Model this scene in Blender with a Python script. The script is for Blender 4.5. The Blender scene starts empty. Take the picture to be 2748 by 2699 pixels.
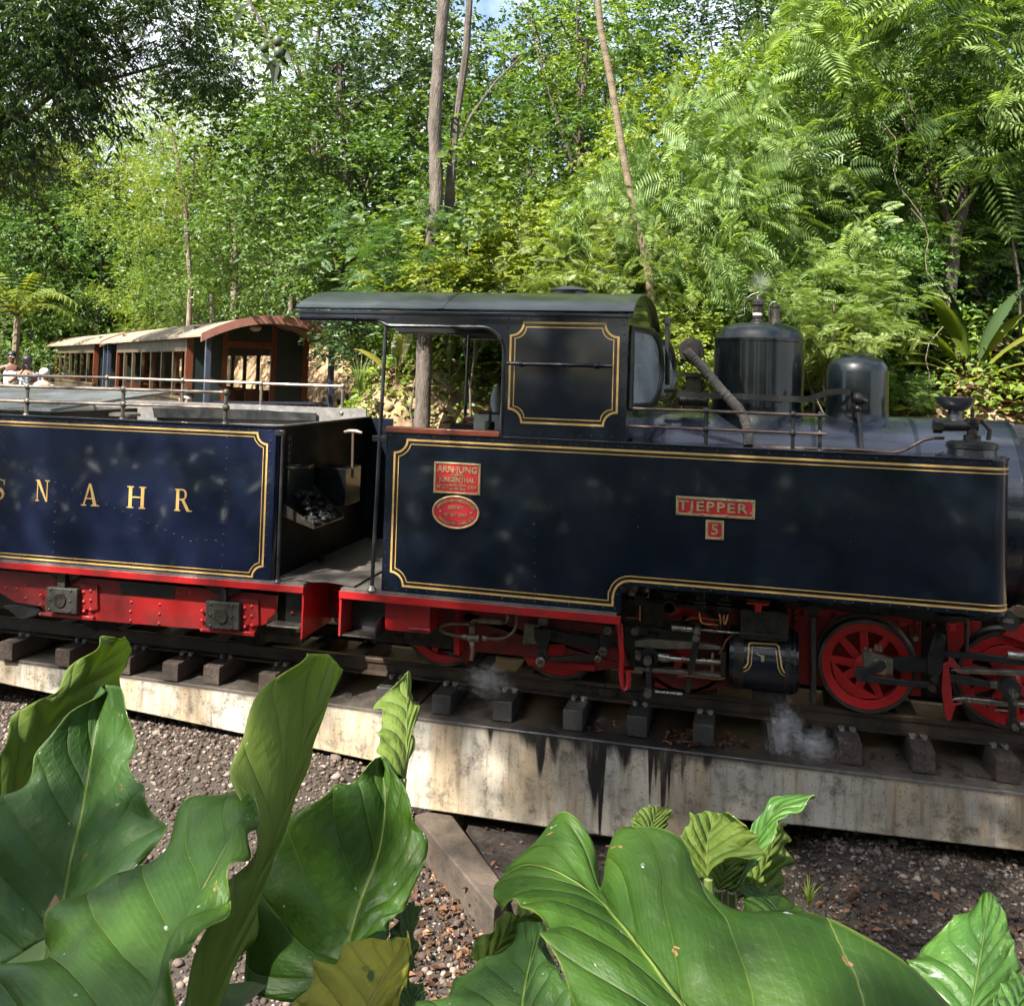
import bpy, bmesh, math, random
import numpy as np
from mathutils import Vector, Matrix

# ------------------------------------------------------------------ camera, sky, sun, exposure
SC = bpy.context.scene
COL = SC.collection
random.seed(7)
RNG = np.random.default_rng(11)
F_, CX, CY = 2500.0, 1374.0, 923.0            # focal length and principal point, photograph pixels
YAW, PITCH, ROLL = math.radians(14.07), 0.033, 0.0296
CAM = np.array([0.0, -6.0, 2.157])
_f0 = np.array([-math.sin(YAW), math.cos(YAW), 0.0]); _z = np.array([0, 0, 1.0]); _r0 = np.array([math.cos(YAW), math.sin(YAW), 0.0])
FW = _f0*math.cos(PITCH) + _z*math.sin(PITCH); _u0 = -_f0*math.sin(PITCH) + _z*math.cos(PITCH)
RT = _r0*math.cos(ROLL) + _u0*math.sin(ROLL); UP = -_r0*math.sin(ROLL) + _u0*math.cos(ROLL)
cd = bpy.data.cameras.new('camera'); cam = bpy.data.objects.new('camera', cd); COL.objects.link(cam)
cam.matrix_world = Matrix(((RT[0], UP[0], -FW[0], CAM[0]), (RT[1], UP[1], -FW[1], CAM[1]), (RT[2], UP[2], -FW[2], CAM[2]), (0, 0, 0, 1)))
cd.sensor_fit = 'HORIZONTAL'; cd.sensor_width = 36.0; cd.lens = 36.0*F_/2748.0
cd.shift_y = (CY - 1349.5)/2748.0; cd.shift_x = 0
cd.clip_start = 0.05; cd.clip_end = 2000
SC.camera = cam
SUN_AZ, SUN_EL = math.radians(206), math.radians(47)      # azimuth of the sun measured from +Y towards +X
SDIR = np.array([math.sin(SUN_AZ)*math.cos(SUN_EL), math.cos(SUN_AZ)*math.cos(SUN_EL), math.sin(SUN_EL)])
w = bpy.data.worlds.new('World'); SC.world = w; w.use_nodes = True
nt = w.node_tree; nt.nodes.clear()
wo = nt.nodes.new('ShaderNodeOutputWorld'); bg = nt.nodes.new('ShaderNodeBackground')
sky = nt.nodes.new('ShaderNodeTexSky'); sky.sky_type = 'NISHITA'; sky.sun_disc = False
sky.sun_elevation = SUN_EL; sky.sun_rotation = SUN_AZ
tc = nt.nodes.new('ShaderNodeTexCoord'); cn = nt.nodes.new('ShaderNodeTexNoise')
cn.inputs['Scale'].default_value = 3.2; cn.inputs['Detail'].default_value = 7; cn.inputs['Roughness'].default_value = .6
cr = nt.nodes.new('ShaderNodeValToRGB'); cr.color_ramp.elements[0].position = .42; cr.color_ramp.elements[1].position = .6
mx = nt.nodes.new('ShaderNodeMix'); mx.data_type = 'RGBA'
mx.inputs['B'].default_value = (5.2, 5.4, 5.7, 1)          # sunlit cloud
nt.links.new(tc.outputs['Generated'], cn.inputs['Vector']); nt.links.new(cn.outputs['Fac'], cr.inputs['Fac'])
nt.links.new(cr.outputs['Color'], mx.inputs['Factor']); nt.links.new(sky.outputs['Color'], mx.inputs['A'])
nt.links.new(mx.outputs['Result'], bg.inputs['Color']); nt.links.new(bg.outputs['Background'], wo.inputs['Surface'])
bg.inputs['Strength'].default_value = 0.088
sd = bpy.data.lights.new('sun', 'SUN'); sd.energy = 5.0; sd.angle = math.radians(.53); sd.color = (1, .95, .86)
so = bpy.data.objects.new('sun', sd); COL.objects.link(so)
so.rotation_euler = Vector(-SDIR).to_track_quat('-Z', 'Y').to_euler(); so.location = (0, -10, 20)
SC.view_settings.view_transform = 'Standard'; SC.view_settings.look = 'None'
SC.view_settings.exposure = 1.82; SC.view_settings.gamma = 1.0
cy = SC.cycles
SC.render.engine = 'CYCLES'
cy.use_denoising = True; cy.max_bounces = 4; cy.diffuse_bounces = 2; cy.glossy_bounces = 2; cy.transmission_bounces = 3; cy.use_adaptive_sampling = True; cy.adaptive_threshold = .05; cy.adaptive_min_samples = 16
cy.transparent_max_bounces = 6; cy.volume_bounces = 1; cy.caustics_reflective = False; cy.caustics_refractive = False
cy.sample_clamp_indirect = 6; cy.volume_step_rate = 1.5; cy.volume_max_steps = 64

# ------------------------------------------------------------------ pixel <-> place helpers
def ray(px, py): return FW + RT*(px-CX)/F_ - UP*(py-CY)/F_
def at(px, py, depth): return CAM + ray(px, py)*depth
def onZ(px, py, Z):
    d = ray(px, py); return CAM + d*((Z-CAM[2])/d[2])
class Frame:                                    # a vehicle's own upright frame: near side is Y=0
    def __init__(s, O, th=0.0):
        s.O = np.array(O, float); s.th = th
        c, n = math.cos(th), math.sin(th); s.Ri = np.array([[c, n, 0], [-n, c, 0], [0, 0, 1]])
        s.c = s.Ri@(CAM-s.O)+s.O
    def W(s, p, Y=0.0):
        d = s.Ri@ray(*p); v = s.c + d*((Y-s.c[1])/d[1]); return (float(v[0]), Y, float(v[2]))
    def X(s, p, Y=0.0): return s.W(p, Y)[0]
    def Z(s, p, Y=0.0): return s.W(p, Y)[2]
def reg(ox, oy, sc): return lambda *pts: [(ox+sc*x, oy+sc*y) for x, y in pts]
A1 = reg(0, 700, .361); A2 = reg(600, 700, .361); A3 = reg(1250, 700, .3352); A4 = reg(1780, 750, .4992); A5 = reg(0, 1050, .4126)
A6 = reg(650, 1050, .3939); A7 = reg(1000, 1450, .3868); A8 = reg(1600, 1450, .3352); B1 = reg(2100, 1450, .3676); B2 = reg(0, 1650, .5508)
B3 = reg(700, 1700, .5246); B4 = reg(1300, 1900, .7468); C3 = reg(1640, 760, .2311); C4 = reg(1220, 1550, .2579); C5 = reg(1650, 1560, .28365)
C6 = reg(2150, 1600, .3084); C7 = reg(720, 1100, .2625); C8 = reg(2380, 1700, .2942)

# ------------------------------------------------------------------ mesh builder
ORG = {}
class MB:
    def __init__(s): s.v = []; s.f = []
    def add(s, V, Fc):
        o = len(s.v); s.v += [tuple(map(float, p)) for p in V]; s.f += [tuple(i+o for i in f) for f in Fc]; return s
    def box(s, x0, x1, y0, y1, z0, z1):
        V = [(x, y, z) for z in (z0, z1) for y in (y0, y1) for x in (x0, x1)]
        return s.add(V, [(0, 2, 3, 1), (4, 5, 7, 6), (0, 1, 5, 4), (2, 6, 7, 3), (0, 4, 6, 2), (1, 3, 7, 5)])
    def prism(s, poly, y0, y1):                 # polygon in XZ pushed from y0 to y1
        n = len(poly); a = sum(poly[i][0]*poly[(i+1) % n][1]-poly[(i+1) % n][0]*poly[i][1] for i in range(n))
        if a < 0: poly = poly[::-1]
        V = [(x, y0, z) for x, z in poly]+[(x, y1, z) for x, z in poly]
        return s.add(V, [tuple(range(n)), tuple(range(2*n-1, n-1, -1))]+[((i+1) % n, i, i+n, (i+1) % n+n) for i in range(n)])
    def plan(s, poly, z0, z1):                  # polygon in XY pushed from z0 to z1
        n = len(poly); a = sum(poly[i][0]*poly[(i+1) % n][1]-poly[(i+1) % n][0]*poly[i][1] for i in range(n))
        if a < 0: poly = poly[::-1]
        V = [(x, y, z0) for x, y in poly]+[(x, y, z1) for x, y in poly]
        return s.add(V, [tuple(range(n-1, -1, -1)), tuple(range(n, 2*n))]+[(i, (i+1) % n, (i+1) % n+n, i+n) for i in range(n)])
    def tube(s, path, r, n=8, caps=True):
        P = [Vector(p) for p in path]; m = len(P); rr = r if isinstance(r, (list, tuple)) else [r]*m
        T = [(P[min(i+1, m-1)]-P[max(i-1, 0)]).normalized() for i in range(m)]
        up = Vector((0, 0, 1)) if abs(T[0].z) < .9 else Vector((0, 1, 0))
        nn = (up-T[0]*up.dot(T[0])).normalized(); V = []
        for i in range(m):
            nn = (nn-T[i]*nn.dot(T[i])).normalized(); b = T[i].cross(nn)
            V += [P[i]+(nn*math.cos(2*math.pi*k/n)+b*math.sin(2*math.pi*k/n))*rr[i] for k in range(n)]
        Fc = [(i*n+k, i*n+(k+1) % n, (i+1)*n+(k+1) % n, (i+1)*n+k) for i in range(m-1) for k in range(n)]
        if caps: Fc += [tuple(range(n-1, -1, -1)), tuple(range((m-1)*n, m*n))]
        return s.add(V, Fc)
    def lathe(s, prof, o, ax='z', n=24):        # (radius, height) profile turned about an axis through o
        V = []
        for r, h in prof:
            for k in range(n):
                a = 2*math.pi*k/n; c, q = r*math.cos(a), r*math.sin(a)
                V.append((o[0]+c, o[1]+q, o[2]+h) if ax == 'z' else (o[0]+c, o[1]+h, o[2]-q) if ax == 'y' else (o[0]+h, o[1]+c, o[2]+q))
        m = len(prof)
        Fc = [(i*n+k, i*n+(k+1) % n, (i+1)*n+(k+1) % n, (i+1)*n+k) for i in range(m-1) for k in range(n)]
        Fc += [tuple(range(n-1, -1, -1)), tuple(range((m-1)*n, m*n))]
        return s.add(V, Fc)
    def ball(s, o, r, n=8, m=5, sq=(1, 1, 1)):
        V = [(o[0], o[1], o[2]+r*sq[2])]
        for i in range(1, m):
            t = math.pi*i/m
            V += [(o[0]+r*sq[0]*math.sin(t)*math.cos(2*math.pi*k/n), o[1]+r*sq[1]*math.sin(t)*math.sin(2*math.pi*k/n), o[2]+r*sq[2]*math.cos(t)) for k in range(n)]
        V.append((o[0], o[1], o[2]-r*sq[2])); e = len(V)-1
        Fc = [(0, 1+k, 1+(k+1) % n) for k in range(n)]
        Fc += [(1+i*n+k, 1+(i+1)*n+k, 1+(i+1)*n+(k+1) % n, 1+i*n+(k+1) % n) for i in range(m-2) for k in range(n)]
        Fc += [(1+(m-2)*n+k, e, 1+(m-2)*n+(k+1) % n) for k in range(n)]
        return s.add(V, Fc)
    def rivet(s, x, y, z, r=.008, d=(0, -1, 0)):   # a dome head standing on a face with normal d
        D = Vector(d); u = D.orthogonal().normalized(); v = D.cross(u); o = Vector((x, y, z)); V = []
        for rr, h in ((1, 0), (.72, .62)):
            V += [o+D*(h*r*.9)+(u*math.cos(k*math.pi/3)+v*math.sin(k*math.pi/3))*r*rr for k in range(6)]
        V.append(o+D*r*.9)
        return s.add(V, [(k, (k+1) % 6, 6+(k+1) % 6, 6+k) for k in range(6)]+[(6+k, 6+(k+1) % 6, 12) for k in range(6)])
    def strip(s, path, wd, y=-.002, closed=False, wrap=None):   # flat painted line of width wd on the XZ face at y
        m = len(path); L, R_ = [], []
        for i in range(m):
            a = path[i-1] if (i or closed) else None; b = path[(i+1) % m] if (i < m-1 or closed) else None; p = path[i]
            def nrm(q, t):
                dx, dz = t[0]-q[0], t[1]-q[1]; l = math.hypot(dx, dz) or 1; return (-dz/l, dx/l)
            if a is None: n_ = nrm(p, b)
            elif b is None: n_ = nrm(a, p)
            else:
                n1, n2 = nrm(a, p), nrm(p, b); sx, sz = n1[0]+n2[0], n1[1]+n2[1]; q = max(.35, (sx*sx+sz*sz)/2); n_ = (sx/q, sz/q)
            L.append((p[0]+n_[0]*wd/2, p[1]+n_[1]*wd/2)); R_.append((p[0]-n_[0]*wd/2, p[1]-n_[1]*wd/2))
        pt = lambda q: wrap(q[0], q[1], y) if wrap else (q[0], y, q[1])
        V = [pt(q) for q in L]+[pt(q) for q in R_]; k = m if closed else m-1
        return s.add(V, [(i, (i+1) % m, m+(i+1) % m, m+i) for i in range(k)])
    def mesh(s, name, O=(0, 0, 0)):
        me = bpy.data.meshes.new(name); O = np.array(O)
        me.from_pydata([tuple(np.array(p)-O) for p in s.v], [], s.f); me.update(); return me
    def build(s, name, mat, parent=None, kind=None, smooth=True, bevel=0, label=None, ang=40):
        O = ORG.get(parent.name, np.zeros(3)) if parent else np.zeros(3)
        me = s.mesh(name, O); me.materials.append(mat)
        if smooth: me.shade_smooth(); me.set_sharp_from_angle(angle=math.radians(ang))
        o = bpy.data.objects.new(name, me); COL.objects.link(o)
        if parent: o.parent = parent; ORG[o.name] = O
        if kind: o['kind'] = kind
        if label: o['label'] = label
        if bevel:
            b = o.modifiers.new('bevel', 'BEVEL'); b.width = bevel; b.segments = 2; b.limit_method = 'ANGLE'; b.angle_limit = math.radians(50)
        return o
def offset(path, d):                            # parallel polyline, d to the left of travel
    out = []; m = len(path)
    for i in range(m):
        def nrm(q, t):
            dx, dz = t[0]-q[0], t[1]-q[1]; l = math.hypot(dx, dz) or 1; return (-dz/l, dx/l)
        if i == 0: n_ = nrm(path[0], path[1])
        elif i == m-1: n_ = nrm(path[-2], path[-1])
        else:
            n1, n2 = nrm(path[i-1], path[i]), nrm(path[i], path[i+1]); sx, sz = n1[0]+n2[0], n1[1]+n2[1]; q = max(.35, (sx*sx+sz*sz)/2); n_ = (sx/q, sz/q)
        out.append((path[i][0]+n_[0]*d, path[i][1]+n_[1]*d))
    return out
def arc(cx, cz, r, a0, a1, n=6): return [(cx+r*math.cos(math.radians(a0+(a1-a0)*k/n)), cz+r*math.sin(math.radians(a0+(a1-a0)*k/n))) for k in range(n+1)]
def tag(o, label=None, cat=None, group=None, kind=None):
    for k, v in (('label', label), ('category', cat), ('group', group), ('kind', kind)):
        if v: o[k] = v
    return o
def thing(name, label, cat, O, th=0.0, group=None):
    o = bpy.data.objects.new(name, None); COL.objects.link(o); o.location = O; o.rotation_euler = (0, 0, th); o.empty_display_size = .2
    ORG[o.name] = np.array(O, float); return tag(o, label, cat, group)
def copy_tree(o, parent=None):
    c = o.copy(); COL.objects.link(c); c.parent = parent
    for ch in list(o.children): copy_tree(ch, c)
    return c
def text_mesh(txt, size, depth=.004, ls=1.0, off=0.0):
    cu = bpy.data.curves.new('lettering', 'FONT'); cu.body = txt; cu.size = size; cu.extrude = depth; cu.offset = off; cu.align_x = 'CENTER'; cu.align_y = 'CENTER'; cu.space_character = ls; cu.resolution_u = 2
    t = bpy.data.objects.new('lettering', cu); COL.objects.link(t); bpy.context.view_layer.update()
    me = bpy.data.meshes.new_from_object(t.evaluated_get(bpy.context.evaluated_depsgraph_get()))
    bpy.data.objects.remove(t); bpy.data.curves.remove(cu); return me
def put_text(name, txt, x, z, y, size, mat, parent, rot=0.0, sx=1.0, depth=.004, ls=1.0, bold=.018):
    me = text_mesh(txt, size, depth, ls, bold*size); O = ORG[parent.name]
    M = Matrix.Translation(Vector((x, y, z))-Vector(O))@Matrix.Rotation(rot, 4, 'Y')@Matrix.Rotation(math.pi/2, 4, 'X')@Matrix.Diagonal((sx, 1, 1, 1))
    me.transform(M); me.materials.clear(); me.materials.append(mat); me.name = name
    o = bpy.data.objects.new(name, me); COL.objects.link(o); o.parent = parent; ORG[o.name] = O; return o

# ------------------------------------------------------------------ materials
MATS = {}
def pm(name, col, rough=.5, metal=0.0, coat=0.0, col2=None, scale=6.0, mixlo=.4, mixhi=.65, bump=0.0, bscale=40.0, coatr=.06, rvar=.12, spec=.5, stretch=None):
    m = bpy.data.materials.new(name); m.use_nodes = True; t = m.node_tree; b = t.nodes['Principled BSDF']; N = t.nodes.new; L = t.links.new
    tcn = N('ShaderNodeTexCoord'); mp = N('ShaderNodeMapping'); L(tcn.outputs['Object'], mp.inputs['Vector'])
    if stretch: mp.inputs['Scale'].default_value = stretch
    n1 = N('ShaderNodeTexNoise'); n1.inputs['Scale'].default_value = scale; n1.inputs['Detail'].default_value = 6; n1.inputs['Roughness'].default_value = .62; L(mp.outputs['Vector'], n1.inputs['Vector'])
    r = N('ShaderNodeValToRGB'); r.color_ramp.elements[0].position = mixlo; r.color_ramp.elements[1].position = mixhi
    c2 = col2 or tuple(c*.72 for c in col)
    r.color_ramp.elements[0].color = (*col, 1); r.color_ramp.elements[1].color = (*c2, 1); L(n1.outputs['Fac'], r.inputs['Fac']); L(r.outputs['Color'], b.inputs['Base Color'])
    mr = N('ShaderNodeMapRange'); mr.inputs['From Min'].default_value = .3; mr.inputs['From Max'].default_value = .7
    mr.inputs['To Min'].default_value = max(.02, rough-rvar); mr.inputs['To Max'].default_value = min(1, rough+rvar); L(n1.outputs['Fac'], mr.inputs['Value']); L(mr.outputs['Result'], b.inputs['Roughness'])
    b.inputs['Metallic'].default_value = metal; b.inputs['Coat Weight'].default_value = coat; b.inputs['Coat Roughness'].default_value = coatr; b.inputs['Specular IOR Level'].default_value = spec
    if bump:
        n2 = N('ShaderNodeTexNoise'); n2.inputs['Scale'].default_value = bscale; n2.inputs['Detail'].default_value = 5; L(mp.outputs['Vector'], n2.inputs['Vector'])
        bp = N('ShaderNodeBump'); bp.inputs['Strength'].default_value = bump; bp.inputs['Distance'].default_value = .02; L(n2.outputs['Fac'], bp.inputs['Height']); L(bp.outputs['Normal'], b.inputs['Normal'])
    MATS[name] = m; return m
NAVY = pm('navy_paint', (.0030, .0060, .013), .42, coat=.75, col2=(.0065, .010, .020), scale=2.2, bump=.14, bscale=3.0, coatr=.075, spec=.2)
NAVYD = pm('navy_paint_trim', (.004, .007, .016), .35, coat=.7, bump=.03, bscale=8, spec=.25)
TENDERBLUE = pm('tender_blue_paint', (.007, .011, .029), .36, coat=.9, spec=.25, col2=(.008, .013, .042), scale=2, bump=.12, bscale=2.8, coatr=.06)
DOMEB = pm('dome_black_green', (.003, .005, .006), .35, coat=.5, col2=(.005, .008, .009), scale=3, bump=.06, bscale=3, coatr=.08, spec=.2)
RED = pm('red_paint', (.36, .009, .010), .42, coat=.35, col2=(.15, .010, .008), scale=4, mixlo=.45, mixhi=.75, bump=.05, bscale=30)
REDT = pm('tender_red', (.25, .008, .008), .48, coat=.2, col2=(.10, .009, .008), scale=4, mixlo=.42, mixhi=.7, bump=.07, bscale=30)
REDW = pm('wheel_red', (.50, .012, .014), .4, coat=.4, col2=(.36, .010, .010), scale=6, mixlo=.5, mixhi=.8, bump=.05, bscale=40)
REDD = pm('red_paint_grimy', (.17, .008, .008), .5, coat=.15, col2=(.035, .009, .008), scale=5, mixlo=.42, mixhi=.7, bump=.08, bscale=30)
GOLD = pm('gold_lining', (.62, .40, .13), .45, col2=(.52, .31, .10), scale=14)
BLACKLINE = pm('black_lining', (.012, .006, .006), .4, coat=.6)
BLACK = pm('black_enamel', (.012, .013, .014), .38, coat=.4, col2=(.022, .022, .021), scale=9, bump=.08, bscale=50)
OILY = pm('oily_black_steel', (.016, .015, .014), .35, metal=.3, col2=(.045, .037, .028), scale=14, bump=.2, bscale=60)
STEEL = pm('bright_steel', (.52, .50, .46), .28, metal=.9, col2=(.22, .19, .15), scale=12, rvar=.15)
DULL = pm('dull_steel', (.22, .20, .16), .45, metal=.6, col2=(.10, .085, .06), scale=14)
COPPER = pm('copper_pipe', (.50, .22, .10), .35, metal=.85, col2=(.33, .14, .07), scale=20)
BRASS = pm('brass', (.50, .38, .20), .5, metal=.45, col2=(.36, .27, .14), scale=25)
RAILPIPE = pm('weathered_rail_pipe', (.30, .22, .17), .38, metal=.5, col2=(.12, .10, .085), scale=10)
PIPEBROWN = pm('brown_pipe', (.16, .10, .075), .42, metal=.5, col2=(.08, .065, .055), scale=14)
SMOKE = pm('smokebox_black', (.02, .02, .021), .55, col2=(.032, .031, .03), scale=12, bump=.1, bscale=60)
LAG = pm('cloth_lagging', (.085, .073, .06), .9, col2=(.16, .14, .115), scale=9, bump=.5, bscale=90)
FLOORP = pm('worn_footplate', (.085, .075, .066), .6, metal=.2, col2=(.16, .14, .12), scale=7, bump=.15, bscale=50)
PLATE = pm('plate_red', (.55, .022, .03), .5, col2=(.45, .02, .026), scale=20)
GREYIN = pm('grey_bunker_lining', (.12, .115, .11), .7, col2=(.19, .18, .165), scale=16, bump=.3, bscale=80)
COAL = pm('coal', (.010, .010, .010), .6, col2=(.02, .02, .02), scale=30, bump=.5, bscale=60, spec=.25)
MAHOG = pm('varnished_mahogany', (.20, .045, .022), .35, coat=.5, col2=(.12, .028, .014), scale=5, stretch=(1, 6, 6))
WHITEP = pm('cream_paint', (.62, .57, .47), .5)
CLOTHG = pm('grey_cloth', (.34, .35, .37), .85, bump=.3, bscale=30)
PLASTIC = pm('white_plastic_sheet', (.82, .82, .82), .4, bump=.6, bscale=25)
SLEEPER = pm('brown_sleeper', (.075, .050, .037), .8, col2=(.035, .026, .021), scale=9, bump=.35, bscale=30, stretch=(6, 1, 6))
SLEEPERB = pm('oily_sleeper', (.020, .019, .018), .55, col2=(.040, .036, .032), scale=9, bump=.3, bscale=30, stretch=(6, 1, 6))
RAILM = pm('rusty_rail', (.028, .021, .017), .5, metal=.3, col2=(.070, .043, .027), scale=5, bump=.15, bscale=50)
SOIL = pm('soil', (.060, .042, .028), .95, col2=(.12, .085, .055), scale=3, bump=.6, bscale=18)
BANK = pm('earth_bank', (.30, .20, .11), .95, col2=(.12, .075, .042), scale=2.6, mixlo=.45, mixhi=.62, bump=1.0, bscale=9)
GRAVELG = pm('gravel_bed', (.028, .021, .016), .95, col2=(.060, .046, .034), scale=40, bump=.8, bscale=60)
BARK = pm('grey_bark', (.13, .105, .085), .9, col2=(.06, .048, .038), scale=5, bump=.8, bscale=22, stretch=(3, 3, .8))
BARKL = pm('pale_bark', (.24, .19, .14), .9, col2=(.11, .085, .06), scale=6, bump=.6, bscale=22, stretch=(3, 3, .8))
BARKD = pm('dark_bark', (.075, .055, .042), .9, col2=(.13, .10, .078), scale=6, bump=.6, bscale=22, stretch=(3, 3, .8))
PALMB = pm('palm_bark', (.22, .165, .10), .9, col2=(.12, .09, .058), scale=4, bump=.5, bscale=30, stretch=(1, 1, 6))
ROOTM = pm('root_bark', (.24, .18, .145), .9, col2=(.13, .095, .075), scale=8, bump=.5, bscale=30)
def glass_mat():
    m = bpy.data.materials.new('dusty_glass'); m.use_nodes = True; t = m.node_tree; t.nodes.clear(); N = t.nodes.new; L = t.links.new
    o = N('ShaderNodeOutputMaterial'); g = N('ShaderNodeBsdfGlossy'); g.inputs['Roughness'].default_value = .03; tr = N('ShaderNodeBsdfTransparent'); tr.inputs['Color'].default_value = (.78, .82, .8, 1)
    d = N('ShaderNodeBsdfDiffuse'); d.inputs['Color'].default_value = (.62, .66, .68, 1); m1 = N('ShaderNodeMixShader'); m2 = N('ShaderNodeMixShader')
    fr = N('ShaderNodeFresnel'); fr.inputs['IOR'].default_value = 1.6; L(fr.outputs['Fac'], m1.inputs['Fac']); L(tr.outputs['BSDF'], m1.inputs[1]); L(g.outputs['BSDF'], m1.inputs[2])
    tcn = N('ShaderNodeTexCoord'); n = N('ShaderNodeTexNoise'); n.inputs['Scale'].default_value = 5; L(tcn.outputs['Object'], n.inputs['Vector'])
    mr = N('ShaderNodeMapRange'); mr.inputs['To Min'].default_value = .12; mr.inputs['To Max'].default_value = .5; L(n.outputs['Fac'], mr.inputs['Value']); L(mr.outputs['Result'], m2.inputs['Fac'])
    L(m1.outputs['Shader'], m2.inputs[1]); L(d.outputs['BSDF'], m2.inputs[2]); L(m2.outputs['Shader'], o.inputs['Surface']); return m
GLASS = glass_mat()
def foliage(name, cols, trans=.35, rough=.45, spec=.4, tcol=None):
    m = bpy.data.materials.new(name); m.use_nodes = True; t = m.node_tree; t.nodes.clear(); N = t.nodes.new; L = t.links.new
    o = N('ShaderNodeOutputMaterial'); g = N('ShaderNodeNewGeometry'); r = N('ShaderNodeValToRGB'); e = r.color_ramp.elements
    e[0].position = 0; e[1].position = 1; e[0].color = (*cols[0], 1); e[1].color = (*cols[-1], 1)
    for k, c in enumerate(cols[1:-1]): q = e.new((k+1)/(len(cols)-1)); q.color = (*c, 1)
    L(g.outputs['Random Per Island'], r.inputs['Fac'])
    oi = N('ShaderNodeObjectInfo'); hs = N('ShaderNodeHueSaturation'); L(r.outputs['Color'], hs.inputs['Color'])
    mr = N('ShaderNodeMapRange'); mr.inputs['To Min'].default_value = .478; mr.inputs['To Max'].default_value = .515; L(oi.outputs['Random'], mr.inputs['Value']); L(mr.outputs['Result'], hs.inputs['Hue'])
    p = N('ShaderNodeBsdfPrincipled'); p.inputs['Roughness'].default_value = rough; p.inputs['Specular IOR Level'].default_value = spec; L(hs.outputs['Color'], p.inputs['Base Color'])
    tl = N('ShaderNodeBsdfTranslucent'); h2 = N('ShaderNodeMix'); h2.data_type = 'RGBA'; h2.blend_type = 'MULTIPLY'; h2.inputs['Factor'].default_value = 1
    h2.inputs['B'].default_value = (*(tcol or (1.45, 1.5, .45)), 1); L(hs.outputs['Color'], h2.inputs['A']); L(h2.outputs['Result'], tl.inputs['Color'])
    ms = N('ShaderNodeMixShader'); ms.inputs['Fac'].default_value = trans; L(p.outputs['BSDF'], ms.inputs[1]); L(tl.outputs['BSDF'], ms.inputs[2]); L(ms.outputs['Shader'], o.inputs['Surface'])
    MATS[name] = m; return m
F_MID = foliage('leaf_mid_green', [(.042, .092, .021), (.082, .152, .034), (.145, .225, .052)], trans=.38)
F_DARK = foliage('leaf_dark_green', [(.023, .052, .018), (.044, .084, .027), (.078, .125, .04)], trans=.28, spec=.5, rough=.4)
F_LIME = foliage('leaf_lime_green', [(.11, .18, .028), (.175, .25, .04), (.27, .32, .058)], trans=.42)
F_FERN = foliage('leaf_feathery_green', [(.115, .185, .055), (.175, .255, .08), (.26, .34, .115)], trans=.42, spec=.3)
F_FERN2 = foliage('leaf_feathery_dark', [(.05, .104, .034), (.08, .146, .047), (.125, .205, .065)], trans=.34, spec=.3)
F_OLIVE = foliage('leaf_olive_green', [(.09, .115, .045), (.14, .16, .06), (.19, .20, .08)], trans=.45)
F_DRY = foliage('dry_leaf', [(.035, .020, .012), (.065, .036, .020), (.11, .058, .03), (.22, .11, .05)], trans=.1, spec=.3, tcol=(1, .8, .6))

# ------------------------------------------------------------------ the locomotive
LF = Frame((-.4, .93, 0.0))
loco = thing('steam_locomotive', 'navy blue and red steam locomotive with gold lining and long side tanks', 'locomotive', (-.4, .93, 0.03))
ORG[loco.name] = np.array((-.4, .93, 0.03))
def P2(fr, pts, Y): return [(fr.W(p, Y)[0], fr.W(p, Y)[2]) for p in pts]
def tr(name, pts, Y, d, mat, parent, fr=None, bevel=.003, kind=None): return MB().prism(P2(fr or LF, pts, Y), Y, Y+d).build(name, mat, parent, bevel=bevel, kind=kind)
def rod(name, pts, Y, r, mat, parent, fr=None, n=8, mb=None):
    fr = fr or LF; ys = Y if isinstance(Y, (list, tuple)) else [Y]*len(pts)
    m = (mb or MB()).tube([fr.W(p, y) for p, y in zip(pts, ys)], r, n)
    return m if mb else m.build(name, mat, parent)
def wrap(x, z, y):
    if x <= 1.41: return (x, y, z)
    a = (x-1.41)/.12; r = .12-y; return (1.41+r*math.sin(a), .12-r*math.cos(a), z)
TOP, CBOT = 1.735, .662
def tank(y0, y1, sgn):
    rear = [(-2.37, CBOT), (-.738, CBOT-.006), (-.738, .745)]+[(x, z) for x, z in arc(-.648, .745, .09, 180, 90)]+[(-.648, TOP), (-2.37, TOP)]
    mb = MB().prism(rear, y0, y1)
    if sgn > 0: pl = [(-.648, y0), (1.41, y0)]+[(1.41+.12*math.sin(a*math.pi/16), y0+.12-.12*math.cos(a*math.pi/16)) for a in range(1, 9)]+[(1.53, y1), (-.648, y1)]
    else: pl = [(-.648, y0), (1.53, y0)]+[(1.41+.12*math.cos(a*math.pi/16), y1-.12+.12*math.sin(a*math.pi/16)) for a in range(0, 9)]+[(-.648, y1)]
    return mb.plan(pl, .833, TOP)
ntank = tank(0, .44, 1).build('side_tank', NAVY, loco)
tank(1.42, 1.86, -1).build('side_tank', NAVY, loco)
front = [1.41+.02*k for k in range(1, 10)]
def tank_lining():
    tl = arc(-2.305, 1.694, .09, 0, -90)        # scalloped corner
    bl = arc(-2.305, .708, .09, 90, 0)
    p = [(x, 1.690) for x in front[::-1]]+[(1.41, 1.690)]+tl+bl+[(-.790, .703), (-.790, .760)]+arc(-.680, .760, .108, 180, 90)+[(1.41, .868)]+[(x, .868) for x in front]
    return p
tl_path = tank_lining()
MB().strip(tl_path, .0135, wrap=wrap).build('gold_lining', GOLD, ntank, smooth=False)
MB().strip(offset(tl_path, .029), .0062, wrap=wrap).build('gold_lining', GOLD, ntank, smooth=False)
MB().strip(offset(tl_path, .0165), .018, y=-.001, wrap=wrap).build('black_lining', BLACKLINE, ntank, smooth=False)
mb = MB()
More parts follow.
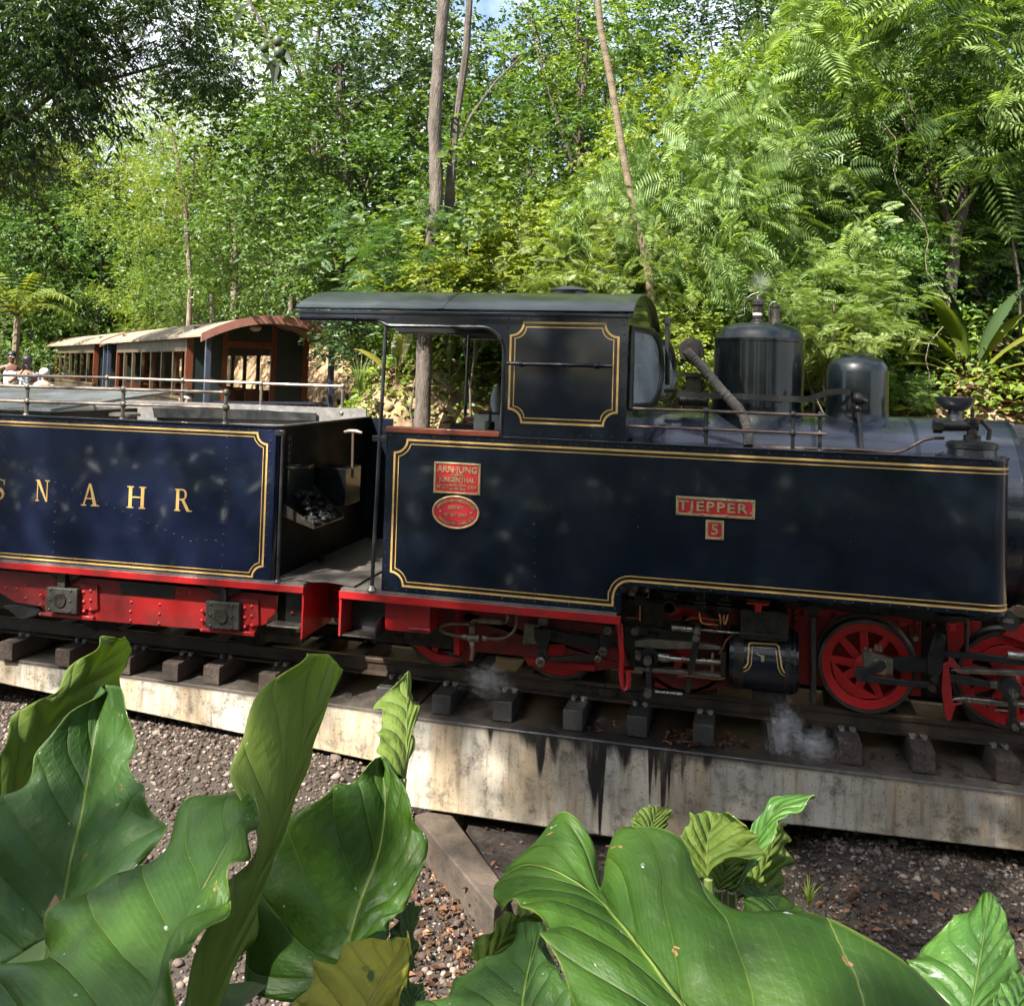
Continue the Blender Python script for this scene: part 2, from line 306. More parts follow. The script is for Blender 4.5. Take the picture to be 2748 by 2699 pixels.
for k in range(38): mb.rivet(*wrap(-2.34+k*.104, 1.718, 0), .0075)
for k in range(22): mb.rivet(-2.34+k*.0745, 0, .683, .0075)
for k in range(20): mb.rivet(*wrap(-.60+k*.105, .848, 0), .0075)
for k in range(11): mb.rivet(-2.352, 0, .74+k*.092, .0075)
for a in (165, 140, 115): q = arc(-.648, .745, .115, a, a, 1)[0]; mb.rivet(q[0], 0, q[1], .007)
for k in range(8): mb.rivet(-1.30-.004*k, 0, .76+k*.085, .0055)
for k in range(9): mb.rivet(-1.28+k*.075, 0, 1.27+k*.042, .004)
for x in (-.64, .64):
    for z in (1.28, 1.35, 1.21): mb.rivet(x, 0, z, .005)
for k in range(16): mb.rivet(-.5+k*.125, .06, TOP, .006, (0, 0, 1))
for k in range(6): mb.rivet(1.53, .16+k*.05, 1.70, .007, (1, 0, 0)); mb.rivet(1.53, .2, .9+k*.15, .008, (1, 0, 0))
mb.build('rivets', NAVYD, ntank, kind='stuff')
MB().box(-2.40, 1.42, -.008, .02, TOP, TOP+.012).build('tank_edging', NAVYD, ntank, bevel=.003)
# plates on the tank
def bordered(name, x0, x1, z0, z1, face, edge, bw, parent, screws):
    t = MB().box(x0, x1, -.010, 0, z0, z1).build(name, face, parent, bevel=.002)
    e = MB(); e.box(x0-.004, x1+.004, -.016, -.001, z1-bw, z1+.003); e.box(x0-.004, x1+.004, -.016, -.001, z0-.003, z0+bw)
    e.box(x0-.004, x0+bw, -.016, -.001, z0+bw, z1-bw); e.box(x1-bw, x1+.004, -.016, -.001, z0+bw, z1-bw)
    for sx, sz in screws: e.lathe([(.011, 0), (.011, .006)], (sx, -.0175, sz), 'y', 8)
    e.build('border', edge, t, bevel=.002)
    d = MB()
    for sx, sz in screws: d.lathe([(.0045, 0), (.0045, .002)], (sx, -.0185, sz), 'y', 6)
    d.build('screw', BLACK, t, kind='stuff'); return t
nx0, nz1 = P2(LF, [(1816.5, 1330.4)], 0)[0]; nx1, nz0 = P2(LF, [(2024, 1393)], 0)[0]
nm = (nz1+nz0)/2; nz0, nz1 = nm-.056, nm+.056
np_ = bordered('name_plate', nx0, nx1, nz0, nz1, PLATE, BRASS, .012, loco, [(nx0+.008, nz1-.008), (nx1-.008, nz1-.008), (nx0+.008, nz0+.008), (nx1-.008, nz0+.008)]+[(nx0+(nx1-nx0)*q, z) for q in (.335, .65) for z in (nz1-.006, nz0+.006)])
put_text('lettering', 'TJEPPER.', (nx0+nx1)/2, nm, -.014, .084, BRASS, np_, sx=1.28, depth=.004, ls=1.16)
q = P2(LF, [(1896, 1396), (1940.6, 1446.7)], 0); qc = ((q[0][0]+q[1][0])/2, (q[0][1]+q[1][1])/2)
num = bordered('number_plate', qc[0]-.052, qc[0]+.052, qc[1]-.056, qc[1]+.056, PLATE, BRASS, .010, loco, [(qc[0]+a*.043, qc[1]+b*.047) for a in (-1, 1) for b in (-1, 1)])
put_text('lettering', '5', qc[0], qc[1], -.014, .092, BRASS, num, sx=1.1, depth=.004)
q = P2(LF, [(1168.8, 1241), (1287.5, 1325)], 0); cx_, cz_ = (q[0][0]+q[1][0])/2, (P2(LF, [(1227, 1244)], 0)[0][1]+P2(LF, [(1227, 1322)], 0)[0][1])/2
hw = (q[1][0]-q[0][0])/2; hh = .101
mk = bordered('maker_plate', cx_-hw, cx_+hw, cz_-hh, cz_+hh, PLATE, BRASS, .009, loco, [(cx_+a*(hw-.009), cz_+b*(hh-.009)) for a in (-1, 1) for b in (-1, 1)])
for tx, dz, sz, sx_, dx in (('ARN\u00b7JUNG', .055, .062, .95, 0), ('G.m.b.H.', .022, .022, 1.2, 0), ('JUNGENTHAL', -.012, .046, .86, 0), ('bei Kirchen', -.047, .025, 1.0, .005), ('an der Sieg', -.070, .025, 1.0, .005), ('1914', -.058, .036, .8, .105), ('N\u00b02279', -.060, .034, .75, -.098)):
    put_text('lettering', tx, cx_+dx, cz_+dz, -.013, sz, BRASS, mk, sx=sx_, depth=.003)
oc = P2(LF, [(1224, 1374)], 0)[0]
ov = MB().prism([(oc[0]+.158*math.cos(a), oc[1]+.104*math.sin(a)) for a in np.linspace(0, 2*math.pi, 40, endpoint=False)], -.010, 0).build('oval_plate', PLATE, loco)
e = MB().tube([(oc[0]+.159*math.cos(a), -.010, oc[1]+.105*math.sin(a)) for a in np.linspace(0, 2*math.pi, 41)], .0075, 6, caps=False); e.build('border', BRASS, ov)
mb = MB(); mb.rivet(oc[0]-.108, -.010, oc[1], .009); mb.rivet(oc[0]+.108, -.010, oc[1], .009); mb.build('screw', BRASS, ov, kind='stuff')
put_text('lettering', 'REBUILT', oc[0], oc[1]+.030, -.013, .028, BRASS, ov, depth=.003)
put_text('lettering', 'N\u00b0 551  2009', oc[0], oc[1]-.018, -.013, .028, BRASS, ov, depth=.003)
def arc_text(txt, a0, a1, rx, rz, flip):
    for k, c in enumerate(txt):
        if c == ' ': continue
        a = math.radians(a0+(a1-a0)*k/(len(txt)-1)); tx, tz = -rx*math.sin(a), rz*math.cos(a)
        an = math.atan2(tz, tx)+(math.pi if not flip else 0)
        put_text('lettering', c, oc[0]+rx*math.cos(a), oc[1]+rz*math.sin(a), -.013, .026, BRASS, ov, rot=-an, depth=.003)
arc_text('STATFOLD ENGINEERING LTD', 158, 22, .132, .078, False)
arc_text('TAMWORTH ENGLAND', 208, 332, .132, .078, True)
# cab side sheets
def cab_side(y, near):
    po = [(-.735, TOP+.004), (-.735, 2.555), (-3.05, 2.555), (-3.05, 2.508), (-2.47, 2.508), (-2.39, 2.472)]+[(x, z) for x, z in arc(-1.715, 2.312, .158, 90, 0)]+[(-1.557, TOP+.004)]
    o = MB().prism(po, y, y+.014).build('cab_side', NAVY, loco)
    yy = y+.002 if near else y+.012
    tp = [(-3.05, yy, 2.506), (-2.49, yy, 2.506), (-2.44, yy, 2.495), (-2.40, yy, 2.474), (-2.36, yy, 2.469)]+[(x, yy, z) for x, z in arc(-1.715, 2.312, .158, 90, 0)]+[(-1.557, yy, TOP+.01)]
    MB().tube(tp, .013).build('edge_tube', NAVYD, o); return o
ncab = cab_side(0, True); cab_side(1.846, False)
def scallop(x0, x1, z0, z1, r):
    return arc(x0, z1, r, 0, -90)+arc(x0, z0, r, 90, 0)+arc(x1, z0, r, 180, 90)+arc(x1, z1, r, 270, 180)
sp = scallop(-1.513, -.795, 1.845, 2.505, .088)
MB().strip(sp, .0135, closed=True).build('gold_lining', GOLD, ncab, smooth=False)
sp2 = scallop(-1.513+.03, -.795-.03, 1.845+.03, 2.505-.03, .075)
MB().strip(sp2, .0062, closed=True).build('gold_lining', GOLD, ncab, smooth=False)
sp3 = scallop(-1.513+.0165, -.795-.0165, 1.845+.0165, 2.505-.0165, .081)
MB().strip(sp3, .018, y=-.001, closed=True).build('black_lining', BLACKLINE, ncab, smooth=False)
mb = MB()
for k in range(22): mb.rivet(-2.36+k*.0755, 0, 2.532, .0065)
for k in range(13): mb.rivet(-.76, 0, 1.80+k*.058, .0065)
for k in range(11): mb.rivet(-1.50+k*.068, 0, 1.775, .0065)
for k in range(3): mb.rivet(-1.535, 0, 2.35+k*.06, .0065)
for k in range(9): mb.rivet(-1.55+k*.1, 0, TOP-.02, .006)
mb.build('rivets', NAVYD, ncab, kind='stuff')
hz = LF.Z((1508, 979), -.03); hr = MB().tube([(-1.525, -.035, hz), (-.825, -.035, hz)], .0125)
for x in (-1.43, -.93): hr.ball((x, -.03, hz), .022); hr.tube([(x, -.03, hz), (x, 0, hz)], .009, 6)
hr.build('hand_rail', NAVYD, ncab)
# roof
def roof_z(t): return 2.562+.205*(1-abs(t)**2.3)**.72
ys = np.concatenate([np.linspace(-.045, .1, 8), np.linspace(.1, 1.76, 19)[1:], np.linspace(1.76, 1.905, 8)[1:]])
def arch_sheet(x0, x1, dz=0.0, th=.012):
    m = MB(); n = len(ys); V = []
    for x in (x0, x1):
        for d in (0, -th): V += [(x, y, roof_z((y-.93)/.975)+dz+d) for y in ys]
    Fc = [(i, i+1, 2*n+i+1, 2*n+i) for i in range(n-1)]+[(n+i+1, n+i, 3*n+i, 3*n+i+1) for i in range(n-1)]
    Fc += [(i+1, i, n+i, n+i+1) for i in range(n-1)]+[(2*n+i, 2*n+i+1, 3*n+i+1, 3*n+i) for i in range(n-1)]
    Fc += [(0, 2*n, 3*n, n), (n-1, 2*n-1, 4*n-1, 3*n-1)]
    return m.add(V, [f[::-1] for f in Fc])
roof = arch_sheet(-3.075, -.70).build('cab_roof', pm('roof_paint', (.010, .014, .015), .42, coat=.6, col2=(.022, .028, .028), scale=2.5, bump=.1, bscale=3, coatr=.16, spec=.3), loco)
arch_sheet(-2.02, -1.985, .004).build('roof_seam', NAVYD, roof)
MB().box(-3.08, -.70, -.05, -.035, 2.545, 2.566).build('eave_strip', NAVYD, roof, bevel=.003)
vx = LF.X((1530, 790), .93)
MB().lathe([(.13, 2.74), (.13, 2.795), (.02, 2.795)], (vx, .93, 0)).build('ventilator', BLACK, roof)
MB().lathe([(.155, 2.795), (.158, 2.803), (.13, 2.822), (.07, 2.836), (0.001, 2.838)], (vx, .93, 0)).build('ventilator_cap', BLACK, roof)
# front plate of the cab, with the arched top seen under the roof
def front_plate():
    m = MB(); pl = [(.01, TOP+.01)]+[(y, roof_z((y-.93)/.975)-.016) for y in np.linspace(.01, 1.85, 24)]+[(1.85, TOP+.01)]
    m2 = MB().prism([(y, z) for y, z in pl], 0, .012); m.add([(-.752+v[1], v[0], v[2]) for v in m2.v], [f[::-1] for f in m2.f]); return m
fp = front_plate().build('cab_front', NAVY, loco)
def spectacle(hx, hy, a, wd, z0, z1, name):
    r = wd*.42; pts = [(0, z0), (0, z1)]+[(wd-r+r*math.cos(t), z1-r+r*math.sin(t)) for t in np.linspace(math.pi/2, 0, 8)]+[(wd-r+r*math.cos(t), z0+r+r*math.sin(t)) for t in np.linspace(0, -math.pi/2, 8)]
    dx, dy = math.sin(a), math.cos(a); to = lambda u, z, o=0: (hx+u*dx+o*dy, hy+u*dy-o*dx, z)
    m = MB()
    for sc_, rr in ((1.0, .020), (.93, .014)):
        q = [((u-wd/2)*sc_+wd/2, (z-(z0+z1)/2)*sc_+(z0+z1)/2) for u, z in pts]; m.tube([to(u, z, .012) for u, z in q+[q[0]]], rr, 8)
    f = m.build('spectacle_window', BLACK, loco)
    n = len(pts); g = MB().add([to(u, z, .006) for u, z in pts]+[to(u, z, .010) for u, z in pts], [tuple(range(n)), tuple(range(2*n-1, n-1, -1))]); g.build('glass', GLASS, f); return f
zt, zb = LF.Z((1720, 885), .4), LF.Z((1720, 1092), .4)
spectacle(-.728, .05, math.radians(12.5), .66, zb, zt, 'near')
spectacle(-.70, 1.02, math.radians(13), .62, zb+.04, zt-.04, 'far')
MB().tube([LF.W((1791, 853), .75), LF.W((1791, 1033), .75)], .0165).build('steam_pipe', BLACK, loco)
MB().lathe([(.024, 0), (.024, .05)], LF.W((1791, 870), .75)).build('steam_pipe_collar', BLACK, loco)
# cab interior and posts
MB().tube([(-2.405, .012, 2.49), (-2.435, -.012, .67)], .0145).build('grab_post', BLACK, loco)
MB().lathe([(.035, 0), (.03, .012), (.016, .03)], (-2.435, -.012, .665)).build('post_foot', DULL, loco)
MB().box(-2.47, -2.36, -.012, .012, 1.672, 1.712).build('post_bracket', BLACK, loco, bevel=.004)
px_ = LF.X((1255, 1000), 1.85); MB().tube([(px_, 1.85, 2.49), (px_-.03, 1.85, .67)], .0145).build('grab_post', BLACK, loco)
MB().box(-2.375, -1.57, -.012, .07, TOP+.004, TOP+.044).build('timber_sill', MAHOG, loco, bevel=.006)
MB().box(-2.375, -1.57, 1.79, 1.87, TOP+.004, TOP+.044).build('timber_sill', MAHOG, loco, bevel=.006)
MB().box(-2.66, -.76, -.015, 1.875, .640, .6605).build('footplate', FLOORP, loco)
bx0, bz1 = P2(LF, [(1272, 1107)], 1.25)[0]; bx1, bz0 = P2(LF, [(1352, 1160)], 1.25)[0]
MB().box(bx0, bx1+.1, 1.25, 1.36, bz0-.3, bz1).build('gauge_cabinet', WHITEP, loco, bevel=.004)
MB().box(bx0-.01, bx1+.1, 1.24, 1.37, bz1, bz1+.02).build('cabinet_lid', MAHOG, loco, bevel=.003)
vl = LF.W((1314, 1150), .75); m = MB().lathe([(.036, -.1), (.036, .05), (.012, .06), (.012, .11)], vl); m.tube([(vl[0]-.09, vl[1], vl[2]+.115), (vl[0]+.07, vl[1], vl[2]+.115)], .010); m.build('brake_valve', BLACK, loco)
# boiler, domes and smokebox
boil = MB().lathe([(.62, -.745), (.62, 1.70)], (0, .93, 1.327), 'x', 64).build('boiler', pm('boiler_blue', (.009, .012, .026), .30, coat=.9, col2=(.014, .017, .030), scale=5, bump=.12, bscale=2.5, coatr=.1), loco)
for x in (-.55, .44, 1.08, 1.675): MB().lathe([(.6225, x), (.6225, x+.03)], (0, .93, 1.327), 'x', 64).build('boiler_band', NAVYD, boil)
smk = MB().lathe([(.597, 1.70), (.597, 2.75), (.55, 2.80), (.05, 2.84)], (0, .93, 1.327), 'x', 64).build('smokebox', SMOKE, loco)
mb = MB()
for a in range(48):
    t = a*math.pi/24; mb.rivet(1.745, .93+.597*math.cos(t), 1.327+.597*math.sin(t), .011, (0, math.cos(t), math.sin(t)))
mb.build('rivets', SMOKE, smk, kind='stuff')
for nm_, X_, pr in (('steam_dome', .095, [(.40, 1.80), (.362, 1.86), (.338, 1.895), (.322, 1.935), (.316, 1.99), (.315, 2.440), (.319, 2.444), (.319, 2.462), (.314, 2.466), (.300, 2.505), (.265, 2.545), (.19, 2.573), (.10, 2.583), (.001, 2.585)]),
                   ('sand_dome', .765, [(.27, 1.85), (.242, 1.895), (.222, 1.925), (.211, 1.96), (.208, 2.0), (.207, 2.245), (.198, 2.29), (.17, 2.33), (.12, 2.350), (.112, 2.352), (.112, 2.366), (.07, 2.374), (.001, 2.376)])):
    MB().lathe(pr, (X_, .93, 0), 'z', 44).build(nm_, DOMEB, loco)
sv = MB().lathe([(.050, 2.575), (.050, 2.60), (.034, 2.605), (.034, 2.70), (.046, 2.712), (.046, 2.735), (.03, 2.752), (.02, 2.775), (.001, 2.78)], (.082, .93, 0), 'z', 16).build('safety_valve', OILY, loco)
MB().lathe([(.035, 2.635), (.035, 2.652)], (.082, .93, 0), 'z', 16).build('valve_ring', WHITEP, sv)
p = A4((515, 70), (480, 80), (440, 105), (438, 190), (400, 200)); rod('valve_lever', p, .93, .006, OILY, sv)
sv2 = MB().lathe([(.046, 2.572), (.046, 2.598), (.032, 2.603), (.030, 2.690), (.034, 2.694), (.034, 2.706), (.001, 2.710)], (.206, .93, 0), 'z', 16); sv2.tube([(.165, .93, 2.60), (.163, .93, 2.70), (.18, .93, 2.728), (.205, .93, 2.735)], .007)
sv2.build('safety_valve', OILY, loco)
# turbo generator, lagged pipe, reach rod, tank-top fittings
g0 = LF.W((1855, 940), .62); tg = MB().lathe([(.001, -.012), (.06, -.012), (.064, -.004), (.084, -.002), (.088, .004), (.088, .03), (.07, .035), (.07, .12)], g0, 'y', 32)
tg.build('turbo_generator', pm('iron_brown', (.075, .058, .047), .6, metal=.4, col2=(.05, .04, .035), scale=14, bump=.2), loco)
gb = MB(); c0 = LF.W((1862, 1000), .68); gb.box(c0[0]-.10, c0[0]+.07, .66, .80, c0[2]-.03, c0[2]-.005); gb.box(c0[0]-.055, c0[0]+.05, .68, .78, c0[2]-.16, c0[2]-.03)
c1 = LF.W((1856, 1075), .66); gb.tube([(c1[0]-.09, .72, c1[2]), (c1[0]+.11, .72, c1[2])], .04, 12); gb.box(c1[0]-.2, c1[0]+.12, .70, .76, c1[2]+.05, c1[2]+.075); gb.build('generator_bracket', OILY, loco)
pl = A4((128, 388), (165, 425), (200, 460), (250, 518), (300, 580), (350, 636), (400, 690), (432, 735), (450, 790), (457, 850), (458, 900))
Yl = np.linspace(.585, .30, len(pl)); lp = [Vector(LF.W(p, y)) for p, y in zip(pl, Yl)]; fine = []
for i in range(len(lp)-1):
    for k in range(9): fine.append(lp[i].lerp(lp[i+1], k/9))
MB().tube(fine, [.033+.003*((i*7) % 3 == 0)+.0015*math.sin(i*1.7) for i in range(len(fine))], 12).build('lagged_pipe', LAG, loco)
rp = A4((75, 615), (760, 645), (800, 640), (880, 608), (960, 600), (1005, 612)); q = [LF.W(p, .56) for p in rp]; m = MB()
for i in range(len(q)-1):
    a, b = Vector(q[i]), Vector(q[i+1]); m.prism([(a.x, a.z-.02), (b.x, b.z-.02), (b.x, b.z+.02), (a.x, a.z+.02)], .555, .567)
m.build('reach_rod', BLACK, loco)
m = MB(); v0 = LF.W(A4((1045, 640))[0], .68); m.ball(v0, .04); m.ball((v0[0], v0[1], v0[2]-.07), .03); m.tube([(v0[0]-.03, v0[1], v0[2]+.02), (v0[0]+.06, v0[1], v0[2]-.02)], .018)
m.lathe([(.034, -.125), (.034, -.095), (.022, -.09)], v0, 'z', 8); m.build('sand_valve', OILY, loco)
rod('sand_pipe', A4((1045, 715), (1058, 800), (1066, 930)), [.67, .5, .36], .0145, OILY, loco)
rod('feed_pipe', A4((480, 900), (760, 908), (1060, 916), (1180, 928), (1245, 930), (1300, 915), (1350, 888), (1400, 862), (1450, 853), (1510, 851)), [.30]*10, .0105, PIPEBROWN, loco)
fx = onZ(2602, 1226, TOP)[0]; fy = .215
fl = MB().lathe([(.205, 0), (.205, .012), (.14, .013), (.135, .055), (.146, .060), (.146, .088), (.12, .098), (.05, .104), (.001, .105)], (fx, fy, TOP), 'z', 32).build('tank_filler', BLACK, loco)
m = MB(); 
for k in range(10): m.rivet(fx+.18*math.cos(k*.628), fy+.18*math.sin(k*.628), TOP+.012, .011, (0, 0, 1))
m.build('bolt', OILY, fl, kind='stuff')
m = MB().lathe([(.05, .1), (.05, .135), (.03, .14), (.03, .20), (.045, .21), (.045, .235), (.012, .24), (.012, .30), (.001, .3)], (fx, fy, TOP), 'z', 12); m.tube([(fx-.17, fy, TOP+.185), (fx+.03, fy, TOP+.195)], .032, 10); m.tube([(fx-.22, fy, TOP+.185), (fx-.17, fy, TOP+.185)], .045, 6)
m.tube([(fx+.05, fy, TOP+.23), (fx+.1, fy, TOP+.17), (fx+.09, fy, TOP+.11)], .014); m.build('filler_valve', OILY, fl)
cupx = LF.X((2563, 1090), .93); m = MB().lathe([(.05, 1.94), (.045, 2.00), (.075, 2.012), (.115, 2.05), (.13, 2.085), (.132, 2.094), (.122, 2.094), (.1, 2.06), (.001, 2.03)], (cupx, .93, 0), 'z', 24); m.build('chimney_cup', BLACK, loco)
# tank-top railing
zu, zl = LF.Z(A4((230, 708))[0], .06), LF.Z(A4((230, 805))[0], .06)
tr_ = MB(); xs_ = [LF.X(A4((230, 800))[0], .06), LF.X(A4((697, 800))[0], .06)]; xe = LF.X(A4((835, 800))[0], .28)
for z in (zu, zl): tr_.tube([(-.74, .06, z), (xs_[1], .06, z), (xe+.03, .10, z)], .0095)
rl = tr_.build('tank_railing', PIPEBROWN, loco)
for x, y in ((xs_[0], .06), (xs_[1], .06), (xe, .16)):
    m = MB().tube([(x, y, TOP), (x, y, zu)], .012)
    for z in (zu, zl): m.ball((x, y, z), .023)
    m.lathe([(.022, 0), (.018, .012)], (x, y, TOP)); m.build('railing_post', BLACK, rl)
# ---- red valance, steps and boxes under the cab
MB().box(-2.672, -.735, -.02, -.008, .590, .642).build('valance', RED, loco, bevel=.002)
MB().box(-2.672, -2.655, -.008, .45, .33, .642).build('step_bracket', RED, loco, bevel=.002)
sx0, sx1 = LF.X(A6((680, 1650))[0], 0), LF.X(A6((905, 1665))[0], 0); szz = LF.Z(A6((790, 1665))[0], 0)
MB().box(sx0, sx1, -.005, .17, szz-.012, szz).build('step', OILY, loco, bevel=.003); MB().box(sx0, sx1+.1, .17, .19, szz, .642).build('step_back', BLACK, loco)
MB().prism([(sx1-.006, szz), (sx1, szz+.11), (sx1+.01, szz+.11), (sx1+.006, szz)], 0, .17).build('step_side', BLACK, loco)
q = P2(LF, A7((88, 428), (380, 445), (380, 640), (82, 618)), .10); tb = MB().box(q[0][0], q[1][0]+.02, .10, .36, q[3][1], q[0][1]+.02).build('tool_box', RED, loco, bevel=.004)
rod('latch', A7((255, 608), (400, 622)), .088, .011, RED, tb); 
MB().box(q[1][0]+.02, q[1][0]+.14, .30, .34, q[3][1]-.02, .64).build('frame_plate', REDD, loco)
# rear frame
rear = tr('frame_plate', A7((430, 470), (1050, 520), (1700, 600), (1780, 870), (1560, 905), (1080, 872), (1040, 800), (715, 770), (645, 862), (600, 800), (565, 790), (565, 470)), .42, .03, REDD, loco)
MB().box(-2.62, -.5, .455, .47, .18, .64).build('frame_plate', OILY, loco)
m = MB()
for p in A7((645, 500), (635, 725), (870, 700), (830, 720), (920, 720)): m.rivet(*LF.W(p, .42), .016)
m.build('bolt', REDD, rear, kind='stuff')
tr('frame_flange', A7((562, 470), (605, 475), (600, 800), (562, 785)), .30, .12, RED, loco)
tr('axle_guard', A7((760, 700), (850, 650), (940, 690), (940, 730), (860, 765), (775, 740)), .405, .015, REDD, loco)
tr('brake_hanger', A7((1070, 812), (1090, 818), (1540, 865), (1540, 908), (1080, 862)), .40, .03, RED, loco)
tr('bright_plate', A7((520, 770), (600, 785), (600, 820), (520, 806)), .38, .06, OILY, loco)
# injector pipes
m = MB()
def pp(pts, Y, r, mb=m): mb.tube([LF.W(p, Y) for p in pts], r, 10)
pp(A7((640, 668), (570, 660), (500, 640), (468, 615), (480, 590), (540, 578), (680, 580)), .22, .0125)
pp(A7((780, 675), (860, 684), (920, 675), (970, 645), (995, 600), (1005, 515)), .22, .0125)
pp(A7((690, 605), (690, 570), (705, 552), (740, 552), (920, 568), (940, 555), (945, 515)), .24, .016)
pp(A7((690, 720), (695, 770), (685, 830)), .22, .014)
ip = m.build('injector_pipe', PIPEBROWN, loco)
m = MB(); pp(A7((660, 672), (740, 678)), .22, .026, m); pp(A7((622, 665), (655, 668)), .22, .021, m); pp(A7((765, 675), (797, 678)), .22, .021, m); pp(A7((690, 640), (690, 595)), .22, .021, m); pp(A7((690, 700), (692, 725)), .22, .019, m); pp(A7((740, 552), (900, 565)), .235, .022, m)
m.build('pipe_union', DULL, ip)
# wheels
def wheel(cx, cz, R, y, spokes=9, phase=0.2, cw=None):
    t = MB().lathe([(R-.026, 0), (R-.004, 0), (R, .006), (R, .07), (R+.018, .08), (R+.018, .105), (R-.026, .105)], (cx, y, cz), 'y', 48)
    n = 48; t.f = [f for f in t.f if len(f) == 4]; b = len(t.v)-n*7
    t.f += [(b+6*n+k, b+6*n+(k+1) % n, b+(k+1) % n, b+k) for k in range(n)]
    rim = MB().lathe([(R-.082, .012), (R-.025, .004), (R-.025, .09), (R-.082, .08)], (cx, y, cz), 'y', 48)
    rim.f = [f for f in rim.f if len(f) == 4]; rim.f += [(3*n+k, 3*n+(k+1) % n, (k+1) % n, k) for k in range(n)]
    hub = MB().lathe([(.001, -.03), (.05, -.03), (.075, -.005), (.08, .1)], (cx, y, cz), 'y', 24)
    for k in range(spokes):
        a = phase+k*2*math.pi/spokes; c, s = math.cos(a), math.sin(a); r0, r1 = .05, R-.08; w0, w1 = .030, .022
        hub.prism([(cx+c*r0-s*w0, cz+s*r0+c*w0), (cx+c*r0+s*w0, cz+s*r0-c*w0), (cx+c*r1+s*w1, cz+s*r1-c*w1), (cx+c*r1-s*w1, cz+s*r1+c*w1)], y+.02, y+.06)
    o = rim.build('wheel', REDW, loco, bevel=.003); hub.build('spokes', REDW, o, bevel=.004)
    t.build('tyre', pm('tyre_steel', (.06, .052, .045), .4, metal=.6, col2=(.12, .10, .085), scale=8) if 'tyre_steel' not in MATS else MATS['tyre_steel'], o)
    if cw is not None:
        a = [cw+(k/14-.5)*2.0 for k in range(15)]; Rr = R-.09; ch = Rr*math.cos(1.0)
        MB().prism([(cx+Rr*math.cos(t_), cz+Rr*math.sin(t_)) for t_ in a]+[(cx+Rr*.74*math.cos(cw+.6), cz+Rr*.74*math.sin(cw+.6)), (cx+Rr*.70*math.cos(cw), cz+Rr*.70*math.sin(cw)), (cx+Rr*.74*math.cos(cw-.6), cz+Rr*.74*math.sin(cw-.6))], y+.012, y+.07).build('counterweight', REDW, o, bevel=.003)
    return o
WZ = .335
wx1 = LF.X((2325, 1800), .5); wx2 = LF.X((2704, 1840), .5); wx3 = LF.X((1500, 1800), .5)
wheel(wx1, WZ, .302, .5, 9, .26, math.radians(235)); wheel(wx2, WZ, .302, .5, 9, .1, math.radians(80)); wheel(wx3, WZ, .302, .5); wheel(wx3-.86, WZ, .302, .5)
wheel(wx3+.86, WZ, .302, .5)
for x in (wx1, wx2, wx3, wx3-.86, wx3+.86):   # far wheels and axles
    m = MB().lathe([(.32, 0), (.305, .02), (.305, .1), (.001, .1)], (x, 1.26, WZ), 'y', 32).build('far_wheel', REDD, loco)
    MB().tube([(x, .55, WZ), (x, 1.3, WZ)], .05, 12).build('axle', OILY, loco)
# ---- front engine frame behind the wheels
ff = tr('frame_plate', A8((1480, 530), (1939, 560), (2600, 640), (2600, 1250), (2500, 1240), (1640, 1150), (1480, 900)), .62, .03, RED, loco)
MB().box(-.62, 2.6, .66, .68, .2, .70).build('frame_plate', OILY, loco)
MB().box(-.72, 2.6, .70, 1.2, .78, .82).build('under_tank_plate', OILY, loco)
m = MB()
for p in A8((1583, 570), (1583, 615), (1583, 665), (1578, 765), (1650, 580), (1770, 590), (1900, 597))+B1((375, 545), (840, 588), (970, 600), (1100, 620), (1110, 1105)): m.rivet(*LF.W(p, .62), .02)
m.build('bolt', REDD, ff, kind='stuff')
tr('spring_plate', B1((922, 620), (985, 625), (985, 775), (920, 765)), .60, .02, REDD, loco)
rod('spring_bolt', [B1((955, 700))[0], B1((975, 720))[0]], [.60, .57], .02, BRASS, loco)
tr('red_bracket', B1((1195, 600), (1370, 590), (1370, 700), (1290, 800), (1215, 860), (1200, 700)), .50, .02, RED, loco)
tr('red_bracket', B1((1370, 580), (1455, 600), (1435, 700), (1370, 690)), .58, .02, RED, loco)
tr('buffer_beam', B1((1600, 690), (1690, 620), (1900, 590), (1900, 800), (1800, 760), (1640, 700)), .45, .05, RED, loco)
tr('front_bearer', C6((1205, 168), (1445, 178), (1445, 232), (1208, 220)), .12, .2, OILY, loco)
tr('red_stop', C6((1292, 234), (1348, 234), (1348, 300), (1296, 300)), .14, .08, RED, loco)
tr('motion_bracket', B1((1175, 900), (1215, 880), (1215, 930), (1245, 1190), (1310, 1185), (1310, 1200), (1265, 1205), (1235, 1310), (1205, 1320), (1180, 1240), (1160, 1060)), .36, .03, RED, loco)
tr('motion_bracket', B1((1210, 850), (1250, 870), (1300, 930), (1300, 942), (1215, 925)), .36, .03, RED, loco)
rod('drain_cock', C6((1745, 215), (1840, 225)), .1, .03, OILY, loco); m = MB().lathe([(.055, 0), (.055, .05)], LF.W(C6((1815, 222))[0], .08), 'y', 20); m.build('tank_cock', BLACK, loco)
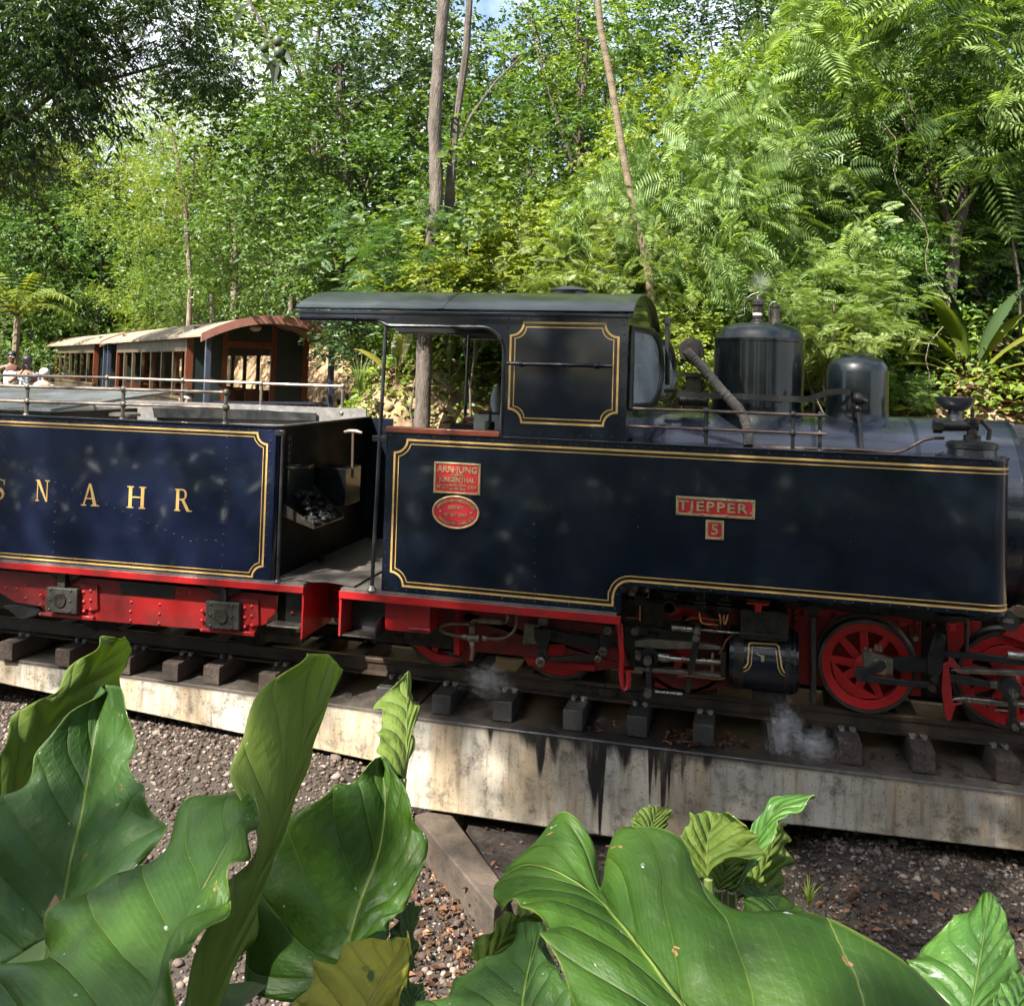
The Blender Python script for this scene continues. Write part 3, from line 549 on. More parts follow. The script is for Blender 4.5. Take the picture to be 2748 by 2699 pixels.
# rods and valve gear, front engine
rod('hanger_rod', C6((1440, 190), (1440, 470)), .42, .014, BLACK, loco)
tr('crank_block', C6((540, 470), (800, 545), (800, 695), (620, 640), (540, 620)), .40, .06, DULL, loco)
m = MB(); 
for p in C6((560, 450), (600, 460), (650, 430), (690, 440)): m.tube([LF.W((p[0], p[1]+12), .43), LF.W((p[0], p[1]-4), .43)], .011, 6)
m.build('oil_cup', DULL, loco)
tr('bush', C6((640, 545), (740, 560), (740, 690), (640, 670)), .39, .012, BRASS, loco)
tr('return_crank', C6((470, 625), (590, 620), (690, 560), (735, 575), (745, 620), (700, 660), (590, 690), (560, 745), (500, 745), (472, 710)), .355, .035, BLACK, loco)
tr('coupling_rod', C6((800, 530), (1100, 540), (1230, 560), (1230, 650), (1110, 660), (860, 655), (800, 620)), .42, .035, BLACK, loco)
tr('eccentric_rod', C6((560, 690), (930, 735), (1120, 750), (1120, 800), (900, 785), (560, 745)), .35, .03, BLACK, loco)
tr('expansion_link', C6((1170, 320), (1240, 330), (1265, 380), (1240, 450), (1235, 640), (1190, 720), (1150, 730), (1105, 660), (1100, 560), (1130, 430)), .37, .04, BLACK, loco)
for p in C6((1215, 370), (1155, 710), (1130, 785), (1170, 500)): MB().lathe([(.024, -.03), (.024, .03)], LF.W(p, .37), 'y', 12).build('pin', OILY, loco)
tr('radius_rod', C6((1150, 490), (1250, 485), (1480, 495), (1750, 520), (1950, 545), (2100, 560), (2100, 625), (1760, 590), (1450, 545), (1150, 530)), .40, .03, BLACK, loco)
tr('main_rod', C6((1220, 665), (1450, 700), (1680, 750), (1680, 800), (1450, 770), (1220, 735)), .39, .035, BLACK, loco)
tr('slide_bar', C6((1300, 640), (1360, 632), (1950, 655), (2100, 665), (2100, 700), (1800, 690), (1400, 672)), .36, .06, DULL, loco)
tr('slide_bar', C6((1300, 905), (1340, 885), (1410, 878), (1950, 935), (2100, 950), (2100, 985), (1700, 955), (1410, 920)), .36, .06, STEEL, loco)
tr('crosshead', C6((1650, 740), (1740, 745), (1745, 815), (1650, 800)), .37, .05, DULL, loco)
m = MB().lathe([(.062, -.02), (.062, .05)], LF.W(C6((1815, 800))[0], .34), 'y', 20); m.prism(P2(LF, C6((1780, 760), (1860, 770), (1880, 900), (1865, 1110), (1830, 1110), (1800, 900)), .345), .345, .375); m.lathe([(.034, -.03), (.034, .04)], LF.W(C6((1845, 1110))[0], .34), 'y', 14); m.build('drop_link', BLACK, loco)
for p, r in zip(C6((1838, 835), (1845, 905), (1845, 1120)), (.026, .016, .020)): MB().lathe([(r, -.05), (r, .02)], LF.W(p, .33), 'y', 6).build('pin', STEEL, loco)
rod('union_link', C6((1870, 1105), (2000, 1115)), .34, .016, STEEL, loco)
m = MB(); m.tube([LF.W(p, .40) for p in C6((1790, 505), (1870, 515), (2000, 525))], .027, 12); m.build('valve_spindle', STEEL, loco)
# ---- rear engine motion: slide bars, crosshead, cylinder
for nm_, pts, Y, d, mt in (
    ('slide_bar', C5((185, 560), (350, 545), (725, 575), (1000, 615), (1000, 650), (800, 640), (470, 640), (185, 615)), .36, .06, DULL),
    ('slide_bar', C5((185, 810), (470, 830), (900, 870), (1040, 885), (1040, 915), (470, 870), (185, 845)), .36, .06, DULL),
    ('radius_rod', C5((95, 420), (740, 480), (740, 560), (470, 540), (95, 480)), .40, .03, OILY),
    ('crosshead', C5((190, 655), (275, 660), (275, 740), (190, 720)), .36, .06, DULL),
    ('combination_lever', C5((735, 565), (805, 560), (790, 650), (735, 870), (710, 1060), (665, 1050), (690, 850), (725, 640)), .34, .03, BLACK),
    ('lever_head', C5((755, 400), (815, 410), (808, 560), (740, 555), (735, 520)), .335, .045, OILY),
    ('drop_link', C5((285, 700), (370, 690), (380, 760), (345, 850), (345, 1060), (305, 1060), (290, 850)), .335, .03, BLACK),
    ('gland', C5((1000, 665), (1055, 668), (1055, 910), (1000, 905)), .36, .10, OILY),
    ('gland_plate', C5((910, 670), (935, 670), (935, 880), (910, 875)), .38, .07, DULL),
    ('valve_chest', C5((1190, 265), (1590, 290), (1640, 330), (1640, 560), (1560, 575), (1190, 540)), .30, .3, OILY),
    ('valve_chest_flange', C5((1180, 485), (1640, 520), (1640, 545), (1180, 515)), .285, .3, OILY),
    ('cylinder_saddle', C5((1200, 545), (1600, 580), (1600, 615), (1200, 590)), .37, .2, OILY),
    ('frame_stay', C5((720, 470), (1190, 500), (1190, 1020), (1030, 1000), (720, 1060), (380, 1000), (380, 880), (720, 880)), .50, .03, REDD),
    ('frame_stay', C5((100, 140), (1180, 260), (1180, 480), (100, 400)), .52, .03, REDD),
    ('bearer', C5((1235, 160), (1470, 180), (1470, 205), (1235, 185)), .10, .2, OILY),
    ('red_stop', C5((1250, 192), (1462, 208), (1455, 232), (1395, 228), (1380, 295), (1325, 290), (1320, 240), (1328, 225), (1250, 212)), .10, .03, RED),
    ('footplate_bracket', C4((1700, 485), (1745, 480), (1765, 900), (1725, 900)), .10, .02, RED)):
    tr(nm_, pts, Y, d, mt, loco)
g = P2(LF, C4((1700, 480), (1725, 600), (1740, 800), (1735, 1000), (1745, 1110), (1765, 1165), (1800, 1140), (1812, 1050), (1805, 960)), .16)
MB().tube([(x, .16, z) for x, z in g], .017, 8).build('guard_iron', RED, loco)
m = MB(); m.tube([LF.W(p, .39) for p in C5((415, 710), (510, 722))], .034, 14); m.tube([LF.W(p, .39) for p in C5((510, 725), (1000, 765))], .021, 12); m.build('piston_rod', STEEL, loco)
m = MB(); m.tube([LF.W(p, .40) for p in C5((540, 435), (735, 452))], .026, 14); m.tube([LF.W(p, .40) for p in C5((815, 455), (1180, 490))], .011, 10); m.tube([LF.W(p, .40) for p in C5((930, 458), (960, 462))], .02, 6); m.build('valve_spindle', STEEL, loco)
rod('union_link', C5((380, 1040), (640, 1065)), .345, .011, STEEL, loco)
for p, r in zip(C5((315, 740), (318, 815), (315, 1045), (195, 460), (780, 455), (770, 525), (225, 700)), (.030, .014, .028, .026, .026, .026, .02)): MB().lathe([(r, -.045), (r*.9, -.05), (r, .02)], LF.W(p, .335), 'y', 10).build('pin', DULL, loco)
m = MB().lathe([(.062, -.01), (.062, .04)], LF.W(C5((325, 715))[0], .345), 'y', 20).build('crosshead_boss', BLACK, loco)
# leaf spring
m = MB()
for k in range(6):
    a = C5((270-0*k+18*k, 300+22*k), (400+10*k, 352+16*k), (560, 400+8*k), (700, 395+8*k))
    q = [LF.W(p, .47) for p in a]; m.prism([(x, z+.006) for x, _, z in q]+[(x, z-.004) for x, _, z in q[::-1]], .46, .53)
m.build('leaf_spring', OILY, loco, kind='stuff')
# lubricators with copper pipes
def lubricator(pts_body, pts_cap, nmz):
    o = tr('lubricator', pts_body, .30, .09, BLACK, loco); tr('lid', pts_cap, .285, .12, OILY, o); return o
lubricator(C5((180, 160), (285, 170), (280, 225), (190, 215)), C5((185, 130), (305, 140), (300, 165), (182, 155)), 0)
lubricator(C5((745, 215), (860, 225), (855, 280), (755, 270)), C5((745, 185), (870, 195), (865, 218), (745, 208)), 0)
lubricator(C5((970, 235), (1090, 245), (1080, 315), (975, 305)), C5((965, 195), (1095, 208), (1092, 232), (965, 222)), 0)
for pts in (C5((220, 60), (285, 65), (290, 140), (215, 130)), C5((780, 110), (840, 115), (860, 190), (755, 180)), C5((1010, 140), (1060, 145), (1085, 205), (985, 195))): tr('lubricator_bracket', pts, .33, .03, OILY, loco)
m = MB().lathe([(.045, -.05), (.045, .03), (.034, .03), (.034, -.05)], LF.W(C5((520, 235))[0], .3), 'y', 20).build('pipe_flange', OILY, loco)
tr('flange_bracket', C5((440, 90), (610, 105), (570, 190), (480, 185)), .33, .03, OILY, loco)
m = MB()
for pts in (C5((238, 235), (238, 260), (238, 375)), C5((105, 340), (228, 348)), C5((800, 290), (802, 340), (815, 385), (850, 403), (980, 410)), C5((660, 368), (720, 343), (800, 343), (1010, 366)), C5((990, 310), (995, 370), (1000, 405)), C5((1030, 315), (1028, 370), (1035, 410)), C5((1068, 315), (1062, 360), (1042, 410)), C5((1110, 505), (1050, 560), (1020, 630), (985, 685)), C5((590, 900), (690, 893), (800, 905), (940, 925), (1040, 920))): MB().tube([LF.W(p, .33) for p in pts], .0062, 6).build('copper_pipe', COPPER, loco)
# cylinder with its lining
cl, crt = LF.X(C5((1075, 800))[0], .27), LF.X(C5((1745, 820))[0], .27); ccz = LF.Z(C5((1400, 830))[0], .25); cyy = .50; cR = .205
cyl = MB().lathe([(.13, cl), (.16, cl+.004), (cR-.01, cl+.005), (cR-.01, cl+.035), (cR, cl+.036), (cR, crt-.05), (cR+.004, crt-.05), (cR+.004, crt-.03), (cR-.01, crt-.03), (cR-.01, crt), (.001, crt)], (0, cyy, ccz), 'x', 40).build('cylinder', NAVY, loco)
for a, b in ((cl+.03, cl+.095), (crt-.085, crt-.02)): MB().lathe([(cR+.003, a), (cR+.003, b)], (0, cyy, ccz), 'x', 40).build('cylinder_band', OILY, cyl)
cylm = lambda x, z, y: (x, cyy-math.sqrt(max(.0004, (cR-y)**2-min((cR-.02)**2, (z-ccz)**2))), z)
lp = P2(LF, C5((1180, 840), (1235, 815), (1258, 780), (1270, 615), (1290, 605), (1530, 620), (1555, 640), (1580, 820), (1600, 860), (1650, 890), (1665, 940), (1662, 1010)), .28)
lf_ = []
for i in range(len(lp)-1): lf_ += [(lp[i][0]+(lp[i+1][0]-lp[i][0])*k/4, lp[i][1]+(lp[i+1][1]-lp[i][1])*k/4) for k in range(4)]
MB().strip(lf_+[lp[-1]], .0095, wrap=cylm).build('gold_lining', GOLD, cyl, smooth=False)
MB().strip(offset(lf_+[lp[-1]], -.022), .005, wrap=cylm).build('gold_lining', GOLD, cyl, smooth=False)
m = MB(); m.tube([LF.W(p, .285) for p in C5((1335, 680), (1400, 712))], .006); m.tube([LF.W(p, .285) for p in C5((1400, 700), (1398, 755))], .011, 6); m.build('drain_cock', BRASS, cyl)
MB().box(cl+.15, crt-.08, .42, .6, ccz-cR-.06, ccz-cR+.01).build('drain_pipe', OILY, cyl)
rod('sand_pipe', A8((1735, 610), (1735, 900), (1735, 1290)), .40, .021, BLACK, loco)
tr('sand_pipe_bracket', A8((1660, 520), (1820, 530), (1760, 610), (1705, 605)), .40, .03, BLACK, loco)
# rear engine connecting rod and gear
for nm_, pts, Y, d, mt in (
    ('crosshead_plate', C4((730, 470), (880, 490), (870, 690), (710, 690), (715, 560)), .36, .03, DULL),
    ('crank_block', C4((820, 520), (990, 540), (990, 640), (960, 730), (900, 750), (830, 650)), .33, .05, BLACK),
    ('oil_cup', C4((870, 420), (965, 425), (960, 500), (865, 490)), .34, .05, DULL),
    ('connecting_rod', C4((990, 530), (1060, 550), (1500, 640), (1500, 750), (1000, 660)), .345, .035, BLACK),
    ('connecting_rod', C4((1000, 500), (1060, 545), (1510, 590), (1700, 640), (1700, 750), (1500, 650), (1060, 560)), .38, .03, OILY),
    ('expansion_link', C4((1560, 500), (1680, 490), (1600, 760), (1520, 780), (1510, 660)), .32, .04, BLACK),
    ('eccentric_rod', C4((990, 830), (1200, 810), (1500, 790), (1560, 810), (1530, 860), (1200, 870), (990, 880)), .31, .03, OILY),
    ('return_crank', C4((850, 740), (930, 740), (960, 830), (960, 890), (870, 890), (855, 800)), .31, .04, BLACK),
    ('crank_web', C4((1000, 690), (1150, 690), (1160, 740), (1130, 800), (1060, 825), (960, 800)), .40, .03, RED)):
    tr(nm_, pts, Y, d, mt, loco)
for p, r in zip(C4((905, 860), (1550, 750), (1600, 535), (1500, 830)), (.034, .030, .028, .024)): MB().lathe([(r, -.04), (r*.9, -.042), (r*.5, -.043), (r*.5, -.056), (r*.4, -.056), (r*.4, .02)], LF.W(p, .31), 'y', 12).build('pin', DULL, loco)

# ------------------------------------------------------------------ the tender
TO = (-3.2, 0.0, 0.0); TF = Frame(TO, .035)
tender = thing('coal_tender', 'blue tender lettered SNAHR on red frames, coupled behind the locomotive', 'tender', TO, .035)
TT, TB = 1.732, .660
XF = TF.X((737, 1300)); XL = -7.0
bx = MB(); bx.plan([(XL, 0), (XF-.03, 0), (XF-.008, .008), (XF, .03), (XF, .05), (XL, .05)], TB, TT)
tside = bx.build('tank_side', TENDERBLUE, tender)
MB().box(XL, XF, 1.82, 1.86, TB, TT).build('tank_side', TENDERBLUE, tender)
MB().box(XF-.02, XF, .05, 1.82, TB, TT).build('bulkhead', pm('polished_navy', (.004, .005, .008), .55, metal=0, spec=.06, col2=(.006, .007, .010), scale=3, bump=.05, bscale=3), tender)
MB().box(XL, XF-.02, .05, 1.82, 1.28, 1.30).build('bunker_floor', GREYIN, tender)
MB().box(XL, XF-.02, 1.795, 1.82, 1.30, TT+.08).build('bunker_lining', GREYIN, tender)
MB().box(XL, XF+.01, -.012, .03, TT, TT+.014).build('top_edging', NAVYD, tside, bevel=.003)
MB().box(XF-.02, XF+.012, .03, 1.86, TT, TT+.014).build('bulkhead_edging', FLOORP, tender, bevel=.003)
MB().box(XF, -2.98, 1.84, 1.86, TB, TT+.0).build('far_weather_sheet', NAVY, tender)
zt_, zb_ = P2(TF, A5((800, 231)), 0)[0][1], P2(TF, A5((800, 1137)), 0)[0][1]; xr_ = P2(TF, A5((1725, 700)), 0)[0][0]; rs = .078
tp_ = [(XL+.05, zt_)]+arc(xr_, zt_, rs, 180, 270)+arc(xr_, zb_, rs, 90, 180)+[(XL+.05, zb_)]
MB().strip(tp_, .0135).build('gold_lining', GOLD, tside, smooth=False); MB().strip(offset(tp_, -.027), .0055).build('gold_lining', GOLD, tside, smooth=False)
MB().strip(offset(tp_, -.0155), .016, y=-.001).build('black_lining', BLACKLINE, tside, smooth=False)
mb = MB(); rz1, rz0 = P2(TF, A5((800, 217)), 0)[0][1], P2(TF, A5((800, 1155)), 0)[0][1]
x = XF-.06
while x > XL: mb.rivet(x, 0, rz1, .0088); mb.rivet(x, 0, rz0, .0088); x -= .0775
dg = [(30+55.1*k, 450+23.9*k) for k in range(-3, 23)]+[(1280, 966), (1342, 970), (1405, 973)]
for p in A5(*dg): mb.rivet(*TF.W(p, 0), .0085)
for k in range(7): mb.rivet(*TF.W(A5((363-2.7*k, 655+65.5*k))[0], 0), .0085)
for k in range(13): mb.rivet(*TF.W(A5((1481-3.1*k, 300+70*k))[0], 0), .0085)
for k in range(14): mb.rivet(*TF.W(A5((1765-3.2*k, 255+68*k))[0], 0), .0085)
mb.build('rivets', TENDERBLUE, tside, kind='stuff')
# serif lettering, strokes in a unit box
def serif(ch):
    m = []; S = lambda *p: m.append(list(p)); th, tn, sh = .17, .06, .05
    def stem(x, w, s0=.09): S((x-w/2, 0), (x+w/2, 0), (x+w/2, 1), (x-w/2, 1)); S((x-w/2-s0, 0), (x+w/2+s0, 0), (x+w/2+s0, sh), (x-w/2-s0, sh)); S((x-w/2-s0, 1-sh), (x+w/2+s0, 1-sh), (x+w/2+s0, 1), (x-w/2-s0, 1))
    if ch == 'H': stem(.17, th); stem(.80, th); S((.2, .48), (.78, .48), (.78, .54), (.2, .54))
    if ch == 'N': stem(.14, tn); S((.74, 0), (.80, 0), (.80, 1), (.74, 1)); S((.62, 1-sh), (.92, 1-sh), (.92, 1), (.62, 1)); S((.06, 1), (.26, 1), (.80, 0), (.70, 0))
    if ch == 'A': S((.40, 1.03), (.52, 1.03), (.16, 0), (.10, 0)); S((.42, 1.03), (.52, 1.03), (.88, 0), (.68, 0)); S((.22, .31), (.68, .31), (.66, .37), (.24, .37)); S((0, 0), (.28, 0), (.28, sh), (0, sh)); S((.56, 0), (1, 0), (1, sh), (.56, sh))
    if ch == 'R':
        stem(.17, th, .08); o = arc(.42, .745, .255, 92, -92, 10); i = arc(.40, .745, .195, -92, 92, 10); S(*([(.2, 1)]+o+[(.2, .49), (.2, .55)]+[(min(x, .56), z) for x, z in i]+[(.2, .94)])); S((.38, .50), (.55, .51), (.88, 0), (.70, 0)); S((.70, 0), (1, 0), (1, sh), (.72, sh))
    if ch == 'S':
        c = [(.72, .76), (.66, .9), (.5, .965), (.32, .95), (.19, .85), (.18, .70), (.30, .58), (.50, .48), (.66, .37), (.68, .22), (.58, .07), (.40, .03), (.2, .08), (.1, .24)]; wd = [.03, .05, .06, .09, .12, .15, .17, .18, .16, .13, .09, .06, .05, .03]
        for k in range(len(c)-1):
            (x0, z0), (x1, z1) = c[k], c[k+1]; l = math.hypot(x1-x0, z1-z0); nx, nz = -(z1-z0)/l, (x1-x0)/l; a, b = wd[k]/2, wd[k+1]/2; S((x0+nx*a, z0+nz*a), (x1+nx*b, z1+nz*b), (x1-nx*b, z1-nz*b), (x0-nx*a, z0-nz*a))
        S((.70, .72), (.74, .72), (.74, .99), (.70, .95)); S((.08, .02), (.12, .05), (.12, .29), (.08, .29))
    return m
for ch, bl, tr2 in (('S', (-55, 700), (62, 572)), ('N', (228, 712), (333, 581)), ('A', (527, 741), (650, 608)), ('H', (824, 757), (955, 622)), ('R', (1133, 775), (1255, 640))):
    (x0, z0), (x1, z1) = P2(TF, A5(bl, tr2), 0); h = .158; zc = (z0+z1)/2; wdt = x1-x0; d = MB(); s = MB()
    for k, poly in enumerate(serif(ch)):
        q = [(x0+u*wdt, zc+(v-.5)*h) for u, v in poly]
        d.prism(q, -.0016-.0002*k, -.0004); s.prism([(x+.004, z-.004) for x, z in q], -.0008-.00005*k, -.0002)
    o = d.build('letter', GOLD, tside, smooth=False); s.build('letter_shade', BLACKLINE, tside, smooth=False)
# railings
rl = MB(); rl2 = MB()
nu = [TF.W(p, .05) for p in A1((-600, 905), (205, 934), (920, 955), (1682, 978))]; nl = [TF.W(p, .05) for p in A1((-600, 1020), (205, 1045), (920, 1066), (1682, 1092))]
rl.tube(nu, .0125); rl.tube(nl, .0125)
rr = rl.build('near_railing', RAILPIPE, tender)
for k in (1, 2, 3):
    m = MB().tube([(nu[k][0], .05, TT), (nu[k][0], .05, nu[k][2])], .0145); m.ball(nu[k], .027); m.ball(nl[k], .027); m.lathe([(.026, 0), (.02, .014)], (nu[k][0], .05, TT+.01)); m.build('railing_post', DULL, rr)
fu = [TF.W(p, 1.81) for p in A1((797, 868), (1360, 889), (1939, 909))]+[TF.W(p, 1.81) for p in A2((283, 912), (888, 932))]
fl_ = [(p[0], p[1], p[2]-.245) for p in fu]
m = MB().tube(fu, .0125); m.tube(fl_, .0125); c0 = fu[0]; m.tube([c0, (c0[0]-.9, .9, c0[2]), (c0[0]-1.0, .1, c0[2])], .0125); fr_ = m.build('far_railing', RAILPIPE, tender)
for k in (0, 1, 3, 4):
    m = MB().tube([(fu[k][0], 1.81, TT), fu[k]], .0145); m.ball(fu[k], .027); m.ball(fl_[k], .027); m.build('railing_post', DULL, fr_)
# bunker furniture: sloping hatch cover and filler
hz = TF.Z((190, 1050), .9); hx1 = TF.X((380, 1060), .9)
m = MB(); m.add([(-6.9, .25, hz-.12), (hx1-.35, .25, hz-.12), (hx1, .8, hz-.02), (hx1-.1, 1.5, hz+.01), (-6.9, 1.5, hz+.01)]+[(-6.9, .25, hz-.14), (hx1-.35, .25, hz-.14), (hx1, .8, hz-.04), (hx1-.1, 1.5, hz-.01), (-6.9, 1.5, hz-.01)], [(0, 1, 2, 3, 4), (9, 8, 7, 6, 5), (0, 5, 6, 1), (1, 6, 7, 2), (2, 7, 8, 3), (3, 8, 9, 4)])
m.build('hatch_cover', pm('grey_steel_sheet', (.10, .105, .115), .3, metal=.3, col2=(.15, .155, .165), scale=3), tender, ang=10)
MB().box(-6.9, hx1-.4, .3, 1.45, 1.30, hz-.15).build('hatch_coaming', BLACK, tender)
fx_ = TF.X((333, 1090), .75); MB().lathe([(.085, 1.30), (.085, 1.72), (.13, 1.725), (.13, 1.745), (.09, 1.755), (.001, 1.757)], (fx_, .75, 0), 'z', 20).build('water_filler', DULL, tender)
tr('coal_board', A1((1130, 1090), (1939, 1105), (2350, 1130), (2350, 1190), (1145, 1165)), 1.76, .02, BLACK, tender, fr=TF)
# end post, bulkhead fittings
pa, pb = TF.W((760, 1158), .0), TF.W((745, 1562), .0); MB().tube([pa, pb], .0125).build('grab_post', BLACK, tender); MB().lathe([(.03, 0), (.025, .012), (.014, .02)], (pb[0], pb[1], TB)).build('post_foot', BLACK, tender)
MB().box(XF-.01, pa[0]+.015, -.012, .012, pa[2]-.03, pa[2]+.01).build('post_bracket', BLACK, tender, bevel=.004)
# footplate, valance and step
rv = TF.X((817, 1585)); MB().box(XL, rv, -.015, 1.86, .643, TB).build('footplate', FLOORP, tender)
MB().box(XL, rv, -.022, -.008, .597, .645).build('valance', RED, tender, bevel=.002)
MB().box(rv-.012, rv, -.008, .5, .28, .643).build('step_bracket', RED, tender)
MB().box(rv-.04, rv+.25, .5, .56, .30, .60).build('drag_box', RED, tender, bevel=.003)
fq = [onZ(*p, .675) for p in C7((280, 1725), (450, 1750), (600, 1750), (750, 1775), (880, 1800), (1050, 1700))]; fq = [TF.Ri@(v-TF.O)+TF.O for v in fq]
pl_ = [(v[0], v[1]) for v in fq]+[(fq[-1][0]+.06, 1.75), (fq[0][0], 1.75)]
MB().plan(pl_, .668, .676).build('fall_plate', FLOORP, tender)
MB().box(XF, fq[-1][0]-.1, .1, 1.84, .655, .664).build('cab_floor', FLOORP, tender)
s0, s1 = TF.X(A6((165, 1600))[0], -.01), TF.X(A6((385, 1615))[0], -.01); sz = TF.Z(A6((270, 1600))[0], -.01)
MB().box(s0, s1, -.01, .12, sz-.01, sz).build('step', DULL, tender, bevel=.003); MB().box(s0+.08, rv-.012, .12, .135, sz, .643).build('step_back', BLACK, tender)
MB().prism(P2(TF, A6((162, 1590), (175, 1550), (235, 1500), (235, 1590)), .11), .11, .122).build('step_side', BLACK, tender)
# frames and axle boxes
ff = tr('frame_plate', A5((-900, 1090), (0, 1160), (1800, 1325), (1790, 1500), (1670, 1530), (1650, 1598), (1340, 1556), (1280, 1545), (600, 1490), (590, 1488), (300, 1440), (265, 1400), (100, 1372), (0, 1310), (-900, 1230)), .11, .025, REDT, tender, fr=TF)
tr('frame_slot', A5((775, 1238), (1135, 1262), (1130, 1350), (790, 1322)), .104, .01, BLACK, ff, fr=TF)
MB().box(XL, rv-.2, .3, .33, .2, .62).build('frame_plate', OILY, tender)
def axlebox(pts, cen, sh):
    o = tr('axle_box', pts, .045, .10, pm('grimy_green', (.012, .012, .010), .55, col2=(.026, .024, .018), scale=12, bump=.2) if 'grimy_green' not in MATS else MATS['grimy_green'], tender, fr=TF, bevel=.006)
    c = TF.W(A5(cen)[0], .045); MB().lathe([(.001, -.012), (.05, -.012), (.056, 0)], c, 'y', 24).build('axle_cover', OILY, o)
    m = MB()
    for a in (-1, 1):
        for b in (-1, 0, 1): m.rivet(c[0]+a*.085, .045, c[2]+b*.075, .012)
    m.build('bolt', OILY, o, kind='stuff')
    h = MB()
    for k, (dx, dz, n) in enumerate(((220, -10, 3), (265, -20, 2), (-60, 10, 2))):
        for j in range(3): h.rivet(*TF.W(A5((cen[0]+dx-65, cen[1]+dz+(j-1)*62+20))[0], .09), .015)
    m2 = tr('horn_guide', A5((cen[0]+130, cen[1]-110), (cen[0]+195, cen[1]-105), (cen[0]+240, cen[1]-100), (cen[0]+245, cen[1]+60), (cen[0]+190, cen[1]+75), (cen[0]+180, cen[1]+60), (cen[0]+130, cen[1]+70)), .09, .02, REDT, tender, fr=TF)
    h.build('bolt', RED, m2, kind='stuff')
    tr('frame_tie', A5((cen[0]-140, cen[1]+80), (cen[0]+215, cen[1]+108), (cen[0]+215, cen[1]+132), (cen[0]-140, cen[1]+100)), .085, .03, REDT, tender, fr=TF)
    s = MB()
    for k in range(5):
        w_ = .20-.03*k; z0_ = c[2]+.175-.013*k; s.prism([(c[0]-w_, z0_+.03), (c[0], z0_), (c[0]+w_, z0_+.03), (c[0]+w_, z0_+.037), (c[0], z0_+.010), (c[0]-w_, z0_+.037)], .07, .12)
    s.box(c[0]-.03, c[0]+.03, .05, .13, c[2]+.09, c[2]+.2); s.build('leaf_spring', OILY, tender, kind='stuff')
    wr = .265; t = MB().lathe([(wr, 0), (wr, .08), (wr+.02, .09), (wr+.02, .11), (.001, .11)], (c[0]+.02, .5, wr+.035), 'y', 40); t.lathe([(.001, -.001), (wr-.001, -.001)], (c[0]+.02, .5, wr+.035), 'y', 40); t.build('wheel', OILY, tender)
axlebox(A5((302, 1272), (500, 1287), (498, 1452), (300, 1432)), (390, 1358), 0)
axlebox(A5((1338, 1362), (1555, 1378), (1552, 1556), (1334, 1540)), (1438, 1460), 0)
m = MB()
for p in A5((855, 1370), (850, 1430), (850, 1490), (1040, 1385), (1037, 1447), (1034, 1510), (1158, 1305), (660, 1262), (740, 1270), (107, 1287), (38, 1278), (172, 1260), (168, 1345), (1240, 1305), (1900, 1440)): m.rivet(*TF.W(p, .11), .0135)
m.build('bolt', RED, ff, kind='stuff')
tr('brake_shoe', A5((20, 1395), (200, 1385), (265, 1420), (230, 1460), (130, 1480)), .14, .08, BLACK, tender, fr=TF)
tr('drag_bar', A6((115, 1655), (180, 1640), (205, 1650), (420, 1640), (400, 1720), (150, 1700)), .3, .2, OILY, tender, fr=TF)
hp = [TF.W(p, .45) for p in A6((600, 1330), (605, 1400), (615, 1480), (640, 1560), (670, 1590))]; MB().tube(hp, .012).build('brake_hose', BLACK, tender)
# tray of coal, tool box, shovel and chain on the bulkhead
tv = [(XF, .12, 1.10), (XF, .66, 1.10), (XF+.26, .66, 1.02), (XF+.26, .12, 1.02)]
m = MB().add(tv+[(x, y, z+.012) for x, y, z in tv], [(0, 3, 2, 1)[::-1], (4, 7, 6, 5), (0, 4, 5, 1), (1, 5, 6, 2), (2, 6, 7, 3), (3, 7, 4, 0)])
m.prism([(XF, 1.10), (XF+.26, 1.02), (XF+.26, 1.05), (XF, 1.26)], .65, .662); m.prism([(XF, 1.10), (XF+.26, 1.02), (XF+.26, 1.05), (XF, 1.2)], .112, .122); m.build('coal_chute', OILY, tender)
MB().box(XF-.001, XF+.004, .2, .66, 1.10, 1.42).build('coal_door', BLACK, tender)
MB().box(XF, XF+.24, .72, 1.04, 1.10, 1.39).build('tool_box', pm('polished_steel_box', (.008, .009, .011), .12, metal=.15, spec=.4, col2=(.012, .012, .014), scale=3), tender, bevel=.004)
def lump(rng, o, r, mb):
    b = MB().ball((0, 0, 0), r*1.05, 5, 4, (1, rng.uniform(.6, 1), rng.uniform(.5, .9)))
    a = rng.uniform(0, 6); ca, sa = math.cos(a), math.sin(a)
    V = [(o[0]+(v[0]*ca-v[1]*sa)*rng.uniform(.65, 1.3), o[1]+(v[0]*sa+v[1]*ca)*rng.uniform(.65, 1.3), o[2]+v[2]*rng.uniform(.65, 1.3)) for v in b.v]; mb.add(V, b.f); return mb
rg = random.Random(3); mb = MB()
for k in range(46):
    u, v_ = rg.uniform(.0, .24), rg.uniform(.15, .63); hgt = max(0, .17-.62*u-abs(v_-.36)*.12)
    lump(rg, (XF+.01+u, v_, 1.115-.31*u+rg.uniform(0, 1)*hgt), rg.uniform(.025, .045), mb)
tag(mb.build('coal', COAL, None, kind='stuff', smooth=False), 'small heap of black coal lying in the tender chute', 'coal')
def tw(v): q = TF.Ri.T@(np.array(v)-TF.O)+TF.O; return q
bpy.data.objects['coal'].location = tw((0, 0, 0)); bpy.data.objects['coal'].rotation_euler = (0, 0, .035)
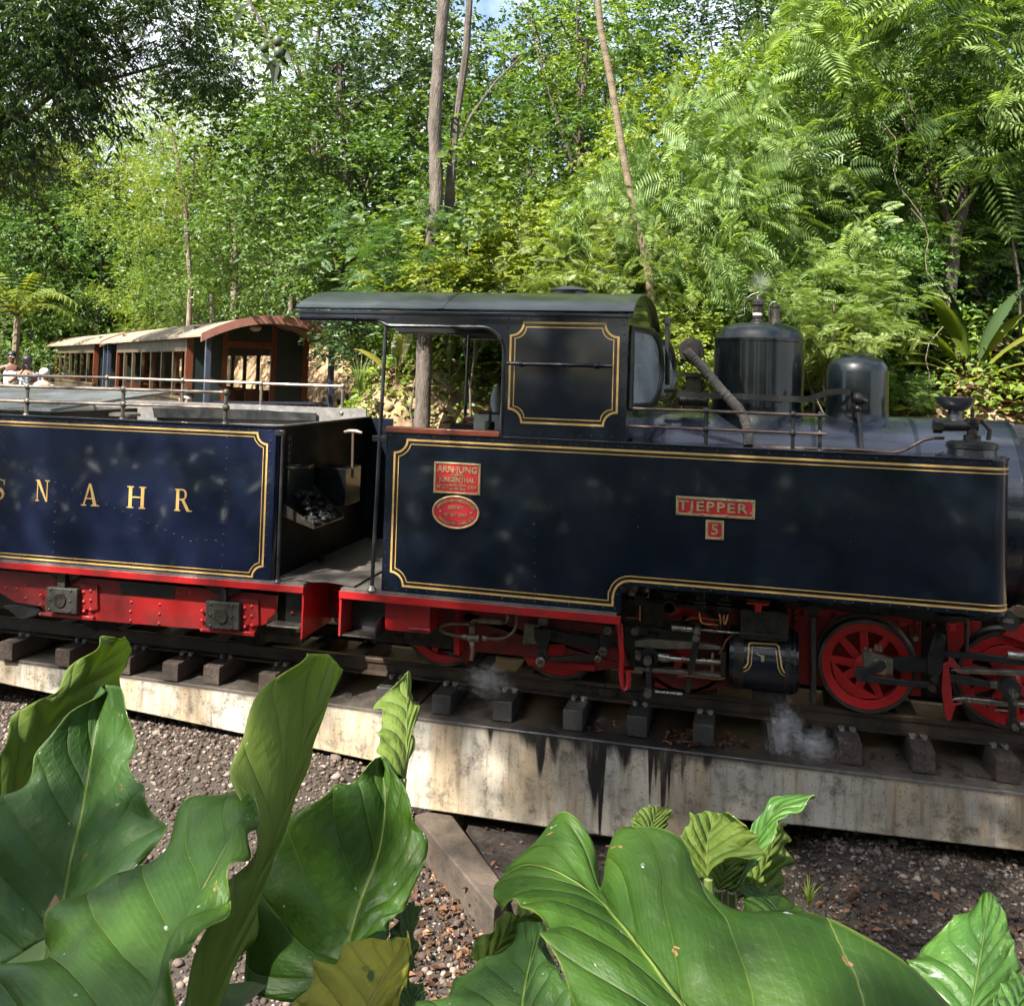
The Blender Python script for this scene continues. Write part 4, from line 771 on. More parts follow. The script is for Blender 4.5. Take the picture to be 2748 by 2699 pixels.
for k, (p, r) in enumerate(zip(C7((62, 1500), (145, 1492), (218, 1480), (296, 1492), (370, 1480), (540, 1518), (558, 1405), (480, 1390)), (.022, .026, .036, .022, .036, .045, .045, .03))):
    v = onZ(p[0], p[1], .69); m = MB(); lump(rg, (v[0], v[1], .664+r*.7), r, m)
    tag(m.build('coal_lump', COAL, None, smooth=False), 'black coal lump on the worn footplate, ' + ['beside the grab post foot', 'just past the grab post', 'third along from the grab post', 'small, fourth along from the post', 'fifth along, glossy and rounded', 'largest, out in the open floor', 'squarish, up against the shade', 'half hidden behind the squarish one'][k], 'coal', 'coal lumps on the footplate')
sh0, sh1 = TF.W(C7((868, 225))[0], .86), TF.W(C7((860, 690))[0], .86)
shovel = thing('shovel', 'shovel with a T handle standing upright in the tender tool box', 'shovel', tuple(tw(sh1)))
ORG[shovel.name] = np.array(sh1); m = MB().tube([sh0, sh1], .012).build('shaft', PIPEBROWN, shovel); m = MB().tube([(sh0[0]-.075, .86, sh0[2]-.004), (sh0[0]-.03, .86, sh0[2]+.006), (sh0[0]+.03, .86, sh0[2]+.006), (sh0[0]+.075, .86, sh0[2]-.004)], [.012, .017, .017, .012]).build('handle', PIPEBROWN, shovel)
ch = MB(); c0, c1 = TF.W(C7((280, 255))[0], .18), TF.W(C7((280, 540))[0], .18); c0 = (XF+.03, .16, c0[2]); c1 = (XF+.03, .16, c1[2])
for k in range(8):
    z = c0[2]+(c1[2]-c0[2])*k/8; a = (k % 2)*math.pi/2
    ch.tube([(c0[0]+.014*math.cos(t)*math.cos(a), c0[1]+.014*math.cos(t)*math.sin(a), z-.02+.026*math.sin(t)) for t in np.linspace(0, 2*math.pi, 9)], .0045, 5, caps=False)
ch.tube([(XF+.07+.07*math.cos(t), .2+.09*math.sin(t), c1[2]-.03) for t in np.linspace(0, 2*math.pi, 17)], .007, 5, caps=False)
ch.build('chain', BLACK, tender)
pv = TF.W((402, 1128), .45); m = MB(); b = MB().ball((0, 0, 0), .1, 12, 8, (1.3, .8, .42)); rg2 = random.Random(5); m.add([(pv[0]+v[0]*rg2.uniform(.8, 1.2), .45+v[1]*rg2.uniform(.8, 1.2), 1.60+v[2]*rg2.uniform(.6, 1.4)) for v in b.v], b.f); m.box(pv[0]-.1, pv[0]+.1, .4, .5, 1.30, 1.60)
o = m.build('plastic_sack', PLASTIC, None); o.location = (0, 0, 0); tag(o, 'crumpled white plastic sack inside the tender bunker', 'sack')

# ------------------------------------------------------------------ track and concrete bridge
track = thing('railway_track', 'pair of brown steel rails on square timber sleepers under the locomotive', 'railway track', (0, .93, -.1))
RT_ = .032                                       # rail head level
prof = [(-.05, 0), (.05, 0), (.05, .010), (.012, .022), (.009, .078), (.026, .086), (.026, .108), (.020, .114), (-.020, .114), (-.026, .108), (-.026, .086), (-.009, .078), (-.012, .022), (-.05, .010)]
for y in (.555, 1.305):
    m = MB(); n = len(prof); V = [(x, y+a, RT_-.114+b) for x in (-14, -.905, -.900, 6) for a, b in prof]
    m.add(V, [(i, (i+1) % n, n+(i+1) % n, n+i) for i in range(n)]+[(2*n+i, 2*n+(i+1) % n, 3*n+(i+1) % n, 3*n+i) for i in range(n)]+[tuple(range(n))[::-1], tuple(range(n, 2*n)), tuple(range(2*n, 3*n))[::-1], tuple(range(3*n, 4*n))])
    r = m.build('rail', RAILM, track)
    m = MB().box(-1.12, -.66, y-.026, y-.009, RT_-.09, RT_-.035); 
    for k in range(4): m.rivet(-1.07+k*.12, y-.026, RT_-.062, .014)
    m.build('fishplate', OILY, r)
SLT = RT_-.114-.004
sleep_px = [(-250, 0), (-110, 0), (17, 1), (168, 1), (330, 1), (460, 1), (565, 1), (718, 1), (855, 0), (1035, 0), (1188, 0), (1350, 0), (1537, 0), (1707, 0), (1886, 0), (2094, 1), (2281, 1), (2476, 1), (2705, 1), (2900, 1), (3110, 1)]
smesh = {}; clipm = None
for px, br in sleep_px:
    x = onZ(px, 1600, 0)[0]
    yy = 1750+.13*px; v = LF.W((px, yy), .30); x = v[0]
    if br not in smesh:
        mm = MB().box(-.068, .068, .29, 1.57, SLT-.135, SLT).mesh('sleeper', (0, 0, 0)); mm.materials.append(SLEEPER if br else SLEEPERB); smesh[br] = mm
    o = bpy.data.objects.new('sleeper', smesh[br]); COL.objects.link(o); o.parent = track; o.location = (x-0, -.93, .1); b = o.modifiers.new('bevel', 'BEVEL'); b.width = .007; b.segments = 2
    o.rotation_euler = (0, 0, random.uniform(-.012, .012)); o.location.y += random.uniform(-.02, .02)
    if clipm is None:
        m = MB()
        for y in (.555, 1.305):
            for s in (-1, 1):
                for dx in (-.034, .034): m.lathe([(.016, 0), (.016, .012), (.011, .013), (.011, .028), (.001, .03)], (dx, y+s*.066, SLT+.002), 'z', 6); m.box(dx-.02, dx+.02, y+s*.04-.02, y+s*.04+.02, SLT+.012, SLT+.02)
        clipm = m.mesh('rail_clip'); clipm.materials.append(pm('galvanised', (.36, .34, .31), .5, metal=.5, col2=(.2, .17, .14), scale=30))
    c = bpy.data.objects.new('rail_clip', clipm); COL.objects.link(c); c.parent = o; c['kind'] = 'stuff'
def concrete_mat():
    m = bpy.data.materials.new('stained_concrete'); m.use_nodes = True; t = m.node_tree; b = t.nodes['Principled BSDF']; N = t.nodes.new; L = t.links.new
    tcn = N('ShaderNodeTexCoord'); sx = N('ShaderNodeSeparateXYZ'); L(tcn.outputs['Object'], sx.inputs['Vector'])
    def noise(sc, stretch=None, det=6, ro=.6):
        mp = N('ShaderNodeMapping'); L(tcn.outputs['Object'], mp.inputs['Vector']); mp.inputs['Scale'].default_value = stretch or (1, 1, 1)
        n = N('ShaderNodeTexNoise'); n.inputs['Scale'].default_value = sc; n.inputs['Detail'].default_value = det; n.inputs['Roughness'].default_value = ro; L(mp.outputs['Vector'], n.inputs['Vector']); return n.outputs['Fac']
    def ramp(f, a, c):
        r = N('ShaderNodeMapRange'); r.inputs['From Min'].default_value = a; r.inputs['From Max'].default_value = c; L(f, r.inputs['Value']); return r.outputs['Result']
    def mixc(f, a, c):
        q = N('ShaderNodeMix'); q.data_type = 'RGBA'; L(f, q.inputs['Factor'])
        for k, i in ((a, 'A'), (c, 'B')):
            if isinstance(k, tuple): q.inputs[i].default_value = (*k, 1)
            else: L(k, q.inputs[i])
        return q.outputs['Result']
    def mth(op, a, c):
        q = N('ShaderNodeMath'); q.operation = op; q.use_clamp = op != 'SUBTRACT'
        for k, i in ((a, 0), (c, 1)):
            if isinstance(k, (int, float)): q.inputs[i].default_value = k
            else: L(k, q.inputs[i])
        return q.outputs[0]
    c = mixc(ramp(noise(2.5), .35, .65), (.50, .455, .375), (.36, .325, .265))
    c = mixc(mth('MULTIPLY', ramp(noise(3.2, (1, 1, .18)), .46, .62), .75), c, (.31, .22, .12))       # rust-brown runs
    c = mixc(mth('MULTIPLY', ramp(noise(26, (1, 1, .10)), .50, .68), .7), c, (.16, .12, .085))
    c = mixc(mth('MULTIPLY', ramp(noise(60, None, 3), .62, .68), .9), c, (.07, .055, .045))        # pits
    c = mixc(mth('MULTIPLY', ramp(noise(5, None, 8, .78), .52, .64), .85), c, (.085, .072, .055))        # mould
    top = ramp(sx.outputs['Z'], -.256, -.248)                                                        # upper face, oily and dark
    dust = mixc(ramp(noise(5, None, 8, .7), .42, .60), (.22, .185, .145), (.075, .06, .047)); oily = mixc(ramp(noise(6), .4, .62), (.045, .038, .031), (.12, .10, .078))
    c = mixc(top, c, mixc(ramp(sx.outputs['X'], -.1, .9), oily, dust))
    # black oil that has run down the face from beneath the cylinders
    wob = mth('MULTIPLY', mth('SUBTRACT', noise(22, (1, 1, .22), 6, .75), .5), .30)
    fall = mth('SUBTRACT', -.25, sx.outputs['Z']); xw = N('ShaderNodeMath'); xw.operation = 'ADD'; L(sx.outputs['X'], xw.inputs[0]); L(mth('MULTIPLY', mth('SUBTRACT', noise(7, (1, 1, .35), 3), .5), .06), xw.inputs[1])
    def plain(op, a, c):
        q = N('ShaderNodeMath'); q.operation = op
        for k, i in ((a, 0), (c, 1)):
            if isinstance(k, (int, float)): q.inputs[i].default_value = k
            else: L(k, q.inputs[i])
        return q.outputs[0]
    reach = plain('MULTIPLY', mth('MULTIPLY', ramp(sx.outputs['X'], -2.0, -1.3), ramp(sx.outputs['X'], .5, -.1)), .035)
    for xi, wi, li in ((-1.32, .10, .10), (-1.27, .035, .28), (-1.17, .03, .16), (-.93, .13, .13), (-.90, .05, .42), (-.86, .022, .62), (-.71, .05, .14), (-.54, .014, .34), (-.505, .012, .22), (-.46, .09, .12), (-.455, .020, .52), (-.42, .012, .30), (-.33, .014, .18), (-1.62, .02, .10), (-.18, .03, .10)):
        d_ = plain('DIVIDE', plain('SUBTRACT', xw.outputs[0], xi), wi); g_ = plain('POWER', 2.718, plain('MULTIPLY', plain('MULTIPLY', d_, d_), -1.0)); reach = plain('MAXIMUM', reach, plain('MULTIPLY', g_, li))
    edge = plain('SUBTRACT', plain('ADD', reach, plain('MULTIPLY', wob, ramp(reach, .0, .08))), fall)
    brk = ramp(noise(24, (1, 1, .15), 4), .66, .50)
    oil = mth('MULTIPLY', ramp(edge, -.02, .06), mth('ADD', mth('MULTIPLY', brk, .35), .65))
    halo = mth('MULTIPLY', ramp(plain('SUBTRACT', plain('MULTIPLY', reach, 1.35), fall), -.04, .22), .6)
    c = mixc(halo, c, (.13, .085, .05))
    c = mixc(oil, c, (.012, .012, .013)); L(c, b.inputs['Base Color'])
    rgh = N('ShaderNodeMix'); rgh.data_type = 'FLOAT'; L(oil, rgh.inputs['Factor']); rgh.inputs['A'].default_value = .88; rgh.inputs['B'].default_value = .35; L(rgh.outputs['Result'], b.inputs['Roughness'])
    bp = N('ShaderNodeBump'); bp.inputs['Strength'].default_value = .35; bp.inputs['Distance'].default_value = .01; L(noise(38, None, 8), bp.inputs['Height']); L(bp.outputs['Normal'], b.inputs['Normal'])
    return m
CONC = concrete_mat()
bridge = thing('concrete_bridge', 'stained cream concrete slab carrying the track, black oil running down its face', 'bridge', (0, .93, -.25)); ORG[bridge.name] = np.zeros(3); bridge.location = (0, 0, 0)
ST = SLT-.137
def slab(poly, y0, y1, nm):
    bm = MB().prism(poly, y0, y1); o = bm.build(nm, CONC, bridge, bevel=.012); return o
slab([(-2.215, -.845), (-.36, -.845), (-.22, -.63), (.4, -.60), (7.0, -.44), (7.0, ST-.004), (-2.215, ST-.004)], .185, 1.68, 'deep_beam')
m = MB(); lv = [(-14, .62, -.40), (-5.75, .34, -.43), (-2.216, .215, -.60)]
V = [];
for x, y, z in lv: V += [(x, y, z), (x, y, ST-.003), (x, 1.67, ST-.003), (x, 1.67, z)]
m.add(V, [(4*i+a, 4*i+4+a, 4*i+4+(a+1) % 4, 4*i+(a+1) % 4) for i in range(2) for a in range(4)]+[(3, 2, 1, 0), (8, 9, 10, 11)])
m.f = [f[::-1] for f in m.f]; m.build('edge_beam', CONC, bridge, bevel=.01)
a0, a1 = onZ(1112, 2185, -.87), onZ(1325, 2440, -.87); b0, b1 = onZ(1185, 2180, -.87), onZ(1362, 2385, -.87)
MB().plan([(a0[0], a0[1]), (a1[0], a1[1]), (b1[0], b1[1]), (b0[0], b0[1]+.1)], -1.3, -.87).build('wing_wall', pm('dirty_concrete', (.085, .062, .044), .9, col2=(.035, .027, .02), scale=5, bump=.5, bscale=30), bridge, bevel=.012)
MB().plan([(b0[0]-.02, b0[1]+.4), (b1[0]-.01, b1[1]), (b1[0]+1.0, b1[1]+.1), (.2, .4)], -1.2, -.95).build('sump_floor', pm('oily_soil', (.020, .015, .012), .8, col2=(.05, .036, .026), scale=9, bump=.8, bscale=25), bridge)
MB().box(-2.0, -.3, .4, 1.6, -1.2, -.86).build('pier', CONC, bridge)

# ------------------------------------------------------------------ ground
def sm(a, b, t):
    t = np.clip((t-a)/(b-a), 0, 1); return t*t*(3-2*t)
def hill_s(x, y):
    a = y-2.55+.55*sm(1.0, 2.2, x); b = np.maximum((x+4.9)*.69+(y-6.0)*.72, np.minimum(x+5.45, 2.6)); k = .6
    h = np.clip(.5+.5*(b-a)/k, 0, 1); return b*(1-h)+a*h-k*h*(1-h)
def ground_z(x, y):
    x = np.asarray(x, float); y = np.asarray(y, float)
    fr = -1.07+1.6*sm(-2.6, -4.6, y)+.05*np.sin(x*1.3+y)*np.cos(y*1.7)
    fr = fr+.44*sm(-1.7, .15, y)*np.clip(sm(-2.0, -2.6, x)+.75*sm(.0, .7, x), 0, 1)
    bk = -.32+.75*sm(-5.5, -11, x)*sm(3, 8, y)+.03*np.sin(x*2.1)*np.cos(y*2.3)
    s = hill_s(x, y)
    bk = bk+2.35*sm(0, 1.35, s)+np.clip(s-1.3, 0, 14)*.42+.12*sm(0, .5, s)*(np.sin(x*3.1+.7*np.sin(y*2))*np.sin(y*2.7+x)+.6*np.sin(x*7.3+y*3))
    t = sm(1.72, 2.1, y); return fr*(1-t)+bk*t
def np_mesh(name, V, Fq):
    me = bpy.data.meshes.new(name); V = np.asarray(V, np.float32); Fq = np.asarray(Fq, np.int32); m, k = Fq.shape
    me.vertices.add(len(V)); me.vertices.foreach_set('co', V.ravel()); me.loops.add(m*k); me.loops.foreach_set('vertex_index', Fq.ravel())
    me.polygons.add(m); me.polygons.foreach_set('loop_start', np.arange(0, m*k, k, dtype=np.int32)); me.update(calc_edges=True); return me
def link(name, me, mat=None, parent=None, kind=None):
    if mat: me.materials.append(mat)
    o = bpy.data.objects.new(name, me); COL.objects.link(o)
    if parent: o.parent = parent
    if kind: o['kind'] = kind
    return o
gx = np.unique(np.concatenate([np.linspace(-120, -14, 22), np.linspace(-14, 8, 150), np.linspace(8, 120, 22)])); gy = np.unique(np.concatenate([np.linspace(-60, -6, 14), np.linspace(-6, 9, 130), np.linspace(9, 30, 40), np.linspace(30, 160, 20)]))
GX, GY = np.meshgrid(gx, gy); GZ = ground_z(GX, GY); nxx = len(gx)
V = np.stack([GX.ravel(), GY.ravel(), GZ.ravel()], 1); i = np.arange(len(gy)-1)[:, None]*nxx+np.arange(nxx-1)[None, :]; i = i.ravel()
gm = np_mesh('ground', V, np.stack([i, i+1, i+nxx+1, i+nxx], 1)); go = link('ground', gm, GRAVELG, kind='structure')
FLOORF = pm('forest_floor', (.035, .040, .018), .95, col2=(.075, .055, .032), scale=2.2, bump=.8, bscale=12)
gm.materials.append(BANK); gm.materials.append(FLOORF)
cxs = (GX[:-1, :-1]+GX[1:, 1:])/2; cys = (GY[:-1, :-1]+GY[1:, 1:])/2; ss = hill_s(cxs, cys)
mi = np.where(cys < 1.9, 0, np.where((ss > -.9) & (ss < 1.9), 1, 2)).astype(np.int32).ravel(); gm.polygons.foreach_set('material_index', mi); gm.shade_smooth()
# gravel: thousands of loose stones
ph = (1+5**.5)/2
ico = np.array([(-1, ph, 0), (1, ph, 0), (-1, -ph, 0), (1, -ph, 0), (0, -1, ph), (0, 1, ph), (0, -1, -ph), (0, 1, -ph), (ph, 0, -1), (ph, 0, 1), (-ph, 0, -1), (-ph, 0, 1)])/1.9
icf = np.array([(0, 11, 5), (0, 5, 1), (0, 1, 7), (0, 7, 10), (0, 10, 11), (1, 5, 9), (5, 11, 4), (11, 10, 2), (10, 7, 6), (7, 1, 8), (3, 9, 4), (3, 4, 2), (3, 2, 6), (3, 6, 8), (3, 8, 9), (4, 9, 5), (2, 4, 11), (6, 2, 10), (8, 6, 7), (9, 8, 1)])
def stones(xs, ys, zs, rs, seed):
    g = np.random.default_rng(seed); n = len(xs); S = g.uniform(.6, 1.25, (n, 1, 3))*np.array([1, 1, .75]); V = ico[None]*S*g.uniform(.75, 1.2, (n, 12, 1))*rs[:, None, None]
    a = g.uniform(0, 6.28, n); c, s = np.cos(a)[:, None], np.sin(a)[:, None]; V = np.stack([V[..., 0]*c-V[..., 1]*s, V[..., 0]*s+V[..., 1]*c, V[..., 2]], -1)+np.stack([xs, ys, zs], 1)[:, None]
    return V.reshape(-1, 3), (icf[None]+(np.arange(n)*12)[:, None, None]).reshape(-1, 3)
n = 38000; sx_ = RNG.uniform(-6.0, 2.6, n); sy_ = RNG.uniform(-2.6, .8, n); rs_ = RNG.gamma(2.6, .0030, n)+.005
V, Fq = stones(sx_, sy_, ground_z(sx_, sy_)+rs_*.3, rs_, 4)
STONE = foliage('gravel_stone', [(.030, .023, .017), (.070, .052, .038), (.115, .088, .065), (.26, .225, .18), (.058, .043, .031), (.085, .064, .047)], trans=0.0, rough=.9, spec=.2)
gv = link('gravel', np_mesh('gravel', V, Fq), STONE, kind='stuff'); tag(gv, 'brown and pale grey loose gravel in front of the concrete bridge', 'gravel')
# fallen leaves
def kites(P, D, Nn, L_, Wd, fold=.25, droop=.1):
    D = D/np.linalg.norm(D, axis=1, keepdims=True); S = np.cross(D, Nn); S /= np.linalg.norm(S, axis=1, keepdims=True)+1e-9; Nn = np.cross(S, D)
    L_ = L_[:, None]; Wd = Wd[:, None]; z = np.array([0, 0, 1.0])
    a = P; b = P+D*L_*.45+S*Wd*.5+Nn*Wd*fold*.5; c = P+D*L_-z*L_*droop; d = P+D*L_*.45-S*Wd*.5+Nn*Wd*fold*.5
    V = np.stack([a, b, c, d], 1).reshape(-1, 3); k = np.arange(len(P))*4
    return V, np.concatenate([np.stack([k, k+2, k+1], 1), np.stack([k, k+3, k+2], 1)])
def unit(n, g=RNG): v = g.normal(size=(n, 3)); return v/np.linalg.norm(v, axis=1, keepdims=True)
def litter(n, fx, fy, zf, L0, L1, g, name, mat, label):
    x, y = fx(n), fy(n); P = np.stack([x, y, zf(x, y)], 1); a = g.uniform(0, 6.28, n); D = np.stack([np.cos(a), np.sin(a), g.normal(0, .18, n)], 1); Nn = np.stack([g.normal(0, .3, n), g.normal(0, .3, n), np.ones(n)], 1)
    l = g.uniform(L0, L1, n); V, Fq = kites(P, D, Nn, l, l*g.uniform(.4, .6, n), .5, -.05); o = link(name, np_mesh(name, V, Fq), mat, kind='stuff'); tag(o, label, 'leaf litter'); return o
g = np.random.default_rng(5)
def wing_x(n): return np.concatenate([g.normal(-1.55, .35, n//2), g.normal(1.0, .8, n-n//2)])
litter(1500, wing_x, lambda n: np.concatenate([g.uniform(-1.9, -.1, n//2), g.uniform(-1.6, -.2, n-n//2)]), lambda x, y: ground_z(x, y)+g.uniform(.015, .04, len(x)), .03, .075, g, 'fallen_leaves', F_DRY, 'brown fallen leaves scattered over the gravel')
litter(320, lambda n: np.concatenate([g.normal(-.28, .09, n//3), g.uniform(-1.0, 2.2, n-n//3)]), lambda n: g.uniform(.26, .5, n), lambda x, y: np.full(len(x), ST+.012), .03, .06, g, 'fallen_leaves', F_DRY, 'orange brown fallen leaves lying on the bridge slab between sleepers')
litter(160, lambda n: g.normal(-1.0, .35, n), lambda n: g.uniform(-.6, .3, n), lambda x, y: np.full(len(x), -.935), .03, .07, g, 'fallen_leaves', F_DRY, 'dead leaves lying in the dark sump under the bridge')
litter(1500, lambda n: np.concatenate([g.uniform(-4, 4.5, n//2), g.normal(2.6, .5, n-n//2)]), lambda n: g.uniform(2.8, 4.3, n), lambda x, y: ground_z(x, y)+.03, .08, .22, g, 'dry_leaves', F_DRY, 'dry leaves strewn on the earth bank behind the locomotive')

# ------------------------------------------------------------------ carriages
TAN = pm('tan_paint_shade_darkened', (.085, .058, .026), .6, col2=(.058, .040, .018), scale=6); TEAK = pm('red_teak', (.16, .040, .016), .45, coat=.3, col2=(.10, .026, .011), scale=5, stretch=(5, 5, 1))  # TAN is darkened so its colour carries shade on the carriage sides
DKGREEN = pm('dark_green_panel', (.012, .022, .022), .5, col2=(.018, .03, .028), scale=4); CROOF = pm('beige_canvas_roof', (.27, .21, .145), .85, col2=(.20, .155, .105), scale=4, bump=.2, bscale=20); ROOFEND = pm('rose_brown_trim', (.33, .145, .11), .55)
POSTB = pm('blue_grey_post', (.045, .055, .085), .45); CEIL = pm('pale_ceiling', (.62, .54, .42), .6)
CL, CWD = 8.0, 1.86
def make_carriage(label, O, th, first):
    t = thing('passenger_carriage', label, 'carriage', O, th, 'open-sided passenger carriages'); ORG[t.name] = np.zeros(3)
    fl_, si, wt, ev = .78, 1.62, 2.34, 2.55     # floor, sill, window head, eave
    def cz(y): return ev+.30*(1-((y+CWD/2)/(CWD/2+.12))**2)
    yy = np.linspace(.11, -CWD-.11, 21); m = MB(); V = []
    for x in (-.16, CL+.16):
        for d in (0, -.03): V += [(x, y, cz(y)+d) for y in yy]
    n = 21; m.add(V, [(i, i+1, 2*n+i+1, 2*n+i) for i in range(n-1)]+[(n+i+1, n+i, 3*n+i, 3*n+i+1) for i in range(n-1)]+[(0, 2*n, 3*n, n), (n-1, 2*n-1, 4*n-1, 3*n-1)])
    rf = m.build('roof', CROOF, t); m = MB(); V = []
    for x in (-.19, -.155):
        for d in (.015, -.10): V += [(x, y, cz(y)+d) for y in yy]
    m.add(V, [(i, i+1, n+i+1, n+i) for i in range(n-1)]+[(2*n+i+1, 2*n+i, 3*n+i, 3*n+i+1) for i in range(n-1)]+[(i+1, i, 2*n+i, 2*n+i+1) for i in range(n-1)]+[(n+i, n+i+1, 3*n+i+1, 3*n+i) for i in range(n-1)]+[(0, 2*n, 3*n, n)[::-1], (n-1, 2*n-1, 4*n-1, 3*n-1)])
    m.build('roof_end', ROOFEND, rf); V = []; m = MB()
    for x in (1.15, CL-1.1): V += [(x, y, cz(y)-.035) for y in yy]
    m.add(V, [(i, i+1, n+i+1, n+i) for i in range(n-1)]); m.build('ceiling', CEIL, rf)
    for x in np.arange(.4, CL-.3, .9):
        MB().tube([(x, y, cz(y)-.045) for y in yy[1:-1]], .016, 5).build('roof_hoop', TEAK, rf)
    MB().box(0, CL, -CWD, 0, fl_-.12, fl_).build('floor', OILY, t)
    for y0, y1 in ((-.05, 0), (-CWD, -CWD+.05)):
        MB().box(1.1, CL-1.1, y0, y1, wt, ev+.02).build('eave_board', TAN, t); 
        m = MB()
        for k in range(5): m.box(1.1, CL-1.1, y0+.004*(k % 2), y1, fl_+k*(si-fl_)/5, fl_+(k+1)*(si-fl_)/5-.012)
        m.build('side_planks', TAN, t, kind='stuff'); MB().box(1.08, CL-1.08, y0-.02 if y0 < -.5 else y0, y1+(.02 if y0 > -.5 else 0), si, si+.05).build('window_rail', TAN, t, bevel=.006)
        for k in range(8):
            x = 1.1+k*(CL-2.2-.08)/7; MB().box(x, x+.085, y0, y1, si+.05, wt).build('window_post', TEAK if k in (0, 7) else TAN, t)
    for k in range(7):
        x = 1.55+k*.82
        for y0, y1 in ((-.85, -.12), (-CWD+.12, -1.02)): MB().box(x, x+.05, y0, y1, fl_+.35, fl_+.98).build('seat_back', TEAK, t)
    for xb in (1.1, CL-1.14):                    # end bulkheads with a doorway
        for y0, y1, mt in ((-.10, 0, TEAK), (-.52, -.10, DKGREEN), (-.60, -.52, TEAK), (-1.34, -1.26, TEAK), (-1.76, -1.34, DKGREEN), (-1.86, -1.76, TEAK)):
            MB().box(xb-(.012 if mt is TEAK else 0), xb+.04, y0, y1, fl_, cz((y0+y1)/2)-.04).build('bulkhead_panel' if mt is DKGREEN else 'bulkhead_post', mt, t)
        MB().box(xb-.012, xb+.05, -1.26, -.60, 2.42, 2.52).build('door_head', TEAK, t); MB().box(xb, xb+.03, -1.26, -.60, 2.52, cz(-.6)-.04).build('transom', DKGREEN, t)
        m = MB().ball((xb-.25, -.93, 2.72), .09, 10, 6, (1, 1, .6)); m.build('ceiling_lamp', WHITEP, t)
    for xe in (.03, CL-.03):
        for y in (-.04, -CWD+.04): MB().box(xe-.035, xe+.035, y-.035, y+.035, fl_, ev).build('verandah_post', POSTB, t)
        m = MB(); m.box(xe-.02, xe+.02, -CWD+.05, -.05, 1.62, 1.655); m.box(xe-.015, xe+.015, -CWD+.05, -.05, 1.05, 1.07); r = m.build('end_railing', POSTB, t)
        for k in range(16): MB().box(xe-.01, xe+.01, -CWD+.12+k*.108-.01, -CWD+.12+k*.108+.01, fl_, 1.62).build('baluster', POSTB, r)
    for xw in (1.6, 2.5, CL-2.5, CL-1.6):
        for y in (-.55, -1.3): MB().lathe([(.3, -.05), (.3, .05)], (xw, y, .36), 'y', 20).build('wheel', OILY, t)
    MB().box(.1, CL-.1, -1.4, -.46, .45, fl_-.12).build('underframe', OILY, t)
    return t
cd_ = np.array([-.724, .690]); P1 = np.array([-7.13, 5.30]); th1 = math.atan2(cd_[1], cd_[0])
make_carriage('nearest tan passenger carriage, its verandah end facing the locomotive cab', (P1[0], P1[1], .02), th1, True)
c2 = P1+cd_*(CL+.45); th2 = th1+math.radians(1.5)
make_carriage('middle passenger carriage with dark seats, coupled behind the nearest one', (c2[0], c2[1], .03), th2, False)
c3 = c2+np.array([math.cos(th2), math.sin(th2)])*(CL+.45); th3 = th2-math.radians(4.0)
make_carriage('farthest passenger carriage, at the end of the row near the visitors', (c3[0], c3[1], .04), th3, False)
m = MB()
for off in (.55, 1.30):
    q = [(P1-cd_*.3+np.array([.69, .724])*off), (P1+cd_*30+np.array([.69, .724])*off)]; m.tube([(*q[0], .0), (*q[1], .06)], .04, 4)
tag(m.build('siding_rails', RAILM, None), 'rails of the siding the tan carriages stand on', 'rails')

# ------------------------------------------------------------------ people
SKIN_D = pm('brown_skin', (.16, .075, .045), .5); SKIN_M = pm('tan_skin', (.33, .17, .10), .5); SKIN_L = pm('pale_skin', (.58, .34, .25), .5); HAIR = pm('black_hair', (.012, .010, .009), .5, bump=.4); SUNGL = pm('sunglasses', (.30, .34, .40), .12, metal=.8)
WHITEC = pm('white_cotton', (.78, .76, .70), .8); PRINT = pm('patterned_shirt', (.05, .06, .08), .8, col2=(.62, .62, .60), scale=26, mixlo=.5, mixhi=.56); PALEG = pm('pale_green_shirt', (.52, .56, .44), .8); TROU = pm('dark_trousers', (.03, .035, .05), .8)
def skin_obj(name, verts, edges, radii, mat, parent):
    me = bpy.data.meshes.new(name); me.from_pydata(verts, edges, []); me.materials.append(mat); o = bpy.data.objects.new(name, me); COL.objects.link(o); o.parent = parent
    s = o.modifiers.new('skin', 'SKIN'); s.use_smooth_shade = True
    for k, r in enumerate(radii): d = me.skin_vertices[0].data[k]; d.radius = r if isinstance(r, tuple) else (r, r); d.use_root = (k == 0)
    u = o.modifiers.new('sub', 'SUBSURF'); u.levels = 2; u.render_levels = 2; return o
